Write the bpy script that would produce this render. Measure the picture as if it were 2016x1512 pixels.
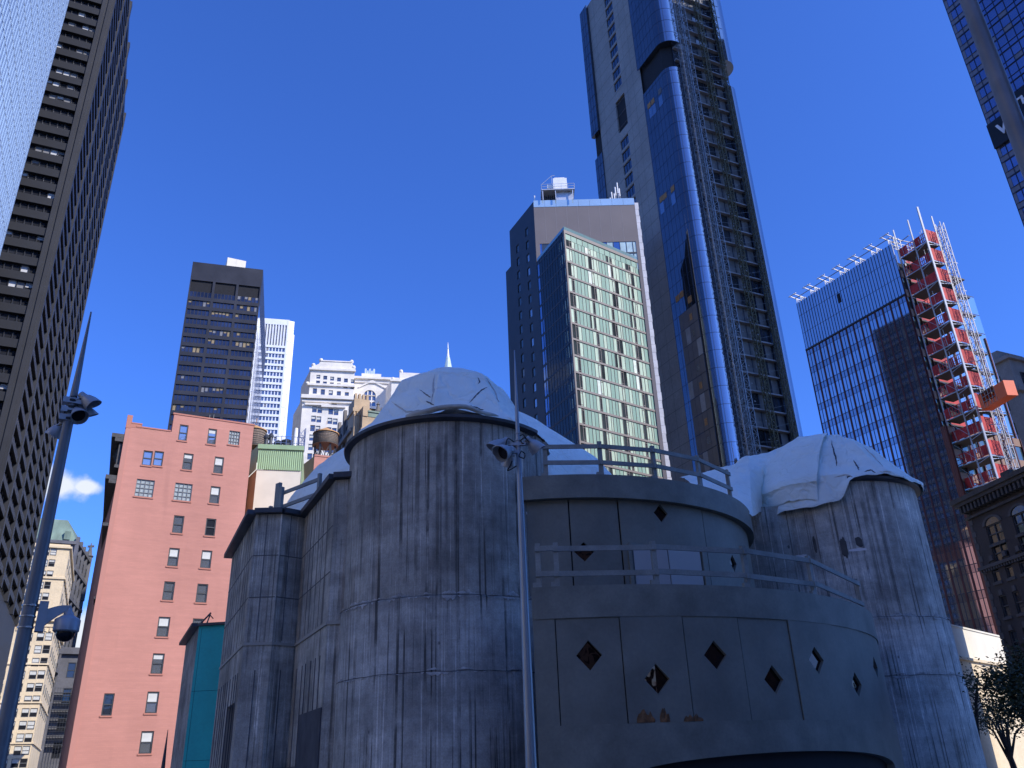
import bpy, bmesh, math, random
from mathutils import Vector, Matrix, noise
RAD = math.radians
rnd = random.Random(11)
sc = bpy.context.scene
COL = sc.collection
for _o in list(bpy.data.objects):
    bpy.data.objects.remove(_o)

# ------------------------------------------------------------------ camera
FPX, CX, CY = 1640.0, 1008.0, 756.0            # focal length and centre in photo pixels
PITCH, ROLL = RAD(25.18), RAD(2.185)
CAM = Vector((0, 0, 1.7))
cF = Vector((0, math.cos(PITCH), math.sin(PITCH)))
_u0 = Vector((0, -math.sin(PITCH), math.cos(PITCH)))
_r0 = Vector((1, 0, 0))
cU = math.cos(ROLL) * _u0 + math.sin(ROLL) * _r0
cR = math.cos(ROLL) * _r0 - math.sin(ROLL) * _u0
cam = bpy.data.cameras.new('camera')
co = bpy.data.objects.new('camera', cam)
COL.objects.link(co)
co.matrix_world = Matrix(((cR.x, cU.x, -cF.x, CAM.x), (cR.y, cU.y, -cF.y, CAM.y), (cR.z, cU.z, -cF.z, CAM.z), (0, 0, 0, 1)))
cam.sensor_width = 36.0
cam.lens = FPX / 2016 * 36
cam.clip_start = 0.1
cam.clip_end = 6000
sc.camera = co

# ------------------------------------------------------------------ light
SUN_AZ, SUN_EL = 120.0, 38.0                   # clockwise from +Y
wd = bpy.data.worlds.new('World')
sc.world = wd
wd.use_nodes = True
nt = wd.node_tree
nt.nodes.clear()
def N(t, **k):
    n = nt.nodes.new(t)
    for a, b in k.items():
        setattr(n, a, b)
    return n
def L(a, b):
    nt.links.new(a, b)
wo = N('ShaderNodeOutputWorld')
bg = N('ShaderNodeBackground')
bg.inputs['Strength'].default_value = 0.15
sky = N('ShaderNodeTexSky', sky_type='NISHITA')
sky.sun_disc = False
sky.sun_elevation = RAD(SUN_EL)
sky.sun_rotation = RAD(SUN_AZ)
sky.altitude = 200
sky.air_density = 1.0
sky.dust_density = 0.8
sky.ozone_density = 3.0
tint = N('ShaderNodeMixRGB', blend_type='MULTIPLY')
tint.inputs[0].default_value = 1.0
tint.inputs[2].default_value = (0.46, 0.845, 1.80, 1)
L(sky.outputs[0], tint.inputs[1])
# small fair weather clouds, low in the sky between the towers
geo = N('ShaderNodeTexCoord')
nz = N('ShaderNodeTexNoise')
nz.inputs['Scale'].default_value = 16.0
nz.inputs['Detail'].default_value = 8.0
nz.inputs['Roughness'].default_value = 0.55
L(geo.outputs['Generated'], nz.inputs['Vector'])
def cloud_at(d, rad, stretch):
    sub = N('ShaderNodeVectorMath', operation='SUBTRACT')
    sub.inputs[1].default_value = d
    L(geo.outputs['Generated'], sub.inputs[0])
    mul = N('ShaderNodeVectorMath', operation='MULTIPLY')
    mul.inputs[1].default_value = (1 / rad, 1 / rad, stretch / rad)
    L(sub.outputs[0], mul.inputs[0])
    ln = N('ShaderNodeVectorMath', operation='LENGTH')
    L(mul.outputs[0], ln.inputs[0])
    inv = N('ShaderNodeMath', operation='SUBTRACT')
    inv.inputs[0].default_value = 1.0
    L(ln.outputs['Value'], inv.inputs[1])
    return inv.outputs[0]
def azel(x, y):
    v = (cF * FPX + cR * (x - CX) - cU * (y - CY)).normalized()
    return v
parts_ = [cloud_at(azel(118, 955), 0.036, 1.3), cloud_at(azel(165, 958), 0.022, 2.0), cloud_at(azel(150, 1255), 0.042, 1.0),
          cloud_at(azel(-500, 600), 0.16, 2.0), cloud_at(azel(-1200, 900), 0.2, 2.2)]
mx = parts_[0]
for q in parts_[1:]:
    m_ = N('ShaderNodeMath', operation='MAXIMUM')
    L(mx, m_.inputs[0]); L(q, m_.inputs[1])
    mx = m_.outputs[0]
ad = N('ShaderNodeMath', operation='MULTIPLY_ADD')
L(nz.outputs['Fac'], ad.inputs[0]); ad.inputs[1].default_value = 2.6; ad.inputs[2].default_value = -1.5
sm = N('ShaderNodeMath', operation='ADD')
L(mx, sm.inputs[0]); L(ad.outputs[0], sm.inputs[1])
rampc = N('ShaderNodeMapRange', interpolation_type='SMOOTHSTEP')
rampc.inputs['From Min'].default_value = 0.05
rampc.inputs['From Max'].default_value = 0.6
L(sm.outputs[0], rampc.inputs['Value'])
cmix = N('ShaderNodeMixRGB')
cmix.inputs[2].default_value = (5.6, 6.0, 6.6, 1)
L(rampc.outputs[0], cmix.inputs[0]); L(tint.outputs[0], cmix.inputs[1])
L(cmix.outputs[0], bg.inputs['Color'])
L(bg.outputs[0], wo.inputs[0])

sun = bpy.data.lights.new('sun', 'SUN')
sun.energy = 5.0
sun.angle = RAD(0.5)
sun.color = (1.0, 0.93, 0.82)
so = bpy.data.objects.new('sun', sun)
COL.objects.link(so)
_d = Vector((math.sin(RAD(SUN_AZ)) * math.cos(RAD(SUN_EL)), math.cos(RAD(SUN_AZ)) * math.cos(RAD(SUN_EL)), math.sin(RAD(SUN_EL))))
so.rotation_euler = _d.to_track_quat('Z', 'Y').to_euler()
sc.view_settings.view_transform = 'Standard'
sc.view_settings.look = 'None'
sc.view_settings.exposure = 0.0
sc.view_settings.gamma = 1.0
sc.view_settings.use_curve_mapping = False

# ------------------------------------------------------------------ geometry helpers
def ray(x, y):
    return (cF * FPX + cR * (x - CX) - cU * (y - CY)).normalized()
def at_h(x, y, h):
    v = ray(x, y)
    return CAM + v * ((h - CAM.z) / v.z)
def at_d(x, y, D):
    v = ray(x, y)
    return CAM + v * (D / math.hypot(v.x, v.y))
def az(x, y):
    v = ray(x, y)
    return math.atan2(v.x, v.y)
def v2(p):
    return Vector((p[0], p[1]))
def pol(a, D):
    return Vector((math.sin(a) * D, math.cos(a) * D))
def dirv(deg):
    return Vector((math.sin(RAD(deg)), math.cos(RAD(deg))))
G1, G2 = dirv(-25.5), dirv(64.5)              # the two directions of the street grid
def hit_az(p, d, a):
    """where the plan line p + t*d crosses azimuth a seen from the camera"""
    s = Vector((math.cos(a), -math.sin(a)))
    t = -(p.dot(s)) / d.dot(s)
    return p + d * t

class MB:
    def __init__(s):
        s.v = []; s.f = []; s.mi = []; s.uv = []
    def face(s, pts, m=0, uv=None):
        b = len(s.v)
        s.v += [Vector(p) for p in pts]
        s.f.append(tuple(range(b, b + len(pts))))
        s.mi.append(m)
        s.uv.append(uv or [(0, 0)] * len(pts))
    def hexa(s, c, m=0):
        """c: 8 corners, bottom ring 0-3 then top ring 4-7"""
        for q in ((0, 3, 2, 1), (4, 5, 6, 7), (0, 1, 5, 4), (1, 2, 6, 5), (2, 3, 7, 6), (3, 0, 4, 7)):
            s.face([c[i] for i in q], m)
    def box(s, o, ax, ay, azv, m=0):
        o, ax, ay, azv = Vector(o), Vector(ax), Vector(ay), Vector(azv)
        b = [o, o + ax, o + ax + ay, o + ay]
        s.hexa(b + [p + azv for p in b], m)
    def bx(s, x0, x1, y0, y1, z0, z1, m=0):
        s.box((x0, y0, z0), (x1 - x0, 0, 0), (0, y1 - y0, 0), (0, 0, z1 - z0), m)
    def prism(s, poly, z0, z1, m=0, cap=True, wz=None):
        n = len(poly)
        run = 0
        for i in range(n):
            a, b = poly[i], poly[(i + 1) % n]
            l = math.hypot(b[0] - a[0], b[1] - a[1])
            s.face([(a[0], a[1], z0), (b[0], b[1], z0), (b[0], b[1], z1), (a[0], a[1], z1)], m,
                   [(run, z0), (run + l, z0), (run + l, z1), (run, z1)])
            run += l
        if cap:
            s.face([(p[0], p[1], z1) for p in poly], m)
            s.face([(p[0], p[1], z0) for p in reversed(poly)], m)
    def tube(s, pts, r, n=8, m=0, r1=None, cap=True):
        pts = [Vector(p) for p in pts]
        rings = []
        k = len(pts)
        up = None
        for i, p in enumerate(pts):
            t = (pts[min(i + 1, k - 1)] - pts[max(i - 1, 0)])
            if t.length < 1e-9:
                t = Vector((0, 0, 1))
            t.normalize()
            if up is None:
                up = Vector((0, 0, 1)) if abs(t.z) < 0.9 else Vector((1, 0, 0))
            a = t.cross(up)
            if a.length < 1e-6:
                a = t.orthogonal()
            a.normalize()
            b = t.cross(a).normalized()
            up = -b if False else up
            rr = r if r1 is None else r + (r1 - r) * i / (k - 1)
            base = len(s.v)
            for j in range(n):
                th = 2 * math.pi * (j + .5) / n
                s.v.append(p + a * math.cos(th) * rr + b * math.sin(th) * rr)
            rings.append(base)
        for i in range(k - 1):
            for j in range(n):
                j2 = (j + 1) % n
                s.f.append((rings[i] + j, rings[i] + j2, rings[i + 1] + j2, rings[i + 1] + j))
                s.mi.append(m)
                s.uv.append([(j, i), (j + 1, i), (j + 1, i + 1), (j, i + 1)])
        if cap:
            s.f.append(tuple(rings[0] + j for j in range(n))); s.mi.append(m); s.uv.append([(0, 0)] * n)
            s.f.append(tuple(rings[-1] + j for j in range(n))); s.mi.append(m); s.uv.append([(0, 0)] * n)
    def bar(s, p, q, w=.06, m=0):
        s.tube([p, q], w * .7071, 4, m)
    def lathe(s, c, prof, n=48, a0=0., a1=2 * math.pi, m=0, uvr=None):
        full = abs(a1 - a0 - 2 * math.pi) < 1e-6
        ns = n if full else n + 1
        base = len(s.v)
        for r, z in prof:
            for j in range(ns):
                th = a0 + (a1 - a0) * j / n
                s.v.append(Vector((c[0] + r * math.sin(th), c[1] + r * math.cos(th), z)))
        R0 = uvr or prof[0][0]
        for i in range(len(prof) - 1):
            for j in range(n):
                j2 = (j + 1) % ns
                s.f.append((base + i * ns + j, base + i * ns + j2, base + (i + 1) * ns + j2, base + (i + 1) * ns + j))
                s.mi.append(m)
                u0 = (a0 + (a1 - a0) * j / n) * R0; u1 = (a0 + (a1 - a0) * (j + 1) / n) * R0
                za, zb = prof[i][1], prof[i + 1][1]
                s.uv.append([(u0, za), (u1, za), (u1, zb), (u0, zb)])
    def truss(s, p, q, w, step, r, side=None, m=0):
        """square lattice mast from p to q"""
        p, q = Vector(p), Vector(q)
        t = (q - p); Ln = t.length; t.normalize()
        a = Vector((side[0], side[1], 0)).normalized() if side is not None else t.orthogonal().normalized()
        b = t.cross(a).normalized()
        cs = [a * w / 2 + b * w / 2, -a * w / 2 + b * w / 2, -a * w / 2 - b * w / 2, a * w / 2 - b * w / 2]
        for c in cs:
            s.bar(p + c, q + c, r * 1.5, m)
        k = max(1, int(Ln / step))
        for i in range(k):
            z0, z1 = p + t * (Ln * i / k), p + t * (Ln * (i + 1) / k)
            for j in range(4):
                c0, c1 = cs[j], cs[(j + 1) % 4]
                s.bar(z0 + c0, z0 + c1, r, m)
                if i % 2: c0, c1 = c1, c0
                s.bar(z0 + c0, z1 + c1, r, m)

ORG = {}
def link(o):
    COL.objects.link(o)
    return o
def tag(o, label=None, cat=None, group=None, kind=None):
    if label: o['label'] = label
    if cat: o['category'] = cat
    if group: o['group'] = group
    if kind: o['kind'] = kind
    return o
def thing(name, loc, label, cat, group=None):
    o = link(bpy.data.objects.new(name, None))
    loc = Vector((loc[0], loc[1], loc[2] if len(loc) > 2 else 0.0))
    o.location = loc
    o.empty_display_size = 0.5
    ORG[o.name] = loc
    return tag(o, label, cat, group)
def mesh_of(name, mb, mats, off=None, smooth=False):
    me = bpy.data.meshes.new(name)
    off = off or Vector((0, 0, 0))
    me.from_pydata([tuple(v - off) for v in mb.v], [], mb.f)
    if not isinstance(mats, (list, tuple)): mats = [mats]
    for m in mats: me.materials.append(m)
    me.polygons.foreach_set('material_index', mb.mi)
    uvl = me.uv_layers.new(name='UVMap')
    flat = [c for f in mb.uv for p in f for c in p]
    uvl.data.foreach_set('uv', flat)
    if smooth:
        bm = bmesh.new(); bm.from_mesh(me)
        bmesh.ops.remove_doubles(bm, verts=bm.verts, dist=1e-4)
        bm.to_mesh(me); bm.free()
        me.polygons.foreach_set('use_smooth', [True] * len(me.polygons))
        if smooth != 'all':
            try: me.set_sharp_from_angle(angle=RAD(40 if smooth is True else smooth))
            except Exception: pass
    me.update()
    return me
def part(name, mb, mats, parent=None, smooth=False, label=None, kind=None):
    """mb is in world coordinates; the new mesh is linked under parent"""
    org = ORG[parent.name] if parent else Vector((0, 0, 0))
    o = link(bpy.data.objects.new(name, mesh_of(name, mb, mats, org, smooth)))
    if parent: o.parent = parent
    ORG[o.name] = org
    if label: o['label'] = label
    if kind: o['kind'] = kind
    return o
def solo(name, mb, mats, label=None, cat=None, group=None, kind=None, smooth=False, org=None):
    """a top-level thing that is one mesh"""
    if org is None:
        org = Vector((sum(v.x for v in mb.v) / len(mb.v), sum(v.y for v in mb.v) / len(mb.v), min(v.z for v in mb.v)))
    o = link(bpy.data.objects.new(name, mesh_of(name, mb, mats, org, smooth)))
    o.location = org
    ORG[o.name] = org
    return tag(o, label, cat, group, kind)

class Fac:
    """a vertical facade from plan point A to B (left to right seen from outside)"""
    def __init__(s, A, B):
        s.A, s.B = v2(A), v2(B)
        s.L = (s.B - s.A).length
        s.u = (s.B - s.A).normalized()
        s.n = Vector((s.u.y, -s.u.x))
        s.ang = math.atan2(s.u.y, s.u.x)
    def P(s, q, z, d=0.):
        p = s.A + s.u * q + s.n * d
        return Vector((p.x, p.y, z))
    def uv(s, x, y):
        v = ray(x, y)
        n = Vector((s.n.x, s.n.y, 0))
        t = (Vector((s.A.x, s.A.y, 0)) - CAM).dot(n) / v.dot(n)
        p = CAM + v * t
        return (v2(p) - s.A).dot(s.u), p.z
    def box(s, mb, q0, q1, z0, z1, d0, d1, m=0):
        b = [s.P(q0, z0, d1), s.P(q1, z0, d1), s.P(q1, z0, d0), s.P(q0, z0, d0)]
        mb.hexa(b + [p + Vector((0, 0, z1 - z0)) for p in b], m)
    def quad(s, mb, q0, q1, z0, z1, d=0., m=0):
        mb.face([s.P(q0, z0, d), s.P(q1, z0, d), s.P(q1, z1, d), s.P(q0, z1, d)], m, [(q0, z0), (q1, z0), (q1, z1), (q0, z1)])
    def wall(s, mb, q0, q1, z0, z1, holes=(), dep=.25, m=0, d=0.):
        xs = sorted({round(x, 4) for x in [q0, q1] + [h[i] for h in holes for i in (0, 1)] if q0 - 1e-6 <= x <= q1 + 1e-6})
        zs = sorted({round(x, 4) for x in [z0, z1] + [h[i] for h in holes for i in (2, 3)] if z0 - 1e-6 <= x <= z1 + 1e-6})
        for j in range(len(zs) - 1):
            zc = (zs[j] + zs[j + 1]) / 2
            hs = [h for h in holes if h[2] < zc < h[3]]
            i = 0
            start = None
            for i in range(len(xs) - 1):
                xc = (xs[i] + xs[i + 1]) / 2
                inh = any(h[0] < xc < h[1] for h in hs)
                if not inh and start is None: start = xs[i]
                if inh and start is not None:
                    s.quad(mb, start, xs[i], zs[j], zs[j + 1], d, m); start = None
            if start is not None:
                s.quad(mb, start, xs[-1], zs[j], zs[j + 1], d, m)
        for h in holes:
            a, b, c, e = h[:4]
            P = s.P
            D = d - dep
            mb.face([P(a, c, d), P(b, c, d), P(b, c, D), P(a, c, D)], m)
            mb.face([P(a, e, D), P(b, e, D), P(b, e, d), P(a, e, d)], m)
            mb.face([P(a, c, D), P(a, e, D), P(a, e, d), P(a, c, d)], m)
            mb.face([P(b, c, d), P(b, e, d), P(b, e, D), P(b, c, D)], m)

# windows: local x along the wall, y into it, z up from the sill
def win_meshes(w, h, fr=.07, rows=2, cols=1, dep=.08, mat_f=None, mat_p=None, blind=0., mat_b=None, sill=0.):
    f = MB()
    f.bx(-w / 2, -w / 2 + fr, -dep, .02, 0, h); f.bx(w / 2 - fr, w / 2, -dep, .02, 0, h)
    f.bx(-w / 2 + fr, w / 2 - fr, -dep, .02, 0, fr); f.bx(-w / 2 + fr, w / 2 - fr, -dep, .02, h - fr, h)
    for i in range(1, cols):
        x = -w / 2 + w * i / cols
        f.bx(x - fr / 2, x + fr / 2, -dep + .01, .015, fr, h - fr)
    for i in range(1, rows):
        z = h * i / rows
        f.bx(-w / 2 + fr, w / 2 - fr, -dep + .02, .012, z - fr / 2, z + fr / 2)
    if sill: f.bx(-w / 2 - .1, w / 2 + .1, -.3, -.1, -sill, 0)
    p = MB()
    p.face([(-w / 2 + fr * .5, -.012, fr * .5), (w / 2 - fr * .5, -.012, fr * .5), (w / 2 - fr * .5, -.012, h - fr * .5), (-w / 2 + fr * .5, -.012, h - fr * .5)],
           0, [(0, 0), (w, 0), (w, h), (0, h)])
    out = [mesh_of('window', f, mat_f), mesh_of('pane', p, mat_p), None]
    if blind > 0:
        b = MB()
        b.bx(-w / 2 + fr, w / 2 - fr, -.03, -.016, h - fr - (h - 2 * fr) * blind, h - fr)
        out[2] = mesh_of('blind', b, mat_b)
    return out
def put_win(parent, fac, q, z, ms, dep=.2, name='window'):
    o = link(bpy.data.objects.new(name, ms[0]))
    o.parent = parent
    o.location = fac.P(q, z, -dep) - ORG[parent.name]
    o.rotation_euler = (0, 0, fac.ang)
    for nm, me in (('pane', ms[1]), ('blind', ms[2])):
        if me:
            c = link(bpy.data.objects.new(nm, me))
            c.parent = o
    return o

# ------------------------------------------------------------------ materials
def nodes_of(name):
    m = bpy.data.materials.new(name)
    m.use_nodes = True
    t = m.node_tree
    return m, t, t.nodes['Principled BSDF']
def coord(t, kind='Object', scale=(1, 1, 1)):
    tc = t.nodes.new('ShaderNodeTexCoord')
    mp = t.nodes.new('ShaderNodeMapping')
    mp.inputs['Scale'].default_value = scale
    t.links.new(tc.outputs[kind], mp.inputs['Vector'])
    return mp.outputs[0]
def tnoise(t, vec, scale, detail=4, rough=.55):
    n = t.nodes.new('ShaderNodeTexNoise')
    n.inputs['Scale'].default_value = scale
    n.inputs['Detail'].default_value = detail
    n.inputs['Roughness'].default_value = rough
    t.links.new(vec, n.inputs['Vector'])
    return n.outputs['Fac']
def trange(t, val, a, b, c, d, smooth=True):
    n = t.nodes.new('ShaderNodeMapRange')
    if smooth: n.interpolation_type = 'SMOOTHSTEP'
    for k, x in zip(('From Min', 'From Max', 'To Min', 'To Max'), (a, b, c, d)):
        n.inputs[k].default_value = x
    t.links.new(val, n.inputs['Value'])
    return n.outputs[0]
def tmath(t, op, a, b=None):
    n = t.nodes.new('ShaderNodeMath'); n.operation = op
    for i, x in enumerate((a, b)):
        if x is None: continue
        if isinstance(x, (int, float)): n.inputs[i].default_value = x
        else: t.links.new(x, n.inputs[i])
    return n.outputs[0]
def tmix(t, fac, a, b, mode='MIX'):
    n = t.nodes.new('ShaderNodeMixRGB'); n.blend_type = mode
    for i, x in enumerate((fac, a, b)):
        if isinstance(x, (int, float)): n.inputs[i].default_value = x
        elif isinstance(x, (tuple, list)): n.inputs[i].default_value = (*x, 1)
        else: t.links.new(x, n.inputs[i])
    return n.outputs[0]
def tbump(t, h, strength, dist, bs):
    n = t.nodes.new('ShaderNodeBump')
    n.inputs['Strength'].default_value = strength
    n.inputs['Distance'].default_value = dist
    t.links.new(h, n.inputs['Height'])
    t.links.new(n.outputs[0], bs.inputs['Normal'])
def mat(name, col, rough=.7, metal=0., var=.18, scale=.6, fine=0., stretch=(1, 1, 1), bump=0., spec=.5, kind='Object'):
    m, t, b = nodes_of(name)
    vec = coord(t, kind, stretch)
    f = tnoise(t, vec, scale)
    v = trange(t, f, .3, .7, 1 - var, 1 + var, False)
    if fine:
        f2 = tnoise(t, vec, scale * 14, 3)
        v = tmath(t, 'MULTIPLY', v, trange(t, f2, .3, .7, 1 - fine, 1 + fine, False))
    c = tmix(t, 1.0, col, v, 'MULTIPLY')
    t.links.new(c, b.inputs['Base Color'])
    b.inputs['Roughness'].default_value = rough
    b.inputs['Metallic'].default_value = metal
    b.inputs['Specular IOR Level'].default_value = spec
    if bump: tbump(t, f, bump, .05, b)
    return m
def glass(name, col, rough=.04, metal=.75, wave=.012, wscale=.35, var=.1):
    """coated facade glass: opaque, mirror-like, each sheet slightly out of true"""
    m, t, b = nodes_of(name)
    vec = coord(t, 'Object')
    f = tnoise(t, vec, wscale, 2, .5)
    f2 = tnoise(t, vec, .09, 3)
    c = tmix(t, 1.0, col, trange(t, f2, .3, .7, 1 - var, 1 + var, False), 'MULTIPLY')
    t.links.new(c, b.inputs['Base Color'])
    b.inputs['Roughness'].default_value = rough
    b.inputs['Metallic'].default_value = metal
    b.inputs['Specular IOR Level'].default_value = .8
    if wave: tbump(t, f, 1.0, wave, b)
    return m

def concrete(name, col, dark=.78, streak=1.0, rust=.35, sx=1.0):
    """board-marked concrete with vertical runs of dirt; uv = (metres along, metres up)"""
    m, t, b = nodes_of(name)
    uv = t.nodes.new('ShaderNodeTexCoord').outputs['UV']
    def mp(s, off=(0, 0, 0)):
        n = t.nodes.new('ShaderNodeMapping'); n.inputs['Scale'].default_value = s; n.inputs['Location'].default_value = off
        t.links.new(uv, n.inputs['Vector']); return n.outputs[0]
    big = tnoise(t, mp((.5, .35, 1)), 1.0, 5, .6)
    cloud = tnoise(t, mp((2.6, 1.5, 1)), 1.3, 8, .72)
    st1 = tnoise(t, mp((4.2 * sx, .03, 1)), 1.0, 3, .6)
    st2 = tnoise(t, mp((13 * sx, .07, 1), (3.1, 0, 0)), 1.0, 3, .65)
    st3 = tnoise(t, mp((22 * sx, .16, 1), (7, 2, 0)), 1.0, 3, .6)
    grain = tnoise(t, mp((30, 24, 1)), 1.0, 3, .7)
    brk = tnoise(t, mp((1.3, .42, 1), (11, 5, 0)), 1.0, 5, .65)
    v = trange(t, big, .3, .7, .52, 1.48, False)
    v = tmath(t, 'MULTIPLY', v, trange(t, cloud, .28, .72, .68, 1.34, False))
    bands = tnoise(t, mp((.12, 1.1, 1), (5, 8, 0)), 1.0, 5, .7)
    v = tmath(t, 'MULTIPLY', v, trange(t, bands, .3, .7, .74, 1.26, False))
    v = tmath(t, 'MULTIPLY', v, trange(t, grain, .25, .75, .80, 1.2, False))
    d1 = trange(t, st1, .56, .605, 0, 1)
    d2 = trange(t, st2, .56, .60, 0, 1)
    gate = trange(t, brk, .40, .56, .05, 1)
    dk = tmath(t, 'MULTIPLY', tmath(t, 'MAXIMUM', tmath(t, 'MULTIPLY', d1, .6), d2), gate)
    v = tmath(t, 'MULTIPLY', v, tmath(t, 'SUBTRACT', 1.0, tmath(t, 'MULTIPLY', dk, dark * streak)))
    lt = tmath(t, 'MULTIPLY', trange(t, st3, .575, .65, 0, 1.15), trange(t, brk, .35, .6, .9, .1))
    v = tmath(t, 'MULTIPLY', v, tmath(t, 'ADD', 1.0, lt))
    c = tmix(t, 1.0, col, v, 'MULTIPLY')
    rs = tmath(t, 'MULTIPLY', trange(t, tnoise(t, mp((3.4, .06, 1), (23, 9, 0)), 1.0, 3), .63, .72, 0, rust), gate)
    c = tmix(t, rs, c, (.16, .11, .07))
    vor = t.nodes.new('ShaderNodeTexVoronoi'); vor.inputs['Scale'].default_value = 1.0
    t.links.new(mp((1.1, .75, 1)), vor.inputs['Vector'])
    spot = trange(t, vor.outputs['Distance'], .035, .06, .75, 0)
    c = tmix(t, spot, c, (.03, .03, .035))
    t.links.new(c, b.inputs['Base Color'])
    b.inputs['Roughness'].default_value = .82
    h = tmath(t, 'ADD', tmath(t, 'MULTIPLY', st3, .5), tmath(t, 'ADD', tmath(t, 'MULTIPLY', grain, .5), cloud))
    tbump(t, h, .5, .03, b)
    return m
# ------------------------------------------------------------------ palette
mConc = concrete('stained_concrete', (.33, .31, .265))
mConcB = concrete('pale_stained_concrete', (.47, .45, .395), dark=.75, streak=.9)
mConcW = concrete('panel_concrete', (.36, .335, .28), dark=.6, rust=.5)
mGrey = mat('grey_painted_plywood', (.175, .178, .148), .6, var=.2, scale=.9, fine=.06, bump=.1)
mGreyB = mat('grey_painted_trim', (.18, .183, .152), .6, var=.25, scale=1.4, fine=.08, bump=.1)
mDoor = mat('grey_door_paint', (.36, .345, .33), .5, var=.08)
mRail = mat('grey_painted_timber', (.235, .25, .23), .65, var=.2, scale=2, fine=.1)
mBlack = mat('dark_recess', (.012, .012, .015), .9)
mSeam = mat('dark_seam', (.02, .022, .026), .9)
mFlash = mat('dark_metal_flashing', (.06, .065, .075), .5, .3, var=.3, scale=2)
mSteel = mat('galvanised_pole_steel', (.30, .33, .36), .42, .6, var=.12, scale=1.5)
mLampM = mat('grey_lamp_housing', (.36, .38, .40), .45, .3, var=.1, scale=6)
mCable = mat('black_cable', (.01, .01, .012), .5)
mSplint = mat('splintered_wood', (.20, .10, .045), .9, var=.5, scale=9, fine=.3)
mLime0 = mat('lime_stained_concrete', (.42, .41, .385), .85, var=.5, scale=5, fine=.3)
mTeal = mat('teal_sheathing_board', (.010, .46, .42), .6, var=.12, scale=.8, fine=.05)
mMirror = glass('dark_mirror_pane', (.06, .04, .038), .03, .9, .02, 1.5)
def tarp_mat():
    m, t, b = nodes_of('white_tarpaulin')
    vec = coord(t, 'Object')
    f = tnoise(t, vec, .7, 5)
    w1 = tnoise(t, coord(t, 'Object', (1.6, 1.6, .7)), 2.2, 6, .68)
    dirt = trange(t, tnoise(t, coord(t, 'Object', (2, 2, 3)), 1.4, 6, .7), .60, .74, 0, .35)
    c = tmix(t, 1.0, (.82, .87, .79), trange(t, f, .3, .7, .9, 1.06, False), 'MULTIPLY')
    c = tmix(t, dirt, c, (.36, .34, .30))
    t.links.new(c, b.inputs['Base Color'])
    b.inputs['Roughness'].default_value = .48
    vor = t.nodes.new('ShaderNodeTexVoronoi'); vor.feature = 'DISTANCE_TO_EDGE'; vor.inputs['Scale'].default_value = 1.1
    wv = t.nodes.new('ShaderNodeVectorMath'); wv.operation = 'ADD'
    n2 = t.nodes.new('ShaderNodeTexNoise'); n2.inputs['Scale'].default_value = 1.5
    t.links.new(vec, n2.inputs['Vector']); t.links.new(vec, wv.inputs[0]); t.links.new(n2.outputs['Color'], wv.inputs[1])
    t.links.new(wv.outputs[0], vor.inputs['Vector'])
    crease = trange(t, vor.outputs['Distance'], 0, .12, 0, 1)
    h = tmath(t, 'ADD', tmath(t, 'MULTIPLY', w1, .8), tmath(t, 'MULTIPLY', crease, .35))
    tbump(t, h, .55, .12, b)
    return m
mTarp = tarp_mat()
mTarpD = mat('tarpaulin_underside', (.42, .40, .34), .6, var=.3, scale=2)

# ------------------------------------------------------------------ ground
g = MB(); g.face([(-3000, -3000, -.16), (3000, -3000, -.16), (3000, 3000, -.16), (-3000, 3000, -.16)])
solo('ground', g, mat('city_ground', (.16, .155, .15), .9, var=.25, scale=.05), kind='structure', org=Vector((0, 0, 0)))
g = MB()
g.face([(-400, 5.5, -.15), (400, 5.5, -.15), (400, 13, -.15), (-400, 13, -.15)])
solo('road', g, mat('asphalt', (.05, .05, .052), .85, var=.2, scale=.4, fine=.2), kind='structure', org=Vector((0, 0, 0)))
g = MB(); g.bx(-120, 120, -30, 5.5, -.3, 0)
solo('pavement', g, mat('paving', (.22, .215, .21), .85, var=.15, scale=.8, fine=.1), kind='structure', org=Vector((0, 0, 0)))
g = MB(); g.bx(-60, 60, 13, 46, -.3, 0)
solo('plaza', g, mat('plaza_paving', (.24, .235, .23), .85, var=.15, scale=.8, fine=.1), kind='structure', org=Vector((0, 0, 0)))

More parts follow.
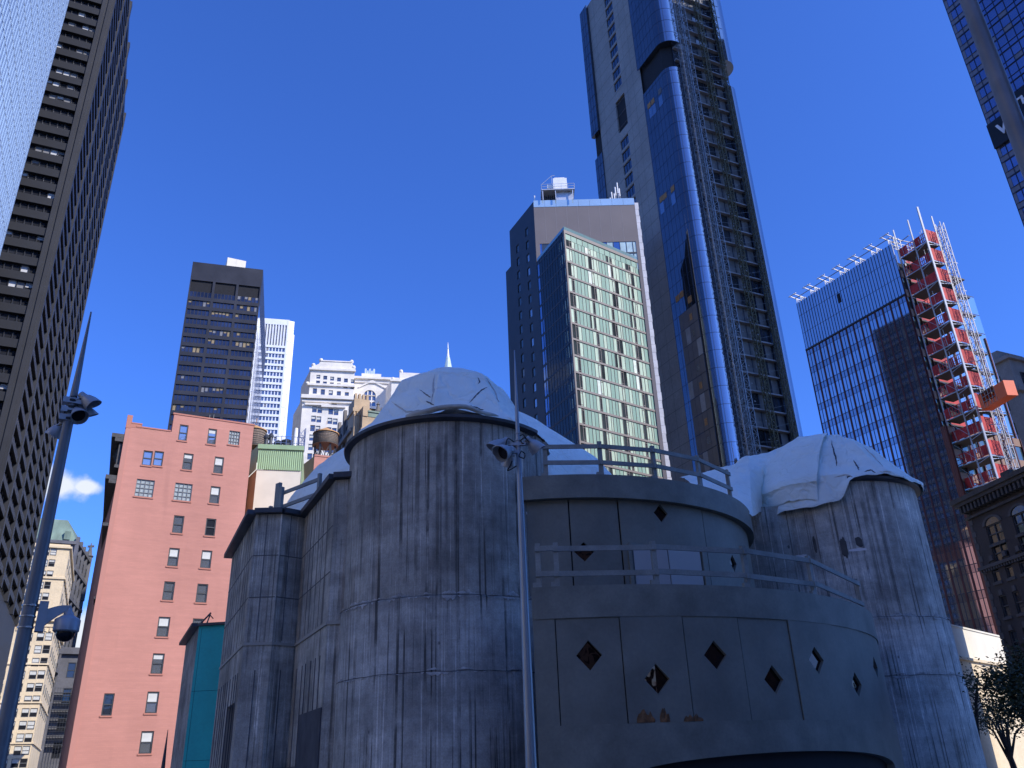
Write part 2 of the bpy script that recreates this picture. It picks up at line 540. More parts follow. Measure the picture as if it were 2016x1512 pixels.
# ------------------------------------------------------------------ the church under construction
church = thing('unfinished_church', (4, 26, 0), 'unfinished round church of raw concrete turrets and grey boarded drums, front and centre', 'church')
C1, C2, RT, ZR = v2((-1.91, 22.92)), v2((11.36, 29.38)), 2.85, 10.24
def turret(C, mt, lab, zsplit, rim_a0, rim_a1):
    mb = MB()
    prof = [(RT + .07, -.3), (RT + .07, zsplit - 1.75), (RT + .055, zsplit - 1.73), (RT + .06, zsplit - .05), (RT + .045, zsplit), (RT, zsplit + .03), (RT, ZR)]
    mb.lathe(C, prof, 96, uvr=RT)
    # top closed
    mb.lathe(C, [(RT, ZR), (0.01, ZR)], 96, uvr=RT)
    t = part('turret', mb, mt, church, True, label=lab)
    # pour joints: a dark line with pale lime staining along it
    for zj, sd in ((zsplit, 1), (zsplit - 1.72, 2)):
        jb_ = MB(); ef = MB(); n_ = 420
        for k in range(n_):
            a0, a1 = 2 * math.pi * k / n_, 2 * math.pi * (k + 1) / n_
            r_ = RT + .083
            def pp(a, z, rr): return Vector((C.x + rr * math.sin(a), C.y + rr * math.cos(a), z))
            w0 = .010 + .016 * abs(noise.noise(Vector((k * .12, sd, 1)))) 
            j0 = noise.noise(Vector((k * .1, sd * 7, 0))) * .02; j1 = noise.noise(Vector(((k + 1) * .1, sd * 7, 0))) * .02
            jb_.face([pp(a0, zj + j0 - w0, r_), pp(a1, zj + j1 - w0, r_), pp(a1, zj + j1, r_), pp(a0, zj + j0, r_)])
            for row, (zo, amp) in enumerate(((-.02, .30), (.03, .16))):
                h0 = max(0, noise.noise(Vector((k * .11, sd * 3.1, row * 5))) + .5 * noise.noise(Vector((k * .6, sd, row)))) * amp * (1.0 if sd == 1 else .6)
                h1 = max(0, noise.noise(Vector(((k + 1) * .11, sd * 3.1, row * 5))) + .5 * noise.noise(Vector(((k + 1) * .6, sd, row)))) * amp * (1.0 if sd == 1 else .6)
                if h0 + h1 > .01:
                    s_ = -1 if row == 0 else 1
                    ef.face([pp(a0, zj + zo, r_ - .004), pp(a1, zj + zo, r_ - .004), pp(a1, zj + zo + s_ * h1, r_ - .004), pp(a0, zj + zo + s_ * h0, r_ - .004)])
        part('pour_joint', jb_, mSeam, t)
        part('lime_stain', ef, mLime0, t, kind='stuff')
    # rim flashing
    r = MB()
    n = 60
    for rr0, rr1, z0, z1 in ((RT + .01, RT + .17, ZR - .10, ZR + .03),):
        r.lathe(C, [(rr0, z0), (rr1, z0 + .05), (rr1 + .015, z1), (rr0 - .25, z1 + .01)], n, rim_a0, rim_a1)
    part('rim_flashing', r, mFlash, t)
    return t
aC1 = math.atan2(-C1.x, -C1.y)      # angle (from +Y, clockwise) facing the camera
turret(C1, mConc, 'near turret with dark rust and dirt streaks', 5.65, RAD(122), RAD(300))
turret(C2, mConcB, 'paler turret on the right', 5.75, RAD(70), RAD(188))

# the stepped round body: panelled drums with diamond windows
DC = v2((1.15, 27.2))
RL, RU = 9.22, 6.35
def cyl_hit(x, y, C, Rr):
    v = ray(x, y)
    d = v2(v); o = -C
    a = d.dot(d); b = 2 * o.dot(d); c = o.dot(o) - Rr * Rr
    disc = b * b - 4 * a * c
    t = (-b - math.sqrt(max(disc, 0))) / (2 * a)
    p = CAM + v * t
    return math.atan2(p.x - C.x, p.y - C.y) % (2 * math.pi), p.z
def cp(a, r, z):
    return Vector((DC.x + r * math.sin(a), DC.y + r * math.cos(a), z))
def drum_wall(Rr, a_lo, a_hi, z0, z1, seams, diamonds, name, seam_w=.02):
    """a runs clockwise seen from above; from the camera large a is on the left"""
    holes = []
    for (x, y, hw, hh) in diamonds:
        a, z = cyl_hit(x, y, DC, Rr)
        holes.append((a - hw / Rr, a + hw / Rr, z - hh, z + hh))
    for x, y in seams:
        a, z = cyl_hit(x, y, DC, Rr)
        holes.append((a - seam_w / 2 / Rr, a + seam_w / 2 / Rr, z0, z1, 'seam'))
    # every panel between seams is its own sheet
    edges = [a_lo] + sorted((h[0] + h[1]) / 2 for h in holes if len(h) > 4) + [a_hi]
    dia = [h for h in holes if len(h) == 4]
    for i in range(len(edges) - 1):
        e0 = edges[i] + (seam_w / 2 / Rr if i else 0); e1 = edges[i + 1] - (seam_w / 2 / Rr if i < len(edges) - 2 else 0)
        hs = [h for h in dia if e0 < (h[0] + h[1]) / 2 < e1]
        mb = MB()
        jit = .012 * ((i * 7) % 3)
        R_ = Rr + jit
        fine = [e0 + (e1 - e0) * k / max(2, int((e1 - e0) / .03)) for k in range(max(2, int((e1 - e0) / .03)) + 1)]
        A = sorted({round(a, 5) for a in fine if not any(h[0] < a < h[1] for h in hs)} | {round(h[k], 5) for h in hs for k in (0, 1)})
        A = [a for a in A if e0 - 1e-4 <= a <= e1 + 1e-4]
        Z = sorted({round(z, 4) for z in [z0, z1] + [h[k] for h in hs for k in (2, 3)]})
        for ia in range(len(A) - 1):
            for iz in range(len(Z) - 1):
                ac, zc = (A[ia] + A[ia + 1]) / 2, (Z[iz] + Z[iz + 1]) / 2
                if any(h[0] < ac < h[1] and h[2] < zc < h[3] for h in hs): continue
                a, b, c, d = A[ia], A[ia + 1], Z[iz], Z[iz + 1]
                mb.face([cp(b, R_, c), cp(a, R_, c), cp(a, R_, d), cp(b, R_, d)], 0, [(-b * Rr, c), (-a * Rr, c), (-a * Rr, d), (-b * Rr, d)])
        for h in hs:
            am, zm = (h[0] + h[1]) / 2, (h[2] + h[3]) / 2
            Lp, Rp, Bp, Tp = (h[1], zm), (h[0], zm), (am, h[2]), (am, h[3])
            for cn, p, q in (((h[1], h[2]), Bp, Lp), ((h[0], h[2]), Rp, Bp), ((h[0], h[3]), Tp, Rp), ((h[1], h[3]), Lp, Tp)):
                mb.face([cp(cn[0], R_, cn[1]), cp(p[0], R_, p[1]), cp(q[0], R_, q[1])])
            for p, q in ((Bp, Rp), (Rp, Tp), (Tp, Lp), (Lp, Bp)):
                mb.face([cp(p[0], R_, p[1]), cp(q[0], R_, q[1]), cp(q[0], R_ - .09, q[1]), cp(p[0], R_ - .09, p[1])])
        # sheet thickness at both edges
        for a in (e0, e1):
            mb.face([cp(a, R_, z0), cp(a, R_, z1), cp(a, R_ - .03, z1), cp(a, R_ - .03, z0)])
        pn = part('wall_panel', mb, mGrey, name)
        for h in hs:
            am, zm = (h[0] + h[1]) / 2, (h[2] + h[3]) / 2
            w = MB()
            tl = rnd.uniform(-.02, .02); tz = rnd.uniform(-.03, .03)
            w.face([cp(am, R_ - .08 + tz, h[2]), cp(h[0], R_ - .08 + tl, zm), cp(am, R_ - .08 - tz, h[3]), cp(h[1], R_ - .08 - tl, zm)])
            part('diamond_window', w, mMirror, pn)
def ring(mb, r_in, r_out, z0, z1, a0, a1, n=60, m=0):
    mb.lathe(DC, [(r_in, z0), (r_out, z0), (r_out, z1), (r_in, z1)], n, a0, a1, m, uvr=r_out)
    for a in (a0, a1):
        mb.face([cp(a, r_in, z0), cp(a, r_out, z0), cp(a, r_out, z1), cp(a, r_in, z1)], m)
aL = cyl_hit(1052, 1300, DC, RL)[0]            # left end of the lower drum
aR = RAD(100)
# lower drum: parapet band, base band with arch, backing
mb = MB()
ring(mb, RL - .35, RL + .03, 4.66, 5.33, aR, aL)
mb2 = MB()
zb = 2.57
aArc0 = cyl_hit(1240, 1508, DC, RL)[0]; aArc1 = cyl_hit(1760, 1506, DC, RL)[0]
def arch_z(a):
    t = (a - (aArc0 + aArc1) / 2) / ((aArc0 - aArc1) / 2)
    if abs(t) >= 1: return -.3
    return 1.60 + .36 * math.sqrt(1 - t * t) if abs(t) < 1 else -.3
nA = 150
lst = [aR + (aL - aR) * k / nA for k in range(nA + 1)]
for k in range(nA):
    a, b = lst[k], lst[k + 1]
    z_a, z_b = arch_z(a), arch_z(b)
    r_ = RL + .02
    mb2.face([cp(b, r_, z_b), cp(a, r_, z_a), cp(a, r_, zb), cp(b, r_, zb)], 0, [(-b * RL, z_b), (-a * RL, z_a), (-a * RL, zb), (-b * RL, zb)])
    mb2.face([cp(b, r_, zb), cp(a, r_, zb), cp(a, r_ - .3, zb), cp(b, r_ - .3, zb)])
    mb2.face([cp(b, r_ - 1.2, z_b), cp(a, r_ - 1.2, z_a), cp(a, r_, z_a), cp(b, r_, z_b)])
mb2.face([cp(aL, RL + .02, -.3), cp(aL, RL - .4, -.3), cp(aL, RL - .4, zb), cp(aL, RL + .02, zb)])
lowD = part('lower_drum', mb, mGreyB, church, False)
part('base_band', mb2, mGreyB, lowD)
bk = MB()
ring(bk, RL - .4, RL - .16, -.3, 4.66, aR, aL - .001)
part('backing', bk, mSeam, lowD)
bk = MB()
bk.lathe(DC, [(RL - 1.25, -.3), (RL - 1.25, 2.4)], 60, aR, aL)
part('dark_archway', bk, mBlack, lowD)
drum_wall(RL, aR, aL, zb, 4.66,
          [(1097, 1300), (1226, 1300), (1352, 1300), (1463, 1300), (1562, 1300), (1648, 1300), (1700, 1300)],
          [(1160, 1290, .27, .30), (1293, 1337, .27, .30), (1408, 1290, .27, .30), (1524, 1338, .27, .30), (1606, 1300, .27, .30), (1686, 1348, .27, .28), (1724, 1314, .25, .27)], lowD)
tor = MB()
def torn(x0, x1, ytop, seed):
    r_ = random.Random(seed)
    a0, z_ = cyl_hit(x0, 1421, DC, RL + .036); a1, _ = cyl_hit(x1, 1421, DC, RL + .036)
    zt = cyl_hit((x0 + x1) / 2, ytop, DC, RL)[1]
    n = 9
    hs = [zb + .008 + (zt - zb) * (.25 + .75 * max(0, math.sin(math.pi * (k + .3) / n)) ** .7) * r_.uniform(.45, 1) for k in range(n + 1)]
    for k in range(n):
        a, b = a0 + (a1 - a0) * k / n, a0 + (a1 - a0) * (k + 1) / n
        tor.face([cp(a, RL + .03, zb + .004), cp(b, RL + .03, zb + .004), cp(b, RL + .034 + r_.uniform(0, .03), hs[k + 1]), cp(a, RL + .034 + r_.uniform(0, .03), hs[k])])
torn(1254, 1290, 1390, 3); torn(1300, 1320, 1392, 5); torn(1347, 1385, 1404, 8)
part('splintered_edge', tor, mSplint, lowD)
# floor of the terrace behind the lower parapet
tr = MB(); tr.lathe(DC, [(RL - .34, 4.75), (1.0, 4.75)], 60, aR, aL)
part('terrace', tr, mat('terrace_boards', (.16, .16, .16), .9), lowD)
# upper drum
aLu, aRu = RAD(215), RAD(80)
mb = MB()
ring(mb, RU - .4, RU + .05, 8.17, 8.80, aRu, aLu)
upD = part('upper_drum', mb, mGreyB, church)
bk = MB(); ring(bk, RU - .6, RU - .30, 4.7, 8.16, aRu, aLu)
part('backing', bk, mSeam, upD)
tr = MB(); tr.lathe(DC, [(RU - .38, 8.3), (.6, 8.3)], 60, aRu, aLu)
part('terrace', tr, mat('terrace_deck', (.16, .16, .16), .9), upD)
RP = RU - .15
drum_wall(RP, aRu, aLu, 4.75, 8.165, [(1122, 1040), (1220, 1040), (1385, 1040), (1447, 1060)],
          [(1300, 1011, .22, .25), (1150, 1086, .26, .25), (1443, 1109, .22, .24)], upD, .035)
# double door in the upper drum
for x0, x1 in ((1243, 1309), (1311, 1372)):
    a0, zt = cyl_hit(x0, 1042, DC, RP + .07); a1, zt2 = cyl_hit(x1, 1042, DC, RP + .07)
    dz = 6.95
    mb = MB()
    p = [cp(a0, RP + .06, 4.76), cp(a1, RP + .06, 4.76), cp(a1, RP + .02, 4.76), cp(a0, RP + .02, 4.76)]
    mb.hexa(p + [q + Vector((0, 0, dz - 4.76)) for q in p])
    dr = part('door', mb, mDoor, upD)
    hn = MB()
    ah, _ = cyl_hit(1304 if x0 < 1300 else 1316, 1140, DC, RP)
    hn.tube([cp(ah, RP + .06, 5.72), cp(ah, RP + .14, 5.72), cp(ah + .012, RP + .15, 5.72)], .02, 6)
    hn.lathe(cp(ah, RP + .1, 0), [(.0, 5.66), (.035, 5.68), (.035, 5.74), (0, 5.77)], 8)
    part('handle', hn, mat('bright_chrome', (.6, .6, .62), .2, 1.0), dr)
mb = MB()
aA, _ = cyl_hit(1236, 1040, DC, RP + .09); aB, _ = cyl_hit(1378, 1040, DC, RP + .09)
for a in (aA, aB):
    p = [cp(a - .007, RP + .09, 4.76), cp(a + .007, RP + .09, 4.76), cp(a + .007, RP + .02, 4.76), cp(a - .007, RP + .02, 4.76)]
    mb.hexa(p + [q + Vector((0, 0, 2.24)) for q in p])
p = [cp(aA, RP + .09, 6.965), cp(aB, RP + .09, 6.965), cp(aB, RP + .02, 6.965), cp(aA, RP + .02, 6.965)]
mb.hexa(p + [q + Vector((0, 0, .07)) for q in p])
part('door_frame', mb, mGreyB, upD)

def railing(Rr, xs, y_ref, z_deck, ztop, zmid, ext=0., zbase=None, lab=None):
    angs = [cyl_hit(x, y, DC, Rr)[0] for x, y in xs]
    root = MB()
    for k in range(len(angs) - 1):
        a, b = angs[k], angs[k + 1]
        for zz in (ztop, zmid):
            for r0, in ((Rr + .04,),):
                pa, pb = cp(a, r0, zz), cp(b, r0, zz)
                d = (pb - pa).normalized() * .06
                n_ = Vector((d.y, -d.x, 0)).normalized()
                if (pa - Vector((DC.x, DC.y, zz))).dot(n_) < 0: n_ = -n_
                c = [pa - d, pb + d, pb + d + n_ * .04, pa - d + n_ * .04]
                jz = (rnd.uniform(-.015, .015), rnd.uniform(-.015, .015))
                c = [q + Vector((0, 0, jz[0] if i in (0, 3) else jz[1])) for i, q in enumerate(c)]
                root.hexa(c + [q + Vector((0, 0, .115)) for q in c])
    rl = part('railing', root, mRail, church, label=lab)
    for a in angs:
        mb = MB()
        t = Vector((math.cos(a), -math.sin(a), 0)); n_ = Vector((math.sin(a), math.cos(a), 0))
        o = cp(a, Rr - .05, z_deck) - t * .055
        mb.box(o, t * .11, n_ * .09, (0, 0, ztop - z_deck + .2))
        mb.box(o + t * .1 , t * .09, n_ * .09, (0, 0, .16))
        part('post', mb, mRail, rl)
railing(RU - .2, [(1075, 925), (1183, 915), (1288, 920), (1376, 930), (1434, 950)], 900, 8.78, 9.62, 9.16, lab='upper railing along the drum top')
railing(RL - .2, [(1061, 1140), (1097, 1140), (1291, 1130), (1470, 1135), (1600, 1150), (1692, 1175)], 1100, 5.31, 6.13, 5.58, lab='lower railing along the drum terrace')

# side walls running back from the near turret
def pz(x, y, z=9.3): return v2(at_h(x, y, z))
W0, W1, W2, W3, W4 = pz(457, 1098), pz(505, 1013), pz(600, 1020), pz(661, 945), pz(696, 943)
Wb = W0 + dirv(-14) * 3
poly = [W0, W1 + (W1 - W2) * .0, W1 * .5 + W2 * .5 + Vector((.12, -.25)), W2, W3, W4, v2((-1.5, 26)), v2((-1, 34)), Wb]
mb = MB()
fw = [Fac(poly[i], poly[i + 1]) for i in range(5)]
# the face furthest left carries a doorway
dq0, dz1 = fw[0].uv(452, 1345); dq1, _ = fw[0].uv(490, 1320)
run = 0
for i, f in enumerate(fw):
    hs = []
    if i == 0: hs = [(max(dq0, .4), min(dq1, f.L - .7), -.3, 3.9)]
    sub = MB()
    f.wall(sub, 0, f.L, -.3, 9.3, hs, .5)
    for q, u in zip(sub.f, sub.uv):
        pass
    b0 = len(mb.v)
    mb.v += sub.v; mb.f += [tuple(j + b0 for j in q) for q in sub.f]; mb.mi += sub.mi
    mb.uv += [[(p[0] + run, p[1]) for p in u] for u in sub.uv]
    run += f.L
for i in range(5, 9):
    a, b = poly[i], poly[(i + 1) % 9]
    mb.face([(a.x, a.y, -.3), (b.x, b.y, -.3), (b.x, b.y, 9.3), (a.x, a.y, 9.3)])
mb.face([(p.x, p.y, 9.3) for p in poly])
sw = part('side_wall', mb, mConcW, church)
dk = MB(); fw[0].quad(dk, .2, fw[0].L - .3, -.3, 4.2, -.49)
part('dark_doorway', dk, mBlack, sw)
fl = MB()
for i, f in enumerate(fw):
    if i == 0: f.box(fl, -.15, f.L + .0, 9.30, 9.45, -.4, .28)
    else: f.box(fl, -.02, f.L + .02, 9.302 + .004 * i, 9.452 + .004 * i, -.4, .2)
part('roof_flashing', fl, mFlash, sw)
# construction joint ledge and pilaster strips on the side wall
jb = MB()
for i, f in enumerate(fw):
    f.box(jb, -.01, f.L + .01, 5.38 + .002 * i, 5.46 + .002 * i, 0.001, .03 + .003 * i)
part('joint_ledge', jb, mConcW, sw)
jb = MB()
for i, f in enumerate(fw[:4]):
    k = max(2, int(f.L / .55))
    for j in range(1, k):
        q = f.L * j / k + rnd.uniform(-.1, .1)
        f.box(jb, q - .012, q + .012, 5.52, 9.28, -.01, .008)
        f.box(jb, q + .03, q + .054, -.3, 4.7, -.01, .02)
    for z in (6.75, 8.0):
        f.box(jb, .02, f.L - .02, z, z + .025, -.01, .01)
    f.box(jb, .02, f.L - .02, 2.1, 2.13, -.01, .024)
part('form_seam', jb, mat('form_seam', (.10, .10, .105), .9), sw)
# bay between side wall and turret: dark plywood infill low down
f = fw[3]
mb = MB(); f.box(mb, f.L * .35, f.L - .04, -.3, 3.4, .0, .035)
part('plywood_sheet', mb, mat('dark_plywood', (.07, .07, .075), .85, var=.3, scale=2), sw)
# guard rail on the side roof
mb = MB()
gp = [at_h(548, 1010, 9.4), at_h(628, 1012, 9.4)]
gA, gB = Vector((gp[0].x, gp[0].y, 9.35)), v2(at_d(627, 990, 24.6))
gB = Vector((gB.x, gB.y, 9.35))
du = (gB - gA); du.normalize(); dn = Vector((du.y, -du.x, 0))
mb.box(gA - du * .14, du * .22, dn * .1, (0, 0, 1.02))
mb.box(gA + du * .09, du * .14, dn * .1, (0, 0, .84))
mb.box(gB, du * .1, dn * .1, (0, 0, .80))
for z in (.17, .62):
    mb.box(gA + Vector((0, 0, z)) - dn * .05, (gB - gA), dn * .05, (0, 0, .11))
mb.box(gA - du * .42, du * .1, dn * .1, (0, 0, .34))
mb.bar(gA - du * .38 + Vector((0, 0, .05)), gA - du * .1 + Vector((0, 0, .4)), .06)
part('guard_rail', mb, mRail, sw)

# teal-boarded annex behind on the left
tq = [v2(at_h(366, 1270, 7.4)), v2(at_h(392, 1233, 7.4)), v2(at_h(445, 1230, 7.4))]
tc = tq[2] + (tq[2] - tq[1]).normalized() * 2.5
annex = thing('boarded_annex', (tq[1].x, tq[1].y, 0), 'low annex with bright teal sheathing board beside the concrete wall', 'annex')
mb = MB(); f = Fac(tq[0], tq[1]); f.quad(mb, 0, f.L, -.2, 7.4)
mb.face([(tq[0].x, tq[0].y, 7.4), (tq[1].x, tq[1].y, 7.4), (tc.x, tc.y, 7.4), (tc.x + G1.x * 4, tc.y + G1.y * 4, 7.4)])
part('wall', mb, mConcW, annex, label='bare concrete side wall')
mb = MB(); f2 = Fac(tq[1], tc); f2.quad(mb, 0, f2.L, -.2, 7.4)
tw = part('sheathed_wall', mb, mTeal, annex)
mb = MB()
for z in (2.6, 5.0): f2.box(mb, .02, f2.L, z, z + .012, -.01, .003)
f2.box(mb, .12, .132, -.2, 7.3, -.01, .004)
part('board_joint', mb, mat('teal_joint', (.0, .075, .08), .8), tw)
mb = MB(); f.box(mb, -.15, f.L, 7.4, 7.52, -.4, .28); f2.box(mb, -.01, f2.L, 7.402, 7.5, -.4, .12)
part('roof_flashing', mb, mFlash, annex)
mb = MB()
b0 = f2.P(.25, 7.5, -.1)
mb.bar(b0 - Vector((.25, 0, 0)), b0 + Vector((.12, 0, .42)), .05); mb.bar(b0 + Vector((.0, 0, .0)), b0 + Vector((.1, 0, .36)), .04); mb.bar(b0 + Vector((.06, 0, .36)), b0 + Vector((.2, .1, .2)), .03)
part('loose_timber', mb, mFlash, annex)
wp = MB()
b1 = f2.P((v2(at_d(437, 1225, 30)) - f2.A).dot(f2.u) + .02, 0, .1)
for k in range(12):
    pass

# dark concrete wall linking the drums to the right turret
lk = MB()
lk.prism([(6.6, 27.6), (9.6, 27.6), (12.0, 32.5), (5.0, 33.5)], -.3, 9.7)
part('link_wall', lk, mConcW, church)
# cement patches and wet stains on the turrets
mPatch = mat('pale_cement_patch', (.72, .70, .68), .8, var=.1)
mWet = mat('dark_damp_patch', (.085, .08, .072), .8, var=.3, scale=4)
def patch(C, x0, y0, x1, y1, h, m, nm, r=RT + .012):
    v0, v1 = cyl_hit(x0, y0, C, r), cyl_hit(x1, y1, C, r)
    mb = MB(); n = 8; rr = random.Random(int(x0))
    P_ = []
    for k in range(n + 1):
        t = k / n
        a = v0[0] + (v1[0] - v0[0]) * t; z = v0[1] + (v1[1] - v0[1]) * t
        e = h * (.55 + .45 * math.sin(math.pi * (t * .9 + .05))) * rr.uniform(.75, 1.1)
        P_.append((Vector((C.x + r * math.sin(a), C.y + r * math.cos(a), z - e / 2)), Vector((C.x + r * math.sin(a), C.y + r * math.cos(a), z + e / 2))))
    for k in range(n): mb.face([P_[k][0], P_[k + 1][0], P_[k + 1][1], P_[k][1]])
    part(nm, mb, m, church)
patch(C2, 1671, 1084, 1706, 1081, .10, mPatch, 'cement_patch')
patch(C2, 1564, 1098, 1588, 1094, .14, mPatch, 'cement_patch')
patch(C1, 1036, 1010, 1058, 1021, .12, mPatch, 'cement_patch')
patch(C2, 1655, 1078, 1668, 1078, .75, mWet, 'damp_patch')
patch(C2, 1684, 1066, 1698, 1068, .35, mWet, 'damp_patch')
patch(C2, 1601, 1072, 1607, 1072, .55, mWet, 'damp_patch')
# tarpaulins over the turrets and roof
def facet_dome(C, prof, n, seed, skirt, rot=0., wob=.05):
    """a lashed sheet: n broad facets, sagging between its ribs, with a ragged rucked hem"""
    r_ = random.Random(seed)
    mb = MB()
    sub = 16
    N_ = n * sub
    rib = [r_.uniform(-1, 1) for _ in range(n)]
    rows = []
    # resample profile
    P = []
    for i in range(len(prof) - 1):
        k = 8
        for j in range(k):
            t = j / k
            P.append((prof[i][0] * (1 - t) + prof[i + 1][0] * t, prof[i][1] * (1 - t) + prof[i + 1][1] * t))
    P.append(prof[-1])
    np_ = len(P)
    for i, (r, z) in enumerate(P):
        base = len(mb.v)
        for j in range(N_):
            th = rot + 2 * math.pi * j / N_
            k, fr = divmod(j, sub); fr /= sub
            hem0 = max(0., (i / (np_ - 1) - .7) / .3)
            chord = math.cos(math.pi / n) / math.cos(math.pi * 2 / n * (fr - .5))
            chord = chord + (1.015 - chord) * min(1, hem0 * 1.15)
            rib_r = (rib[k] * (1 - fr) + rib[(k + 1) % n] * fr) * wob
            hem = max(0., (i - (np_ - 9)) / 8)
            q = Vector((math.sin(th) * 2.2, math.cos(th) * 2.2, z * 1.4 + seed))
            w = noise.noise(q * 1.3) * .05 + noise.noise(q * 3.2) * .035 * (0.6 + 1.8 * hem) + noise.noise(q * 8) * .012
            rr = r * (chord + rib_r * (r / prof[-1][0]) * (1 - hem)) + (abs(w) if hem > 0 else w) * min(1, r)
            zz = z + noise.noise(q * 1.7 + Vector((9, 0, 0))) * .04 + skirt(th % (2 * math.pi), hem)
            mb.v.append(Vector((C.x + rr * math.sin(th), C.y + rr * math.cos(th), zz)))
        rows.append(base)
    for i in range(np_ - 1):
        for j in range(N_):
            j2 = (j + 1) % N_
            mb.f.append((rows[i] + j, rows[i] + j2, rows[i + 1] + j2, rows[i + 1] + j)); mb.mi.append(0); mb.uv.append([(0, 0)] * 4)
    mb.f.append(tuple(rows[0] + j for j in range(N_))); mb.mi.append(0); mb.uv.append([(0, 0)] * N_)
    return mb
def facing(C, x, y):
    a, z = None, None
    v = ray(x, y); d = v2(v); o = -C
    b = o.dot(d) / d.dot(d)
    p = d * (-b)
    return math.atan2(p.x - C.x, p.y - C.y)
cf1 = math.atan2(-C1.x, -C1.y) % (2 * math.pi)
cf2 = math.atan2(-C2.x, -C2.y) % (2 * math.pi)
def angd(a, b): return (a - b + math.pi) % (2 * math.pi) - math.pi
def skirt1(th, hem):
    d = angd(th, cf1)                       # + is to the left seen from the camera
    k = .03 * math.sin(th * 9) + .02 * math.sin(th * 23 + 1)
    up = .16 * math.exp(-((d + .05) / .28) ** 2)
    return hem * (k + up)
def skirt2(th, hem):
    d = angd(th, cf2)
    k = .035 * math.sin(th * 11 + 2) + .02 * math.sin(th * 27)
    s = 1 / (1 + math.exp(-(d + .20) / .03))  # hangs over the rim on the left two thirds only
    up = .10 * math.exp(-((d + .55) / .3) ** 2)
    return hem * (k - .78 * s + up)
prof1 = [(.5, 12.74), (1.05, 12.62), (1.60, 12.26), (2.05, 11.5), (2.52, 10.70), (2.80, 10.42), (2.86, 10.26)]
tm = facet_dome(C1, prof1, 8, 1, skirt1, cf1 + .18)
tarp1 = solo('tarpaulin', tm, mTarp, 'white tarpaulin lashed over the top of the near central turret', 'tarpaulin', smooth=18)
prof2 = [(.5, 12.66), (1.15, 12.50), (1.75, 12.0), (2.2, 11.4), (2.6, 10.85), (2.96, 10.42), (3.02, 10.2)]
tm = facet_dome(C2, prof2, 8, 4, skirt2, cf2 + .1, .07)
tarp2 = solo('tarpaulin', tm, mTarp, 'white tarpaulin with crumpled hem hanging over the right hand turret', 'tarpaulin', smooth=18)
# rolled hem hanging loose on the near turret
mb = MB()
pts = []
for k in range(26):
    t = k / 25
    a = cf1 + .42 - .95 * t
    rr = 2.72 + .2 * math.sin(math.pi * t)
    z = 10.40 + .12 * math.sin(math.pi * t) ** 2 + noise.noise(Vector((t * 6, 0, 3))) * .06
    pts.append((C1.x + rr * math.sin(a), C1.y + rr * math.cos(a), z))
mb.tube(pts, .085, 9, r1=.05)
solo('rolled_tarpaulin_hem', mb, mTarpD, 'rolled dirty hem of sheeting lying on the near turret rim', 'tarpaulin', smooth='all')
# big tent-like sheet over the centre of the church
CT = v2((-2.3, 33.2))
def tent():
    mb = MB()
    prof = [(.3, 16.6), (2.0, 15.9), (4.0, 14.55), (6.0, 12.9), (6.9, 11.6), (7.2, 10.6), (7.3, 9.3)]
    N_ = 72
    rows = []
    P = []
    for i in range(len(prof) - 1):
        for j in range(4):
            t = j / 4
            P.append((prof[i][0] * (1 - t) + prof[i + 1][0] * t, prof[i][1] * (1 - t) + prof[i + 1][1] * t))
    P.append(prof[-1])
    for r, z in P:
        base = len(mb.v)
        for j in range(N_):
            th = 2 * math.pi * j / N_
            q = Vector((math.sin(th) * r, math.cos(th) * r, z))
            rr = r * (1 - .012 * (1 + math.cos(th * 18))) + noise.noise(q * .5) * .12
            mb.v.append(Vector((CT.x + rr * math.sin(th), CT.y + rr * math.cos(th), z + noise.noise(q * .6) * .12)))
        rows.append(base)
    for i in range(len(P) - 1):
        for j in range(N_):
            j2 = (j + 1) % N_
            mb.f.append((rows[i] + j, rows[i] + j2, rows[i + 1] + j2, rows[i + 1] + j)); mb.mi.append(0); mb.uv.append([(0, 0)] * 4)
    return mb
solo('tarpaulin', tent(), mTarp, 'large tent-like white sheet sloping down behind the near turret', 'tarpaulin', smooth=18)
# crumpled sheet running from the right turret's dome down to the upper drum
top_px = [(1338, 941, 31), (1400, 926, 31), (1440, 914, 31), (1474, 896, 31.4), (1512, 892, 31.6), (1572, 862, 31.8), (1622, 852, 31.6)]
bot_px = [(1380, 968, 27), (1425, 982, 26.6), (1460, 1006, 25.6), (1482, 1019, 25.9), (1502, 1004, 0), (1548, 990, 0), (1610, 982, 0)]
tp3 = [at_d(*q) for q in top_px]; bp3 = []
for (x, y, D) in bot_px:
    if D: bp3.append(at_d(x, y, D))
    else:
        a_, z_ = cyl_hit(x, y, C2, RT + .24); bp3.append(Vector((C2.x + (RT + .24) * math.sin(a_), C2.y + (RT + .24) * math.cos(a_), z_)))
mb = MB(); NJ, NI = 60, 26; rows = []
def along(P, t):
    t = t * (len(P) - 1); k = min(int(t), len(P) - 2); return P[k].lerp(P[k + 1], t - k)
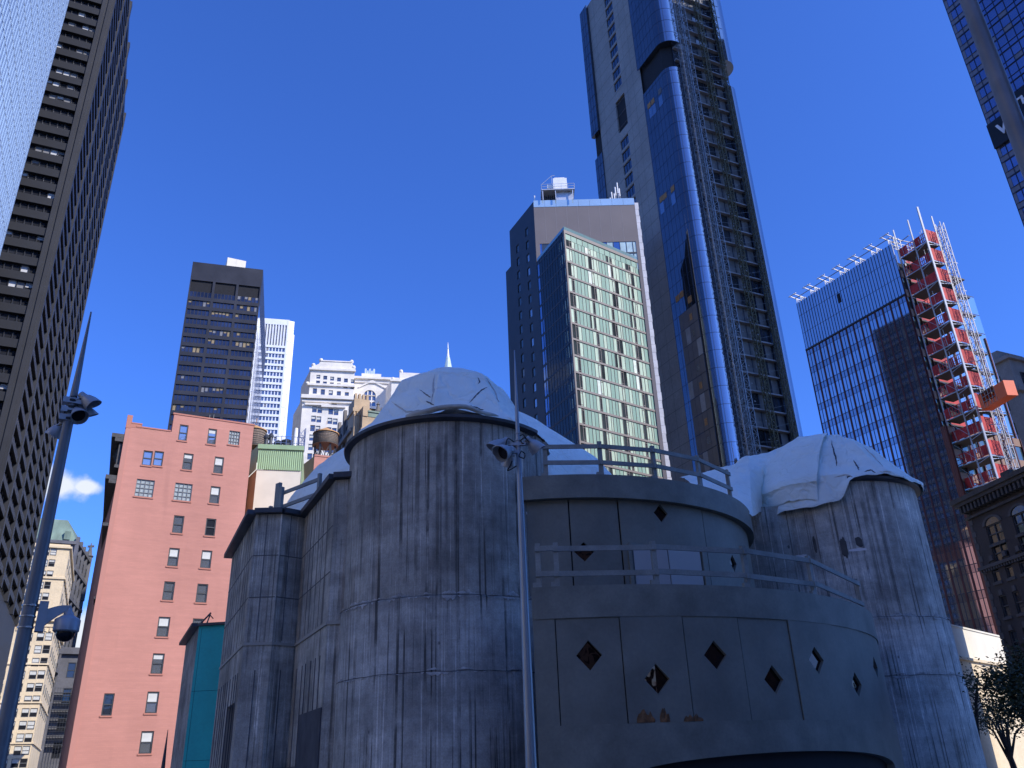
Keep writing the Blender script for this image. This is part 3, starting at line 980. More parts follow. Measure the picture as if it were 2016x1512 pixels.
for i in range(NI + 1):
    base = len(mb.v); h = i / NI
    for j in range(NJ + 1):
        t = j / NJ
        a_, b_ = along(tp3, t), along(bp3, t)
        p = a_.lerp(b_, h)
        # belly of the sheet resting on the turret rim
        out = Vector((-p.x, -p.y, 0)).normalized()
        belly = math.sin(math.pi * h ** .8) * .36
        q = Vector((p.x * 1.6, p.z * 1.6, 3))
        w = noise.noise(q) * .14 + noise.noise(q * 2.7) * .07 + noise.noise(q * 6) * .03
        edge = math.sin(math.pi * min(1, h * 1.15)) * .5 + .5
        p = p + out * (belly + w * edge) + Vector((0, 0, noise.noise(q + Vector((0, 0, 9))) * .08 + noise.noise(q * 4 + Vector((0, 0, 9))) * .04 * (1 + (i == NI))))
        # keep the sheet outside the dome and the turret it lies on
        zz = p.z; rr_ = RT + .2
        for (ra, za), (rb, zb2) in zip(prof2[:-1], prof2[1:]):
            if zb2 <= zz <= za: rr_ = ra + (rb - ra) * (za - zz) / max(1e-4, za - zb2) + .10
        dv = Vector((p.x - C2.x, p.y - C2.y))
        if zz < prof2[0][1] and dv.length < rr_:
            dv = dv.normalized() * rr_; p = Vector((C2.x + dv.x, C2.y + dv.y, p.z))
        mb.v.append(p)
    rows.append(base)
for i in range(NI):
    for j in range(NJ):
        mb.f.append((rows[i] + j, rows[i] + j + 1, rows[i + 1] + j + 1, rows[i + 1] + j)); mb.mi.append(0); mb.uv.append([(0, 0)] * 4)
solo('tarpaulin', mb, mTarp, 'crumpled white sheet sagging between the upper railing and the right turret', 'tarpaulin', smooth=30)

# dark creases and torn seams, greyer folds: flat ribbons laid on the sheets
from mathutils.bvhtree import BVHTree
mCrease = mat('shadowed_tear', (.10, .10, .105), .8)  # near-black colour puts the shade of creases and tears into the ribbon
mFold = mat('grey_fold', (.50, .48, .43), .6, var=.2, scale=5)  # greyer strip running along the folds
def crease(o, lines, m, nm, wid=.03):
    me = o.data
    bv = BVHTree.FromPolygons([v.co + ORG[o.name] for v in me.vertices], [tuple(p.vertices) for p in me.polygons])
    for ln in lines:
        P = []
        for k in range(len(ln) - 1):
            for i in range(4):
                x = ln[k][0] + (ln[k + 1][0] - ln[k][0]) * i / 4; y = ln[k][1] + (ln[k + 1][1] - ln[k][1]) * i / 4
                h = bv.ray_cast(CAM, ray(x + rnd.uniform(-1, 1), y + rnd.uniform(-.6, .6)))
                if h[0] is not None: P.append(h[0] + h[1] * (.012 if h[1].dot(CAM - h[0]) > 0 else -.012))
        if len(P) < 3: continue
        mb = MB()
        for i in range(len(P) - 1):
            d = (P[i + 1] - P[i]); s_ = d.cross(CAM - P[i]).normalized()
            w0 = wid * math.sin(math.pi * (i + .15) / len(P)) * rnd.uniform(.5, 1.2); w1 = wid * math.sin(math.pi * (i + 1.15) / len(P)) * rnd.uniform(.5, 1.2)
            mb.face([P[i] - s_ * w0, P[i] + s_ * w0, P[i + 1] + s_ * w1, P[i + 1] - s_ * w1])
        part(nm, mb, m, o)
crease(tarp1, [[(962, 762), (948, 768), (934, 782), (922, 798)], [(826, 768), (840, 778), (850, 784)], [(838, 790), (846, 794), (856, 800)], [(940, 742), (944, 752), (940, 758)], [(930, 800), (945, 806), (955, 808)]], mCrease, 'tear', .022)
crease(tarp1, [[(856, 735), (854, 765), (850, 800)], [(952, 735), (972, 770), (985, 800)], [(900, 806), (925, 800), (945, 810)], [(770, 790), (800, 812), (850, 806)]], mFold, 'fold', .03)
crease(tarp2, [[(1637, 866), (1640, 884), (1646, 905), (1649, 922)], [(1680, 905), (1688, 920), (1692, 928)], [(1700, 930), (1715, 926), (1725, 932)]], mCrease, 'tear', .035)
crease(tarp2, [[(1590, 862), (1588, 900), (1582, 950)], [(1700, 880), (1720, 900), (1745, 925)], [(1640, 940), (1665, 935), (1690, 945)]], mFold, 'fold', .03)
# ------------------------------------------------------------------ city materials
def brick_mat(name, col, var=.14):
    m, t, b = nodes_of(name)
    uv = t.nodes.new('ShaderNodeTexCoord').outputs['UV']
    br = t.nodes.new('ShaderNodeTexBrick')
    br.inputs['Scale'].default_value = 1.0
    br.inputs['Brick Width'].default_value = .42; br.inputs['Row Height'].default_value = .15
    br.inputs['Mortar Size'].default_value = .012
    br.inputs['Color1'].default_value = (*col, 1); br.inputs['Color2'].default_value = (col[0] * .95, col[1] * .95, col[2] * .95, 1)
    br.inputs['Mortar'].default_value = (col[0] * .92, col[1] * .93, col[2] * .94, 1)
    t.links.new(uv, br.inputs['Vector'])
    def mp(s):
        n = t.nodes.new('ShaderNodeMapping'); n.inputs['Scale'].default_value = s
        t.links.new(uv, n.inputs['Vector']); return n.outputs[0]
    n1 = tnoise(t, mp((.15, .06, 1)), 1.0, 4)
    n2 = tnoise(t, mp((.25, 2.2, 1)), 1.0, 4, .6)
    v = tmath(t, 'MULTIPLY', trange(t, n1, .3, .7, 1 - var, 1 + var * .6, False), trange(t, n2, .3, .7, .93, 1.05, False))
    n3 = tnoise(t, mp((.5, .05, 1)), 1.0, 3)
    v = tmath(t, 'MULTIPLY', v, trange(t, n3, .58, .75, 1, .88))
    c = tmix(t, 1.0, br.outputs[0], v, 'MULTIPLY')
    t.links.new(c, b.inputs['Base Color'])
    b.inputs['Roughness'].default_value = .8
    return m
mBrick = brick_mat('painted_salmon_brick', (.55, .245, .19))
mBrickD = brick_mat('darker_salmon_brick', (.52, .21, .15))
mFrame = mat('dark_window_frame', (.045, .047, .05), .5)
mFrameG = mat('grey_window_frame', (.16, .165, .17), .5)
mPaneW = glass('window_pane', (.42, .45, .48), .05, .75, .01, 1.0, .4)
mPaneD = glass('dark_window_pane', (.06, .065, .08), .06, .6, .01, 1.0, .4)
mBlind = mat('pale_blind', (.62, .62, .58), .7, var=.12, scale=1)
mGlassB = mat('glass_block', (.34, .38, .38), .35, var=.3, scale=3, fine=.2)
mStone = mat('pale_stone', (.80, .75, .67), .75, var=.12, scale=.25, fine=.06)
mStoneD = mat('weathered_stone', (.19, .17, .155), .8, var=.3, scale=.3, fine=.15)
mCream = mat('cream_limestone', (.74, .60, .40), .75, var=.12, scale=.2, fine=.08)
mWhiteM = mat('white_aluminium', (.80, .80, .80), .5, .1, var=.06, scale=.2)
mBlackM = mat('black_anodised_metal', (.042, .040, .042), .45, .4, var=.25, scale=.15)
mSteelD = mat('dark_painted_steel', (.017, .018, .022), .5, .2, var=.22, scale=.12, fine=.08)
mSteelL = mat('lighter_steel_edge', (.030, .031, .036), .5, .3, var=.2, scale=.2)
mGreenM = mat('green_corrugated_metal', (.30, .43, .24), .55, var=.1, scale=.6)
mWhitePlaster = mat('cream_plaster', (.74, .68, .55), .8, var=.06, scale=.5)
mYellow = mat('ochre_plaster', (.46, .34, .19), .8, var=.15, scale=.5)
mCopper = mat('green_copper_roof', (.17, .24, .19), .6, var=.25, scale=.4, stretch=(1, 1, .15), fine=.1)
mWood = mat('weathered_tank_wood', (.20, .15, .115), .85, var=.5, scale=2.2, stretch=(6, 6, .4), fine=.25)
mCone = mat('tan_tank_roof', (.55, .30, .12), .7, var=.12, scale=1)

# ------------------------------------------------------------------ salmon brick building
HB = 36.5
bA, bB = v2(at_h(340, 815, HB)), v2(at_h(500, 838, HB))
bu = (bB - bA).normalized()
q = Fac(bA, bB)
sA, zA = q.uv(249, 838)
A0 = bA + bu * sA
fb = Fac(A0, bB)
brick = thing('brick_building', (A0.x, A0.y, 0), 'tall salmon painted brick building with few scattered windows on its blank wall', 'building')
wins = [(490, 110, 40, 70, 's'), (610, 126, 40, 68, 's'), (703, 132, 50, 61, 'g'), (340, 216, 44, 65, 's'), (386, 218, 44, 65, 's'), (509, 231, 45, 72, 's'), (638, 246, 43, 73, 's'),
        (329, 342, 84, 76, 'm'), (489, 358, 80, 76, 'm'), (622, 370, 45, 75, 's'), (469, 493, 48, 77, 's'), (604, 505, 46, 76, 'd'),
        (449, 630, 48, 80, 's'), (586, 639, 48, 78, 's'), (429, 771, 50, 82, 's'), (568, 781, 50, 82, 's'), (407, 921, 54, 87, 's'), (548, 928, 48, 86, 's'),
        (383, 1075, 54, 89, 's'), (360, 1237, 54, 94, 's'), (175, 1246, 48, 97, 'd'), (336, 1404, 58, 98, 's')]
holes = []; wl = []
for X, Y, w, h, k in wins:
    px, py = 130 + X / 2.123, 800 + Y / 2.123
    s0, z0 = fb.uv(px, py)
    a, _ = fb.uv(px - w / 4.246, py); b, _ = fb.uv(px + w / 4.246, py)
    _, c = fb.uv(px, py - h / 4.246); _, d = fb.uv(px, py + h / 4.246)
    ww, hh = abs(b - a) * .92, abs(c - d) * .96
    holes.append((s0 - ww / 2, s0 + ww / 2, z0 - hh / 2, z0 + hh / 2)); wl.append((s0, z0 - hh / 2, ww, hh, k))
_, zlow = fb.uv(300, 845)
sstep, _ = fb.uv(341, 830)
mb = MB()
fb.wall(mb, 0, sstep, 0, zlow, [h for h in holes if h[1] < sstep or h[3] < zlow - .2 and h[0] < sstep and h[1] <= sstep], .28)
fb.wall(mb, sstep, fb.L, 0, HB, [h for h in holes if h[0] >= sstep], .28)
# the far sides and roof
back = G1 * 24
pl = [fb.P(fb.L, 0), fb.P(fb.L, 0) + Vector((back.x, back.y, 0)), fb.P(0, 0) + Vector((back.x - 1.5, back.y, 0)), fb.P(0, 0)]
for i in range(3):
    a, b = pl[i], pl[i + 1]
    mb.face([a, b, b + Vector((0, 0, zlow if i else HB)), a + Vector((0, 0, zlow if i else HB))])
st = fb.P(sstep, 0); stb = st + Vector((back.x, back.y, 0))
mb.face([fb.P(0, zlow), fb.P(sstep, zlow), stb + Vector((0, 0, zlow)), pl[2] + Vector((0, 0, zlow))])
mb.face([fb.P(sstep, HB), fb.P(fb.L, HB), pl[1] + Vector((0, 0, HB)), stb + Vector((0, 0, HB))])
mb.face([fb.P(sstep, zlow), fb.P(sstep, HB), stb + Vector((0, 0, HB)), stb + Vector((0, 0, zlow))])
part('wall', mb, mBrick, brick)
cp_ = MB()
fb.box(cp_, sstep - .1, fb.L + .08, HB, HB + .16, -.4, .06)
fb.box(cp_, .9, sstep - .1, zlow, zlow + .14, -.4, .06)
s1, zt = fb.uv(262, 832); s2, zt2 = fb.uv(279, 838)
fb.box(cp_, -.05, s1 - .1, zlow - .2, zt + .75, -.5, .02); fb.box(cp_, s1 - .1, s2, zlow - .1, zt2 + .1, -.5, .018)
fb.box(cp_, s1 - .16, s2 + .05, zt2 + .1, zt2 + .22, -.5, .05)
part('coping', cp_, mBrickD, brick)
# shallow chimney breast and string lines in the blank wall
cb = MB()
fb.box(cb, -.02, .42, 0, zlow - .4, -.2, .05)
part('corner_quoin', cb, mBrick, brick)
for (s0, z0, ww, hh, k) in wl:
    if k == 'g': ms = win_meshes(ww, hh, .06, 4, 4, .1, mFrameG, mGlassB)
    elif k == 'm': ms = win_meshes(ww, hh, .06, 4, 4, .1, mFrameG, mGlassB)
    elif k == 'd': ms = win_meshes(ww, hh, .1, 2, 1, .1, mFrame, mPaneD)
    else: ms = win_meshes(ww, hh, .1, 2, 1, .1, mFrame, mPaneW, rnd.choice([0, .25, .45, .55, 0]), mBlind)
    wo_ = put_win(brick, fb, s0, z0, ms, .16)
    sm_ = MB(); sm_.bx(-ww / 2 - .08, ww / 2 + .08, -.24, -.05, -.14, -.003)
    so_ = link(bpy.data.objects.new('sill', mesh_of('sill', sm_, mBrickD))); so_.parent = wo_
# street cornice seen from the side, with brackets
mCorn = mat('cornice_iron', (.05, .048, .05), .6, var=.4, scale=3)
for i, (za, zb_, ov) in enumerate(((zlow - 1.3, zlow - .9, 1.15), (zlow - 1.7, zlow - 1.31, .8), (zlow - 4.4, zlow - 4.1, .45), (zlow - 5.6, zlow - 5.2, 1.05), (zlow - 6.0, zlow - 5.61, .7), (zlow - 10.2, zlow - 9.9, .55), (zlow - 17, zlow - 16.8, .2), (1.6, 2.2, .5))):
    p = fb.P(0, za, -.02 - .003 * i)
    cn = MB(); cn.box(p, -bu.to_3d() * ov, Vector((back.x, back.y, 0)) * .98, (0, 0, zb_ - za))
    part('cornice', cn, mCorn, brick)
for k in range(5):
    p = fb.P(0, zlow - 4.0 + k * .5, -.3 - .9 * k)
    cn = MB(); cn.box(p, -bu.to_3d() * (.35 + .08 * k), Vector((back.x, back.y, 0)).normalized() * .3, (0, 0, 2.2))
    part('bracket', cn, mCorn, brick)
part('roof_vent', (lambda m: (m.tube([fb.P(sstep + 3.6, HB, -1.5), fb.P(sstep + 3.6, HB + 1.1, -1.5)], .09, 8), m.tube([fb.P(sstep + 4.0, HB, -1.5), fb.P(sstep + 4.0, HB + 1.2, -1.5)], .09, 8), m)[-1])(MB()), mFlash, brick)

# ------------------------------------------------------------------ ribbon-window builder for office towers
def ribbon(parent, fac, q0, q1, z0, z1, nmul, mm, mp, d=-.25, mw=.12, lit=None, lit_mats=None, name='window_band', rs=None):
    """one storey's band of glass with its mullions; some panes show blinds"""
    mb = MB()
    w = (q1 - q0) / nmul
    for i in range(nmul):
        m = 1
        if lit and (rs or rnd).random() < lit:
            m = 2 + (rs or rnd).randrange(len(lit_mats))
        if m == 1:
            fac.quad(mb, q0 + i * w, q0 + (i + 1) * w, z0, z1, d, 1)
        else:
            f_ = (rs or rnd).choice([1.0, .55, .75, .4])
            zc = z1 - (z1 - z0) * f_
            fac.quad(mb, q0 + i * w, q0 + (i + 1) * w, zc, z1, d, m)
            if f_ < 1: fac.quad(mb, q0 + i * w, q0 + (i + 1) * w, z0, zc, d, 1)
    for i in range(nmul + 1):
        q = q0 + i * w
        fac.box(mb, max(q0, q - mw / 2), min(q1, q + mw / 2), z0, z1, d + .003, d + .16, 0)
    return part(name, mb, [mm, mp] + (lit_mats or []), parent)

# ------------------------------------------------------------------ dark steel tower, far left
HL = 1.7 + 157 * .8301
farc = v2(at_h(245, 225, HL))
ridge = hit_az(farc, G1, az(222, 0) * .5 + az(81, 600) * .5)
fr_ = Fac(ridge, farc)                         # right hand face, receding
leftc = ridge - G2 * 48
fl_ = Fac(leftc, ridge)                        # front face
tower = thing('steel_office_tower', (ridge.x, ridge.y, 0), 'very tall dark steel tower with deep ribbon windows at the far left', 'tower')
core = MB()
bkl = leftc + G1 * fr_.L
core.prism([leftc - (leftc - ridge).normalized() * .0 + G1 * 1.3 + G2 * 0, ridge + G1 * 1.3 - G2 * 1.3, farc - G2 * 1.3, bkl], 0, HL - 1)
part('core_wall', core, mSteelD, tower)
mPaneB = glass('smoked_glass', (.075, .08, .10), .06, .7, .01, .5, .35)
mBl2 = mat('white_office_blind', (.55, .55, .56), .7, var=.1)
mBl3 = mat('grey_office_blind', (.20, .20, .21), .7, var=.1)
FH = 2.34
zs = [26 + FH * i for i in range(int((HL - 28) / FH))]
rs = random.Random(5)
for i, z in enumerate(zs):
    sp = MB()
    fl_.box(sp, 0, fl_.L - 1.3, z + 1.17, z + FH, -.65, -.02, 0)
    part('spandrel', sp, mSteelD, tower)
    ribbon(tower, fl_, fl_.L - 36, fl_.L - 1.3, z, z + 1.17, 38, mSteelD, mPaneB, -.55, .1, rs.choice([.04, .06, .1, .1, .45]), [mBl2, mBl3], rs=rs)
for f_ in (fl_, fr_):
    for za_, zb_ in ((0, 26), (zs[-1] + FH, HL)):
        lo = MB(); f_.box(lo, 0, f_.L, za_, zb_, -.95, -.02)
        part('plain_wall', lo, mSteelD, tower)
# corner post with stepped edges
cpo = MB()
fl_.box(cpo, fl_.L - 1.3, fl_.L - .8, 0, HL, -1, .2); fl_.box(cpo, fl_.L - .8, fl_.L - .5, 0, HL, -1, .02)
fl_.box(cpo, fl_.L - .5, fl_.L - .03, 0, HL, -1, .2)
part('corner_column', cpo, mSteelL, tower)
nb = 5
bw = fr_.L / nb
for b in range(nb + 1):
    cmb = MB(); q = b * bw
    fr_.box(cmb, max(0, q - .6), min(fr_.L, q + .6), 26, HL, -.6, .34)
    part('column', cmb, mSteelL, tower)
for i, z in enumerate(zs):
    mb = MB()
    for b in range(nb):
        qa, qb = b * bw + .6, (b + 1) * bw - .6
        fr_.box(mb, qa, qb, z + 1.5, z + FH, -.55, .2, 0)
        fr_.quad(mb, qa, qb, z, z + 1.5, -.38, 1)
        for k in range(1, 5):
            q = qa + (qb - qa) * k / 5
            fr_.box(mb, q - .06, q + .06, z, z + 1.5, -.37, -.14, 2)
    part('window_band', mb, [mSteelL, mPaneB, mSteelD], tower)

# ------------------------------------------------------------------ silver glass tower at the frame's left edge
gc = pol(RAD(-36.3), 92)
near = gc - G1 * 43
fg = Fac(near, gc)
HG = 155
gt = thing('silver_glass_tower', (gc.x, gc.y, 0), 'pale silver blue glass tower with fine vertical fins, cut by the left frame edge', 'tower')
mSilver = glass('silver_blue_glass', (.30, .40, .52), .06, .9, .002, .6, .08)
mFin = mat('silver_fin', (.26, .34, .46), .35, .6, var=.05)
mb = MB(); fg.quad(mb, 0, fg.L, 0, HG, 0)
for a, b in ((gc, gc - G2 * 18), (gc - G2 * 18, near - G2 * 18), (near - G2 * 18, near)):
    mb.face([(a.x, a.y, 0), (b.x, b.y, 0), (b.x, b.y, HG), (a.x, a.y, HG)])
mb.face([fg.P(0, HG), fg.P(fg.L, HG), (fg.P(fg.L, HG) - Vector((G2.x * 18, G2.y * 18, 0))), (fg.P(0, HG) - Vector((G2.x * 18, G2.y * 18, 0)))])
cw = part('curtain_wall', mb, mSilver, gt)
mb = MB()
k = int(fg.L / .95)
for i in range(k + 1):
    q = min(fg.L - .05, fg.L * i / k)
    fg.box(mb, q - .04, q + .04, 20, HG, .002, .10)
part('fins', mb, mFin, cw)
mb = MB()
for i in range(52):
    fg.box(mb, 0, fg.L, 22 + 2.5 * i, 22.08 + 2.5 * i, .002, .02)
part('floor_lines', mb, mat('silver_joint', (.34, .40, .48), .4, .4), cw)

# ------------------------------------------------------------------ black office slab
HK = 190.0
kA, kB, kC = v2(at_h(380, 515, HK)), v2(at_h(518, 531, HK)), v2(at_h(523, 700, HK))
fk = Fac(kA, kB)
bt = thing('black_office_slab', (kA.x, kA.y, 0), 'flat topped black office slab with rows of dark windows behind the brick building', 'tower')
bo = MB()
kD = kA + (kC - kB)
fk2 = Fac(kB, kC)
dB = .6
bo.prism([kA - Vector((fk.n.x, fk.n.y)) * dB, kB - Vector((fk.n.x, fk.n.y)) * dB - Vector((fk2.n.x, fk2.n.y)) * .3, kC - Vector((fk2.n.x, fk2.n.y)) * .3, kD], 0, HK - .4)
part('core_wall', bo, mBlackM, bt)
_, zt1 = fk.uv(385, 551); _, zt2 = fk.uv(385, 566); _, zr1 = fk.uv(378, 592); _, zrN = fk.uv(352, 800)
FHk = 4.02
rows = [zt2 - FHk - FHk * i for i in range(34)]
fr = MB()
ps = [0, .45, fk.L * .335 - .45, fk.L * .335 + .45, fk.L * .665 - .45, fk.L * .665 + .45, fk.L - .45, fk.L]
for i in (0, 2, 4, 6): fk.box(fr, ps[i], ps[i + 1], 20, zt1, -.55, 0)
fk.box(fr, 0, fk.L, zt1, HK, -.55, .002)
for z in rows: fk.box(fr, 0, fk.L, z - 1.55, z, -.55, -.004)
fk.box(fr, 0, fk.L, zt2 - 1.3, zt2, -.55, -.004) if False else None
fk.box(fr, 0, fk.L, 0, 20, -.55, .0)
part('frame_wall', fr, mBlackM, bt)
lv = MB(); fk.quad(lv, 0, fk.L, zt2 - 1.6, zt1, -.58)
part('louvre_recess', lv, mBlack, bt)
mTanB = mat('tan_office_blind', (.30, .225, .12), .7, var=.15)
mDkP = glass('black_tower_glass', (.085, .09, .115), .05, .75, .02, .22, .5)
rs = random.Random(21)
for i, z in enumerate(rows[:30]):
    for b in range(3):
        qa, qb = ps[b * 2 + 1], ps[b * 2 + 2]
        if i < 19:
            ribbon(bt, fk, qa, qb, z, z + FHk - 1.55, 6, mBlackM, mDkP, -.45, .28, rs.choice([0, 0, .08, .1, .6]), [mTanB, mTanB, mBl3], rs=rs)
sd = MB(); fk2.quad(sd, 0, fk2.L, 0, HK - 6, 0)
side = part('side_wall', sd, glass('black_side_glass', (.35, .36, .40), .06, .9, .012, .2, .3), bt)
tp = MB(); fk2.box(tp, 0, fk2.L, HK - 16, HK, -.4, .03)
for k in range(34): fk2.box(tp, 0, fk2.L, 30 + k * FHk, 31.2 + k * FHk, -.2, .02)
part('side_frame', tp, mBlackM, side)
pa, pb = at_h(451, 522, HK + 1), at_h(489, 530, HK + 1)
ph = MB(); fp = Fac(v2(pa) + G1 * 14, v2(pb) + G1 * 14); fp.box(ph, 0, fp.L, HK - 4, HK + 13.5, -8, 0); fp.box(ph, fp.L * .5 - .06, fp.L * .5 + .06, HK, HK + 13.4, 0, .05)
part('penthouse', ph, mWhitePlaster, bt)

# ------------------------------------------------------------------ white office tower
HW = 240.0
wA, wM, wR = v2(at_h(492, 624, HW)), v2(at_h(570, 630, HW)), v2(at_h(580, 632, HW))
fw_ = Fac(wA, wM); fw2 = Fac(wM, wR)
wt = thing('white_office_tower', (wA.x, wA.y, 0), 'bright white office tower with window rows under a louvred crown', 'tower')
mb = MB()
mb.prism([wA - v2(fw_.n) * .7, wM - v2(fw_.n) * .7, wM, wR, wR + G1 * 45, wA + G1 * 50], 0, HW - .5)
part('core_wall', mb, mWhiteM, wt)
_, zc0 = fw_.uv(560, 681); _, zc1 = fw_.uv(560, 640)
fr = MB()
fw_.box(fr, 0, fw_.L, zc1, HW, -.8, 0)
nF = 18
FHw = 0
_, zb_ = fw_.uv(548, 868)
FHw = (zc0 - zb_) / 15
for i in range(40):
    z = zc0 - FHw * i
    if z < 20: break
    fw_.box(fr, 0, fw_.L, z - FHw * .36, z, -.8, 0)
fw_.box(fr, fw_.L - 1.0, fw_.L + .02, 0, HW, -.8, .05)
part('spandrels', fr, mWhiteM, wt)
lv = MB()
fw_.quad(lv, 0, fw_.L, zc0, zc1, -.6, 0)
for k in range(14):
    q = fw_.L * (k + .5) / 14
    fw_.box(lv, q - .35, q + .35, zc0, zc1, -.6, -.05, 1)
part('louvres', lv, [mat('louvre_grey', (.26, .26, .27), .6), mWhiteM], wt)
mPw = glass('pale_tower_glass', (.16, .20, .27), .06, .6, .01, .3, .3)
rs = random.Random(3)
for i in range(18):
    z = zc0 - FHw * (i + 1)
    ribbon(wt, fw_, 0, fw_.L - 1.0, z, z + FHw * .64, 12, mWhiteM, mPw, -.5, .5, .06, [mBl3], rs=rs)
sp = MB()
for k in range(24):
    fw2.box(sp, 0, fw2.L * 1.0, HW - 6 - k * 8, HW - 5.4 - k * 8, 0, .15)
fw2.box(sp, fw2.L - .8, fw2.L + .5, 0, HW - 9, -2, .2)
part('edge_fins', sp, mWhiteM, wt)

# ------------------------------------------------------------------ white classical building with arch
HE = 150.0
eA = v2(at_h(598, 790, HE)); 
fe0 = Fac(v2(at_h(612, 722, 165)), v2(at_h(697, 726, 165)))
ed = fe0.u
def on_plane(x, y, off=0.): return fe0.uv(x, y)
eq = thing('classical_stone_building', (fe0.A.x, fe0.A.y, 0), 'bright white classical stone high-rise with arched window and scrolled parapet, beyond the water tank', 'building')
def rect_from(x0, y0, x1, y1, fac=fe0):
    a, z1 = fac.uv(x0, y0); b, z0 = fac.uv(x1, y1)
    return a, b, z0, z1
sL, zTop = fe0.uv(612, 726)
sR, _ = fe0.uv(698, 735)
sLb, zMid = fe0.uv(601, 783)
sLm, zShoulder = fe0.uv(605, 757)
sRb, _ = fe0.uv(686, 790)
sRr = sR + 1.0
eh = []; ew = []
def add_win(X, Y, w, h, sc_=4.2, ox=480, oy=680, kind='w', fac=fe0, lst=None, wl=None):
    px, py = ox + X / sc_, oy + Y / sc_
    s0, z0 = fac.uv(px, py)
    mpp = (fac.P(s0, z0) - CAM).length / FPX
    ww, hh = w / sc_ * mpp * 1.03, h / sc_ * mpp * 1.16
    (lst if lst is not None else eh).append((s0 - ww / 2, s0 + ww / 2, z0 - hh / 2, z0 + hh / 2))
    (wl if wl is not None else ew).append((s0, z0 - hh / 2, ww, hh, kind))
for k in range(6):
    add_win(616 + 57 * k, 259 + 7.6 * k, 30, 30)
    add_win(613 + 57 * k, 307 + 7.6 * k, 30, 30)
for k in range(5): add_win(587 + 66 * k, 377 + 8 * k, 32, 42)
for j in range(5):
    for k in range(2):
        X0 = 584 - j * 8 + k * 135
        Y0 = 528 + j * 78 + k * 18
        add_win(X0, Y0, 36, 46); add_win(X0 + 44, Y0 + 6, 36, 46)
for k in range(2): add_win(612 + 135 * k, 463 + 17 * k, 40, 18, kind='v')
for j in range(5, 14):
    for k in range(2):
        X0 = 584 - j * 8 + k * 135; Y0 = 528 + j * 78 + k * 18
        add_win(X0, Y0, 36, 46); add_win(X0 + 44, Y0 + 6, 36, 46)
zs_ = sorted(eh, key=lambda h: h[2])
mb = MB()
fe0.wall(mb, sL, sR, zMid, zTop, [h for h in eh if h[2] > zMid], .6)
fe0.wall(mb, sLb - 1, sR, 0, zMid - .01, [h for h in eh if h[3] < zMid and h[2] > 2], .6)
bk = G1 * 20
for qa, za in ((sL, zTop), (sR, zTop), (sLb - 1, zMid)):
    a = fe0.P(qa, 0); b = a + bk.to_3d()
    mb.face([a, b, b + Vector((0, 0, za)), a + Vector((0, 0, za))])
a = fe0.P(sL, zTop); b = fe0.P(sR, zTop); mb.face([a, b, b + bk.to_3d(), a + bk.to_3d()])
a = fe0.P(sLb - 1, zMid); b = fe0.P(sR, zMid); mb.face([a, b, b + bk.to_3d(), a + bk.to_3d()])
part('wall', mb, mStone, eq)
protos = {}
for (s0, z0, ww, hh, k) in ew:
    if z0 < 2: continue
    key = (round(ww, 1), round(hh, 1), rnd.choice([0, 1]))
    if key not in protos:
        protos[key] = win_meshes(ww, hh, .14, 2, 1, .15, mFrameG, mPw, .5 if key[2] else 0, mBlind)
    if z0 > 60: put_win(eq, fe0, s0, z0, protos[key], .4)
co_ = MB()
def band(fac, mbb, q0, q1, z, h, pr): fac.box(mbb, q0, q1, z - h / 2, z + h / 2, -.3, pr)
_, zc = fe0.uv(650, 787); band(fe0, co_, sLb - 1.6, sR + .3, zMid + .2, 1.6, 1.6); band(fe0, co_, sLb - 1.2, sR + .2, zMid - 1.6, 1.0, .8)
_, zc = fe0.uv(607, 757); band(fe0, co_, sL - .8, sR + .4, zc, .9, .8)
band(fe0, co_, sL - .6, sR + .5, zTop - .2, .9, .9)
for k in range(2):
    s0, z0 = fe0.uv(480 + (606 + 135 * k) / 4.2, 680 + (500 + 18 * k) / 4.2)
    fe0.box(co_, s0 - 5, s0 + 5, z0, z0 + .8, -.2, 1.1)
part('cornice', co_, mStone, eq)
# scrolled parapet: low at its ends, raised in the middle, with ball finials
pr = MB()
s_a, z_a = fe0.uv(614, 722); s_b, z_b = fe0.uv(632, 711); s_c, z_c = fe0.uv(692, 717); s_d, z_d = fe0.uv(708, 733)
out = [(s_a, zTop), (s_a, zTop + 1.4), (s_b - 2.2, zTop + 1.8), (s_b - .9, z_b - 1.4), (s_b, z_b), (s_c, z_b), (s_c + .9, z_b - 1.4), (s_c + 1.8, zTop + 1.8), (sR, zTop + 1.2), (sR, zTop)]
pr.face([fe0.P(q, z, .0) for q, z in out]); pr.face([fe0.P(q, z, -1.2) for q, z in reversed(out)])
for i in range(len(out) - 1):
    (q0, z0), (q1, z1) = out[i], out[i + 1]
    pr.face([fe0.P(q0, z0), fe0.P(q1, z1), fe0.P(q1, z1, -1.2), fe0.P(q0, z0, -1.2)])
for q, z in ((s_a + .6, zTop + 1.4), (s_b, z_b), (s_c, z_b), (sR - .5, zTop + 1.2), (sLm, zShoulder)):
    p = fe0.P(q, z, -.6); pr.lathe((p.x, p.y), [(0.01, z - .3), (.7, z), (.95, z + .7), (.6, z + 1.4), (0.01, z + 1.7)], 10)
fe0.box(pr, s_b, s_c, z_b, z_b + .5, -1.3, .3)
part('parapet', pr, mStone, eq)
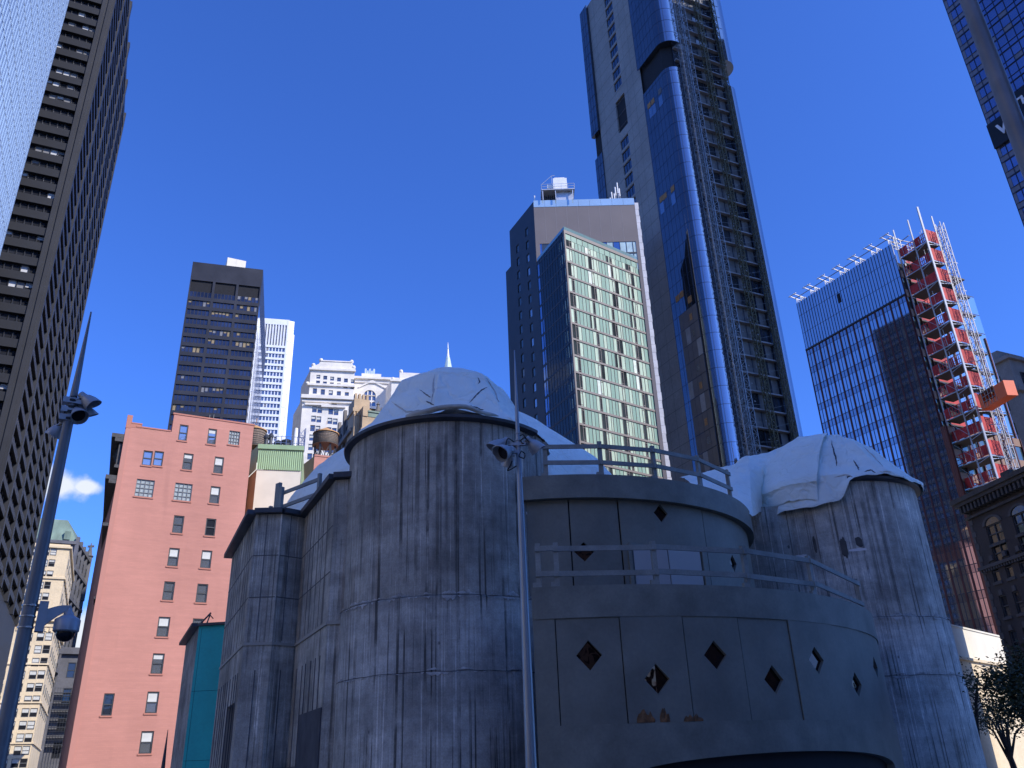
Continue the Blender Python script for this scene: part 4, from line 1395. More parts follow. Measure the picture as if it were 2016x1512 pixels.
# recessed centre with the great arch, then the far wing
fe1 = Fac(fe0.P(sR - 3, 0, -8).xy, fe0.P(sR + 30, 0, -8).xy)
sC0, zCt = fe1.uv(705, 742); sC1, _ = fe1.uv(770, 752)
ax, azz = fe1.uv(728, 776); axl, zsp = fe1.uv(716, 778); rad = ax - axl
_, zab = fe1.uv(724, 799)
hsC = [(ax - rad, ax + rad, zab, zsp)]
mb = MB()
fe1.wall(mb, -2, fe1.L, 0, zab - 5, [], .5)
fe1.wall(mb, -2, fe1.L, zab - 5 + .001, zsp, hsC, .8)
nA = 16
arc = [(ax + rad * math.cos(math.pi * k / nA), zsp + rad * math.sin(math.pi * k / nA)) for k in range(nA + 1)]
zt_ = zsp + rad + 3
for k in range(nA):
    (q0, z0), (q1, z1) = arc[k], arc[k + 1]
    mb.face([fe1.P(q1, z1), fe1.P(q0, z0), fe1.P(q0, zt_), fe1.P(q1, zt_)])
    mb.face([fe1.P(q1, z1), fe1.P(q0, z0), fe1.P(q0, z0, -.8), fe1.P(q1, z1, -.8)])
fe1.wall(mb, -2, ax - rad, zsp, zt_); fe1.wall(mb, ax + rad, fe1.L, zsp, zt_)
fe1.wall(mb, -2, fe1.L, zt_, zCt)
a, b = fe1.P(-2, zCt), fe1.P(fe1.L, zCt); mb.face([a, b, b + bk.to_3d(), a + bk.to_3d()])
cen = part('recessed_wall', mb, mStone, eq)
ga = MB()
fe1.quad(ga, ax - rad, ax + rad, zab, zsp, -.6, 0)
ga.face([fe1.P(q, z, -.6) for q, z in arc], 0)
for q in (ax - rad / 3, ax + rad / 3): fe1.box(ga, q - .25, q + .25, zab, zsp + rad * .9, -.58, -.3, 1)
fe1.box(ga, ax - rad, ax + rad, zsp - .2, zsp + .3, -.58, -.28, 1)
fe1.box(ga, ax - rad, ax + rad, zab + (zsp - zab) * .4, zab + (zsp - zab) * .55, -.58, -.26, 1)
part('arched_window', ga, [mPw, mStone], cen)
cc = MB()
fe1.box(cc, -2, fe1.L, zCt - 1, zCt, -.4, 1.0); fe1.box(cc, -2, fe1.L, zt_ + .3, zt_ + .8, -.4, .6)
ap = [(sC0 + .5, zCt - 5.5), ((sC0 + sC1) / 2 - 1, zCt - 2.2), (sC1 - 2, zCt - 5.5)]
for (q0, z0), (q1, z1) in ((ap[0], ap[1]), (ap[1], ap[2])):
    cc.hexa([fe1.P(q0, z0, .5), fe1.P(q1, z1, .5), fe1.P(q1, z1, 0), fe1.P(q0, z0, 0), fe1.P(q0, z0 + .8, .5), fe1.P(q1, z1 + .8, .5), fe1.P(q1, z1 + .8, 0), fe1.P(q0, z0 + .8, 0)])
fe1.box(cc, sC0 + 1.5, sC1 - 4.5, zCt, zCt + 2.4, -4, -1)
part('gable', cc, mStone, cen)
pm = MB()
p0, p1 = fe1.uv(718, 735), fe1.uv(739, 735)
for k in range(5):
    q = p0[0] + (p1[0] - p0[0]) * k / 5
    fe1.box(pm, q, q + (p1[0] - p0[0]) * .17, zCt + 1.5, zCt + 6.8 - (k % 2), -8, -5)
part('rooftop_plant', pm, mat('pale_plant_metal', (.6, .68, .72), .4, .3, var=.2), eq)
fe2 = Fac(fe0.P(sR + 21.5, 0, .5).xy, fe0.P(sR + 42, 0, .5).xy)
sW, zW = fe2.uv(771, 748)
mb = MB()
fe2.wall(mb, sW, fe2.L, 0, zW); a = fe2.P(sW, 0); b = a + bk.to_3d() ; mb.face([a, b, b + Vector((0, 0, zW)), a + Vector((0, 0, zW))])
fe2.box(mb, sW - .6, fe2.L, zW - .8, zW, -.4, .8)
s3, z3 = fe2.uv(787, 733)
fe2.box(mb, s3, fe2.L, zW, z3, -2, 0)
for q, z in ((sW + .6, zW), (s3 + .6, z3)):
    p = fe2.P(q, z, -.6); mb.lathe((p.x, p.y), [(0.01, z - .3), (.7, z), (.95, z + .7), (.6, z + 1.4), (0.01, z + 1.7)], 10)
part('far_wing', mb, mStone, eq)

# ------------------------------------------------------------------ dark gothic block with a lit crenellated tower
gA = at_d(676, 800, 173); gB = at_d(700, 780, 170); gC = at_d(800, 780, 170)
gz = gA.z + 4
go = thing('gothic_building', (gB.x, gB.y, 0), 'weathered gothic block with shadowed side and sunlit crenellated tower', 'building')
fgs = Fac(v2(gA) + (v2(gA) - v2(gB)).normalized() * 0, v2(gB)); fgf = Fac(v2(gB), v2(gB) + G2 * 19)
_, zgs = fgs.uv(690, 786)
# side runs back from the front, along the street
gBk = v2(gB) + G1 * 60
fgs = Fac(hit_az(v2(gB), G1, az(668, 850)), v2(gB))
_, zr = fgf.uv(702, 800)
mb = MB(); fgs.quad(mb, 0, fgs.L, 0, zr)
fgf.quad(mb, 0, fgf.L, 0, zr - 9)
a = fgs.P(0, zr); b = fgs.P(fgs.L, zr); mb.face([a, b, b + (G2 * 20).to_3d(), a + (G2 * 20).to_3d()])
for k in range(int(fgs.L / 5)):
    fgs.box(mb, k * 5, k * 5 + 1.1, 0, zr + 1.2 + (k % 3), -.2, .5)
for z in (zr - 6, zr - 14, zr - 24):
    fgs.box(mb, -.4, fgs.L, z, z + .9, -.2, .9)
part('wall', mb, mStoneD, go)
wd_ = win_meshes(1.6, 2.6, .15, 2, 1, .15, mFrame, mPaneD)
n_ = 0
for j in range(9):
    for k in range(int(fgs.L / 5)):
        if n_ > 80: break
        fgs_s = k * 5 + 3.1
        put_win(go, fgs, fgs_s, zr - 5 - j * 4.2, wd_, -.05); n_ += 1
mTan = mat('warm_terracotta', (.50, .36, .22), .75, var=.15, scale=.4, fine=.1)
q0, zt0 = fgf.uv(697, 776); q1, zt1 = fgf.uv(727, 784)
mb = MB(); fgf.box(mb, q0, q1, zr - 30, zt0 - 1.2, -4.4, .6)
for k in range(4):
    q = q0 + (q1 - q0) * (k + .1) / 4; fgf.box(mb, q, q + (q1 - q0) * .14, zt0 - 1.2, zt0, -.5, .62)
    fgf.box(mb, q, q + .25, zr - 30, zt0 - 4, .6, .85)
fgf.box(mb, q0 - .3, q1 + .3, zt0 - 4.4, zt0 - 3.6, -4.5, 1.0)
for k in range(6):
    q = q0 - .2 + (q1 - q0 + .4) * (k + .2) / 6; fgf.box(mb, q, q + .3, zt0 - 5.2, zt0 - 4.4, .6, .95)
part('tower', mb, mTan, go)
q2, zq = fgf.uv(708, 815); q3, _ = fgf.uv(740, 820)
mb = MB(); fgf.box(mb, q2, q3 + 8, zq - 40, zq - 1.5, .61, 2.6); fgf.box(mb, q2 - .3, q3 + 8, zq - 5.2, zq - 4.4, .61, 3.0)
fgf.box(mb, q2, q2 + 1.1, zq - 1.5, zq + .8, .61, 2.8)
part('front_bay', mb, mTan, go)
mb = MB(); fgf.box(mb, q2 + 1.2, q3 + 4, zq - 1.49, zq - .0, .8, 2.7); fgf.box(mb, q2 + 1.1, q3 + 5, zq - .45, zq - .15, .8, 2.9)
part('copper_cresting', mb, mCopper, go)
mb = MB()
for x, y in ((741, 795), (748, 806)):
    q, z = fgf.uv(x, y); p = fgf.P(q, z, 1.5)
    mb.lathe((p.x, p.y), [(.5, z - 8), (.5, z - 3), (.8, z - 2.6), (.5, z - 2), (.02, z)], 8)
    mb.lathe((p.x, p.y), [(.02, z - 1.2), (.45, z - .8), (.02, z - .4)], 6)
part('pinnacles', mb, mStoneD, go)

# ------------------------------------------------------------------ low plastered building with green sheeting
pD = 95.0
pA_, pB_ = v2(at_d(511, 870, pD)), v2(at_d(597, 885, pD - .3))
fp = Fac(pA_, pA_ + (pB_ - pA_).normalized() * (pB_ - pA_).length)
pb = thing('plastered_building', (pA_.x, pA_.y, 0), 'cream plastered building topped by pale green corrugated sheeting beside the brick wall', 'building')
_, zg1 = fp.uv(550, 878); _, zg0 = fp.uv(500, 924)
mb = MB(); fp.quad(mb, 0, fp.L, 0, zg0)
part('wall', mb, mWhitePlaster, pb)
backl = Fac(pA_ + G1 * 22 - G2 * 0 + (pA_ - pB_).normalized() * 3.2, pA_)
mb = MB(); hs = []; wl2 = []
for (X, Y) in ((520, 230), (505, 340), (488, 460), (470, 590), (455, 720)):
    pass
for k in range(7):
    for j in range(4):
        hs.append((backl.L - 2.9 - 4.2 * j - 1.2, backl.L - 2.9 - 4.2 * j, zg0 - 3.6 - 3.55 * k, zg0 - 1.4 - 3.55 * k))
backl.wall(mb, 0, backl.L, 0, zg0, hs, .3)
lw = part('side_wall', mb, mYellow, pb)
ms = win_meshes(1.2, 2.2, .1, 2, 1, .1, mFrame, mPaneW)
for h in hs: put_win(pb, backl, (h[0] + h[1]) / 2, h[2], ms, .15)
mb = MB()
nc = 44
for k in range(nc):
    q = fp.L * k / nc; w = fp.L / nc
    d0, d1 = (0.06, .14) if k % 2 else (.14, .06)
    mb.face([fp.P(q, zg0, d0), fp.P(q + w, zg0, d1), fp.P(q + w, zg1, d1), fp.P(q, zg1, d0)])
fp.box(mb, -.1, fp.L + .1, zg1 - .5, zg1 + .05, -.2, .26)
backl.quad(mb, 0, backl.L, zg0, zg1, .1)
mb.face([fp.P(0, zg1), fp.P(fp.L, zg1), fp.P(fp.L, zg1, -20), fp.P(0, zg1, -20)])
fp.box(mb, fp.L - .01, fp.L, 0, zg1, -18, .05)
part('corrugated_cladding', mb, mGreenM, pb)
mb = MB()
for x, y0, h, r in ((520, 855, 1.3, .25), (529, 853, 1.5, .2), (545, 866, .6, .35), (562, 866, .8, .45)):
    q, z = fp.uv(x, 870); p = fp.P(q, zg1, -3)
    mb.tube([p, p + Vector((0, 0, h + 1))], r, 10)
    mb.lathe((p.x, p.y), [(r * 1.4, zg1 + h + .7), (r * 1.5, zg1 + h + 1), (.05, zg1 + h + 1.3)], 10)
part('roof_vent', mb, mFlash, pb)
mb = MB()
q, z = fp.uv(578, 870); p = fp.P(q, zg1, -4)
mb.tube([p, p + Vector((0, 0, 1.0)), p + Vector((0, 0, 3.9))], .42, 10, r1=.24)
part('flue', mb, mWhiteM, pb)
mb = MB()
for k in range(6):
    q = fp.L * (.35 + .12 * k); mb.bar(fp.P(q, zg1, -1), fp.P(q, zg1 + 1.6, -1), .06)
for z in (.8, 1.6): mb.bar(fp.P(fp.L * .35, zg1 + z, -1), fp.P(fp.L * .97, zg1 + z, -1), .05)
mb.truss(fp.P(fp.L * .93, zg1, -1.8), fp.P(fp.L * .93, zg1 + 3.0, -1.8), .7, .8, .05, G2)
part('roof_rails', mb, mat('blue_grey_rail', (.12, .16, .32), .5), pb)
# pink block behind with the big wooden tank
kD_ = 118.0
ka = v2(at_d(619, 900, kD_)); kb = ka + G2 * 16
fkb = Fac(ka, kb)
_, zkt = fkb.uv(622, 898)
pk = thing('pink_brick_block', (ka.x, ka.y, 0), 'pinkish brick block with an ochre side under the larger water tank', 'building')
mb = MB(); fkb.quad(mb, 0, fkb.L, 0, zkt); fkb.box(mb, 0, fkb.L, zkt, zkt + .25, -.5, .08)
mb.face([fkb.P(0, zkt), fkb.P(fkb.L, zkt), fkb.P(fkb.L, zkt, -14), fkb.P(0, zkt, -14)])
part('wall', mb, mBrick, pk)
fks = Fac(ka + G1 * 16 - G2 * 3.0, ka); mb = MB(); fks.quad(mb, 0, fks.L, 0, zkt)
part('side_wall', mb, mYellow, pk)
fkx = Fac(fkb.P(-9, 0, -9).xy, fkb.P(-1, 0, -9).xy)
_, zx = fkx.uv(600, 898); _, zx0 = fkx.uv(600, 916)
mb = MB(); fkx.quad(mb, 0, fkx.L, 0, zx0); fkx.box(mb, 0, fkx.L, zx, zx + .3, -3, .2); fkx.box(mb, 0, fkx.L, zx0, zx0 + .3, -3, .1); fkx.quad(mb, 0, fkx.L, zx0, zx, -2.9, 1)
part('lean_to', mb, [mWhitePlaster, mBlack], pk)

def water_tank(cx, cy, zbase, Rr, Hh, legs, label):
    t = thing('water_tank', (cx, cy, zbase), label, 'water tank')
    mb = MB(); z0 = zbase + legs
    mb.lathe((cx, cy), [(.05, z0), (Rr * 1.03, z0), (Rr * .96, z0 + Hh)], 40)
    body = part('barrel', mb, mWood, t, True)
    mb = MB()
    for k in range(9):
        z = z0 + Hh * (.04 + .9 * (k / 8) ** 1.35); r = Rr * (1.03 - .07 * (z - z0) / Hh) + .01
        mb.lathe((cx, cy), [(r, z), (r + .03, z), (r + .03, z + .06), (r, z + .06)], 40)
    part('hoops', mb, mat('tank_hoop', (.06, .055, .05), .6), body)
    mb = MB(); mb.lathe((cx, cy), [(Rr * 1.06, z0 + Hh - .05), (Rr * 1.06, z0 + Hh + .08), (.04, z0 + Hh + Rr * .62)], 24)
    mb.bar((cx, cy, z0 + Hh + Rr * .9), (cx, cy, z0 + Hh + Rr * .95 + .5), .05)
    part('conical_roof', mb, mCone, t)
    for k in range(6):
        th = k * math.pi / 3 + .3
        mb = MB(); x, y = cx + Rr * .8 * math.sin(th), cy + Rr * .8 * math.cos(th)
        mb.bx(x - .12, x + .12, y - .12, y + .12, zbase, z0)
        part('leg', mb, mFlash, t)
    mb = MB()
    for k in range(6):
        th, t2 = k * math.pi / 3 + .3, (k + 1) * math.pi / 3 + .3
        a = Vector((cx + Rr * .8 * math.sin(th), cy + Rr * .8 * math.cos(th), zbase)); b = Vector((cx + Rr * .8 * math.sin(t2), cy + Rr * .8 * math.cos(t2), z0))
        mb.bar(a, b, .09); mb.bar(Vector((a.x, a.y, z0)), Vector((b.x, b.y, zbase)), .09)
    part('bracing', mb, mat('grey_brace_steel', (.09, .09, .09), .6), t)
    return t
tp_ = at_d(641, 870, 123); rt_ = 23.5 / FPX * (tp_ - CAM).length
zt_a = at_d(641, 846, 123).z; zt_b = at_d(641, 893, 123).z
water_tank(tp_.x, tp_.y, zkt, rt_, zt_a - zt_b - 2, max(1.5, zt_b + 1.2 - zkt), 'wooden water tank with tan conical roof above the pink block')
tp2 = at_d(500, 880, 103)
water_tank(tp2.x, tp2.y, at_d(500, 905, 103).z, 1.35, 2.3, 1.5, 'small wooden water tank half hidden by the brick building corner')

# slender spire far off
sp_ = at_d(882, 720, 420)
spt = thing('spire', (sp_.x, sp_.y, 0), 'pale slender spire with green top rising behind the central turret', 'spire')
zt = at_d(882, 674, 420).z; zm = at_d(882, 703, 420).z
mb = MB(); mb.prism([(sp_.x - 9, sp_.y - 9), (sp_.x + 9, sp_.y - 9), (sp_.x + 9, sp_.y + 9), (sp_.x - 9, sp_.y + 9)], 0, sp_.z - 20)
mb.lathe((sp_.x, sp_.y), [(5, sp_.z - 20), (2.6, sp_.z - 4), (1.0, zm)], 8)
part('shaft', mb, mat('spire_stone', (.55, .66, .62), .6), spt)
mb = MB(); mb.lathe((sp_.x, sp_.y), [(.9, zm), (.4, zm + 5), (.55, zm + 5.4), (.3, zm + 6), (.08, zt)], 8)
part('needle', mb, mat('spire_metal', (.6, .62, .62), .4, .3), spt)

# ------------------------------------------------------------------ cream limestone block and green roofed gothic tower, left
cD = 235.0
cr = v2(at_d(128, 1130, cD))
cA_, cBk = cr - G2 * 26, hit_az(cr, G1, az(155, 1150) + .0)
fcf = Fac(cA_, cr)
fcs = Fac(cr, cr + G1 * 40)
azs = az(141, 1140)
_, zc_top = fcf.uv(110, 1071)
cb_ = thing('cream_limestone_building', (cr.x, cr.y, 0), 'sunlit cream limestone office building with paired windows behind the left pole', 'building')
hs = []; wl3 = []
def cwin(X, Y, w, h):
    px, py = X / 2.47, 900 + Y / 2.47
    s0, z0 = fcf.uv(px, py); mpp = (fcf.P(s0, z0) - CAM).length / FPX
    ww, hh = w / 2.47 * mpp * .92, h / 2.47 * mpp * .98
    hs.append((s0 - ww / 2, s0 + ww / 2, z0 - hh / 2, z0 + hh / 2)); wl3.append((s0, z0 - hh / 2, ww, hh))
for j in range(12):
    Y = 873 + 61.5 * j; X = 237 - 12.4 * j
    for k in (-6.2, -4.8, -2.4, -1, 0):
        cwin(X + k * 40.5 + (0 if k > -1.5 else 0), Y - k * 1.0, 29, 34)
for j in range(6):
    Y = 461 + 54 * j; X = 260 - 9 * j - (j // 3) * 3
    for k in (-4.2, -2.9, -1.0, 0): cwin(X + k * 33 - (2 if k else 0), Y, 26, 31)
mb = MB(); fcf.wall(mb, 0, fcf.L, 0, zc_top, [h for h in hs if h[0] > .3 and h[2] > 1], .35)
fcs.quad(mb, 0, fcs.L, 0, zc_top)
mb.face([fcf.P(0, zc_top), fcf.P(fcf.L, zc_top), fcs.P(fcs.L, zc_top), fcf.P(0, zc_top, -40)])
part('wall', mb, mCream, cb_)
protos = {}
for (s0, z0, ww, hh) in wl3:
    if s0 - ww / 2 < .3 or z0 < 1: continue
    b = rnd.choice([0, .3, .5, .5, .9])
    key = (round(ww, 1), round(hh, 1), b)
    if key not in protos: protos[key] = win_meshes(ww, hh, .12, 2, 1, .12, mFrameG, mPaneD, b, mBlind)
    put_win(cb_, fcf, s0, z0, protos[key], .2)
mb = MB()
for y, h, prj in ((1077, .5, .5), (1138, .5, .35), (1219, 1.3, .9), (1232, .6, .3), (1308, .35, .3), (1383, .35, .3), (1462, .35, .3)):
    _, z = fcf.uv(110, y)
    fcf.box(mb, 0, fcf.L + prj, z - h / 2, z + h / 2, -.2, prj); fcs.box(mb, 0, fcs.L, z - h / 2 + .01, z + h / 2 - .01, -.2, prj * .96)
_, z = fcf.uv(110, 1236)
for k in range(26): fcf.box(mb, k * 1.0, k * 1.0 + .45, z - .9, z - .1, -.1, .25)
part('cornice', mb, mCream, cb_)
ms = win_meshes(1.5, 2.1, .12, 2, 1, .12, mFrameG, mPaneD)
for j in range(9):
    for k in range(5):
        put_win(cb_, fcs, 4 + k * 7.5, zc_top - 5 - j * 4.3, ms, -.04)
# gothic tower behind
gD = 300.0
ga_, gb_ = v2(at_d(95, 1060, gD)), v2(at_d(152, 1065, gD))
_gf = Fac(ga_, ga_ + G2 * 40)
gr = thing('gothic_tower', (gb_.x, gb_.y, 0), 'shadowed gothic tower with steep green copper roof behind the cream building', 'building')
fgf2 = Fac(gb_ - G2 * 34, gb_); fgs2 = Fac(gb_, hit_az(gb_, G1 * .0 + dirv(-18), az(182, 1060)))
_, ze = fgf2.uv(140, 1066); _, zrf = fgf2.uv(148, 1020)
mGoth = mat('grey_gothic_stone', (.13, .13, .145), .8, var=.25, scale=.25, fine=.12)
_, zs2 = fgs2.uv(180, 1078)
mb = MB(); fgf2.quad(mb, 0, fgf2.L, 0, ze); fgs2.quad(mb, 0, fgs2.L, 0, ze)
for z in (ze - 1, ze - 9, ze - 18, ze - 40): fgs2.box(mb, 0, fgs2.L + .5, z, z + 1, -.3, .9); fgf2.box(mb, 0, fgf2.L, z, z + 1, -.3, .85)
for k in range(5): q = fgs2.L * k / 4; fgs2.box(mb, q - .7, q + .7, 0, ze + 1.5, -.3, .7)
part('wall', mb, mGoth, gr)
rf = MB()
p = [fgf2.P(0, ze), fgf2.P(fgf2.L, ze), fgs2.P(fgs2.L, ze), fgs2.P(fgs2.L, ze) - (G2 * 34).to_3d()]
cxm = sum((q for q in p), Vector()) / 4
tpp = [q + (cxm - q) * .26 + Vector((0, 0, zrf - ze)) for q in p]
rf.hexa([q for q in p] + tpp)
part('roof', rf, mCopper, gr)
dm = MB()
q, z = fgf2.uv(110, 1050)
for k in range(4): fgf2.box(dm, fgf2.L - 4 - k * 6, fgf2.L - 2.2 - k * 6, ze + .5, ze + 3.2, -4, .3)
part('dormers', dm, mCopper, gr)
ms = win_meshes(1.9, 2.6, .2, 2, 1, .15, mFrame, mPaneD)
for j in range(14):
    for k in range(4):
        for e in (-1.15, 1.15): 
            if j < 12: put_win(gr, fgs2, fgs2.L * (k + .5) / 4 + e, ze - 6 - j * 4.2, ms, -.05)
mb = MB(); pz_ = fgs2.P(fgs2.L, ze)
mb.lathe((pz_.x, pz_.y), [(1.1, ze - 14), (1.1, ze + 1), (1.5, ze + 1.4), (.9, ze + 2), (.1, ze + 6.2)], 8)
mb.box((pz_.x - 1.1, pz_.y - .2, ze + 4.6), (2.2, 0, 0), (0, .4, 0), (0, 0, .7))
part('pinnacle', mb, mGoth, gr)
# low dark building between
da, db = v2(at_d(122, 1285, 200)), v2(at_d(215, 1290, 200))
dk_ = thing('dark_low_building', (da.x, da.y, 0), 'dark shadowed low building in the gap left of the brick wall', 'building')
fdk = Fac(da, db); _, zd = fdk.uv(165, 1275)
mb = MB(); fdk.wall(mb, 0, fdk.L, 0, zd, [(1.5 + 3 * k, 3 + 3 * k, zd - 6 - 5 * j, zd - 3 - 5 * j) for k in range(2) for j in range(4)], .4); fdk.box(mb, -.5, fdk.L, zd - 1.4, zd - .4, -.2, .8)
mb.face([fdk.P(0, zd), fdk.P(fdk.L, zd), fdk.P(fdk.L, zd, -15), fdk.P(0, zd, -15)])
part('wall', mb, mGoth, dk_)
ms = win_meshes(1.5, 3, .15, 2, 1, .15, mFrame, mPaneD)
for k in range(2):
    for j in range(4): put_win(dk_, fdk, 2.25 + 3 * k, zd - 6 - 5 * j, ms, .25)
fes = MB()
for j in range(7): 
    z = zd - 9 - 1.6 * j
    fdk.box(fes, 0, 4, z, z + .12, .4, 1.4); fdk.box(fes, 0, 4, z + .9, z + .96, 1.34, 1.4)
for k in range(9): fdk.box(fes, k * .5, k * .5 + .06, zd - 22, zd - 8, 1.34, 1.41)
part('fire_escape', fes, mFlash, dk_)
# ------------------------------------------------------------------ hotel: dark slab with a glazed wedge in front
HH, HWd = 132.3, 114.1
hL, hC, hR = v2(at_h(1003, 455, HH)), v2(at_h(1050, 397, HH)), v2(at_h(1248, 392, HH))
wL_, wC_, wR_ = v2(at_h(1057, 515, HWd)), v2(at_h(1110, 452, HWd)), v2(at_h(1262, 515, HWd))
hotel = thing('glazed_hotel', (hC.x, hC.y, 0), 'hotel with a sunlit pale green glass wedge in front of a dark slab', 'hotel')
mHDark = mat('dark_bluish_panel', (.022, .024, .030), .5, var=.2, scale=.3, fine=.1)
mBrown = mat('brown_grey_panel', (.17, .145, .14), .6, var=.06, scale=.2)
mBand = mat('taupe_spandrel', (.20, .17, .155), .6, var=.08, scale=.3)
mGPan = mat('pale_green_panel', (.25, .37, .285), .25, .0, var=.05, scale=.2)
mGPan2 = mat('paler_green_panel', (.29, .415, .32), .25, .0, var=.05, scale=.2)
mCurt = mat('curtain_behind_glass', (.44, .54, .40), .3, .0, var=.25, scale=1.2, stretch=(5, 5, .25))
mDGl = glass('dark_room_glass', (.09, .11, .11), .05, .6, .01, .6, .5)
mSky = glass('blue_room_glass', (.16, .26, .42), .05, .8, .006, .6)
fT, fS = Fac(hC, hR), Fac(hL, hC)
fW, fV = Fac(wC_, wR_), Fac(wL_, wC_)
mb = MB()
hRb, hLb = hR + G1 * 9, hL + (hR - hC) * .6
mb.face([fS.P(0, HH), fS.P(fS.L, HH), fT.P(fT.L, HH), (hRb.x, hRb.y, HH), (hLb.x, hLb.y + 6, HH)])
# stepped dark side with staggered little windows
_, zstep = fS.uv(999, 532)
fS2 = Fac(hL - (hC - hL).normalized() * 0, hC)
Lx, _ = fS.uv(996, 540)
ms = win_meshes(1.55, 2.36, .13, 1, 1, .13, mHDark, mPaneW)
ms2 = win_meshes(1.55, 2.36, .13, 1, 1, .13, mHDark, mDGl)
hs = []
cols_ = []
for k, (x, y) in enumerate(((1049, 578), (1030, 605), (1011, 627))):
    q, z = fS.uv(x - 6, y)
    cols_.append(q)
FHh = 3.94
_, z0h = fS.uv(1040, 425)
for c, q in enumerate(cols_):
    for j in range(26):
        z = HH - 7.6 - j * FHh - (1.75 if c == 1 else 0) - (0 if c != 2 else .5)
        if z < 18: break
        if c == 2 and j < 2: continue
        hs.append((q - .75, q + .75, z, z + 2.36))
zs0 = zstep
hsA = [h for h in hs]
fS.wall(mb, 0, fS.L, 0, HH, hsA, .3)
mb.face([fS.P(0, 0), fS.P(0, HH), (hLb.x, hLb.y + 6, HH), (hLb.x, hLb.y + 6, 0)])
hw = part('side_wall', mb, mHDark, hotel)
for i, h in enumerate(hs): put_win(hotel, fS, (h[0] + h[1]) / 2, h[2], ms if rnd.random() < .35 else ms2, .2)
mb = MB(); ext = Fac(hL - (hC - hL).normalized() * -Lx if False else fS.P(Lx, 0).xy, fS.P(0, 0).xy)
ext.quad(mb, 0, ext.L, 0, zstep); mb.face([ext.P(0, 0), ext.P(0, zstep), ext.P(0, zstep) + Vector((9, 0, 0)), ext.P(0, 0) + Vector((9, 0, 0))])
mb.face([ext.P(0, zstep), ext.P(ext.L, zstep), ext.P(ext.L, zstep, -8), ext.P(0, zstep, -8)])
part('stepped_wall', mb, mHDark, hotel)
# top: brown panels, sky lounge glazing, glass balustrade
_, zb0 = fT.uv(1057, 480); _, zg0 = fT.uv(1245, 510); _, zp = fT.uv(1150, 402)
mb = MB()
qm = fT.uv(1060, 480)[0]
fT.box(mb, 0, fT.L - .8, zb0, HH - 1.75, -.5, 0)
n = 8
part('top_panels', mb, mBrown, hotel)
mb = MB()
for k in range(1, 9):
    q = (fT.L - .8) * k / 9; fT.box(mb, q - .03, q + .03, zb0, HH - 1.75, 0.001, .02)
part('panel_joints', mb, mat('panel_joint', (.27, .24, .23), .6), hotel)
mb = MB()
for k in range(9):
    q0, q1 = fT.L * k / 9, fT.L * (k + 1) / 9
    fT.quad(mb, q0 + .02, q1 - .02, HH - 1.75, HH + .3, .05)
part('glass_balustrade', mb, glass('pale_balustrade_glass', (.55, .70, .72), .12, .5, .003), hotel)
mb = MB()
rs = random.Random(8)
for k in range(16):
    q0, q1 = fT.L * k / 16, fT.L * (k + 1) / 16
    fT.quad(mb, q0, q1, zb0 - 8.1, zb0, -.12, rs.choice([1, 1, 2, 3, 3]))
    fT.box(mb, q0 - .06, q0 + .06, zb0 - 8.1, zb0, -.11, -.03, 0)
fT.box(mb, 0, fT.L, zb0 - 3.5, zb0 - 3.1, -.11, -.02, 0)
fT.box(mb, 0, 1.0, zb0 - 40, zb0, -.59, 0, 4); fT.box(mb, fT.L - .8, fT.L, 0, HH - 1.75, -.59, 0, 4)
part('lounge_glazing', mb, [mFrame, mSky, mDGl, mat('lounge_curtain', (.45, .58, .58), .4), mBrown], hotel)
fE = Fac(hR, hRb)
mb = MB(); fE.quad(mb, 0, fE.L, 0, HH, 0)
mW_ = mat('white_block_quoin', (.62, .60, .60), .7, var=.12, scale=.5)
part('end_wall', mb, mHDark, hotel)
mb = MB()
for k in range(60):
    z = 10 + k * 2.02
    fT.box(mb, fT.L, fT.L + (.95 if k % 2 else .85), z, z + 1.97, -1.0, .02)
part('edge_blocks', mb, mW_, hotel)
# glazed wedge, each storey a part
floors = []
_, zr1 = fW.uv(1112, 470)
FHw = 3.94
part_n = 0
ztop = HWd
core = MB()
core.face([fV.P(0, ztop - .1), fV.P(fV.L, ztop - .1), fW.P(fW.L, ztop - .1)])
part('wedge_roof', core, mBrown, hotel)
rs = random.Random(14)
def pane_row(fac, q0, q1, z0, z1, pattern, d=-.12):
    mb = MB(); tot = sum(p[0] for p in pattern); q = q0
    for w, m in pattern:
        ww = (q1 - q0) * w / tot
        if m == 'o':   # casement: small framed light
            fac.quad(mb, q, q + ww, z0, z1, d, 4 if rs.random() < .55 else 3)
            for a, b, c, e in ((q, q + .09, z0, z1), (q + ww - .09, q + ww, z0, z1), (q, q + ww, z0 + .32, z0 + .42), (q, q + ww, z1 - .42, z1 - .32)):
                fac.box(mb, a, b, c, e, d + .002, d + .07, 0)
        else:
            fac.quad(mb, q, q + ww, z0, z1, d - rs.uniform(0, .02), m)
        if m == 5:   # parted curtain edges
            k = rs.uniform(.25, .6)
            fac.quad(mb, q + ww * (1 - k), q + ww, z0, z1, d + .003, 3)
        fac.box(mb, q - .03, q + .03, z0, z1, d + .001, d + .09, 0)
        q += ww
    return mb
mats_w = [mBand, mGPan, mGPan2, mCurt, mDGl, mDGl, mat('bright_curtain', (.66, .72, .60), .3)]
rooms = []
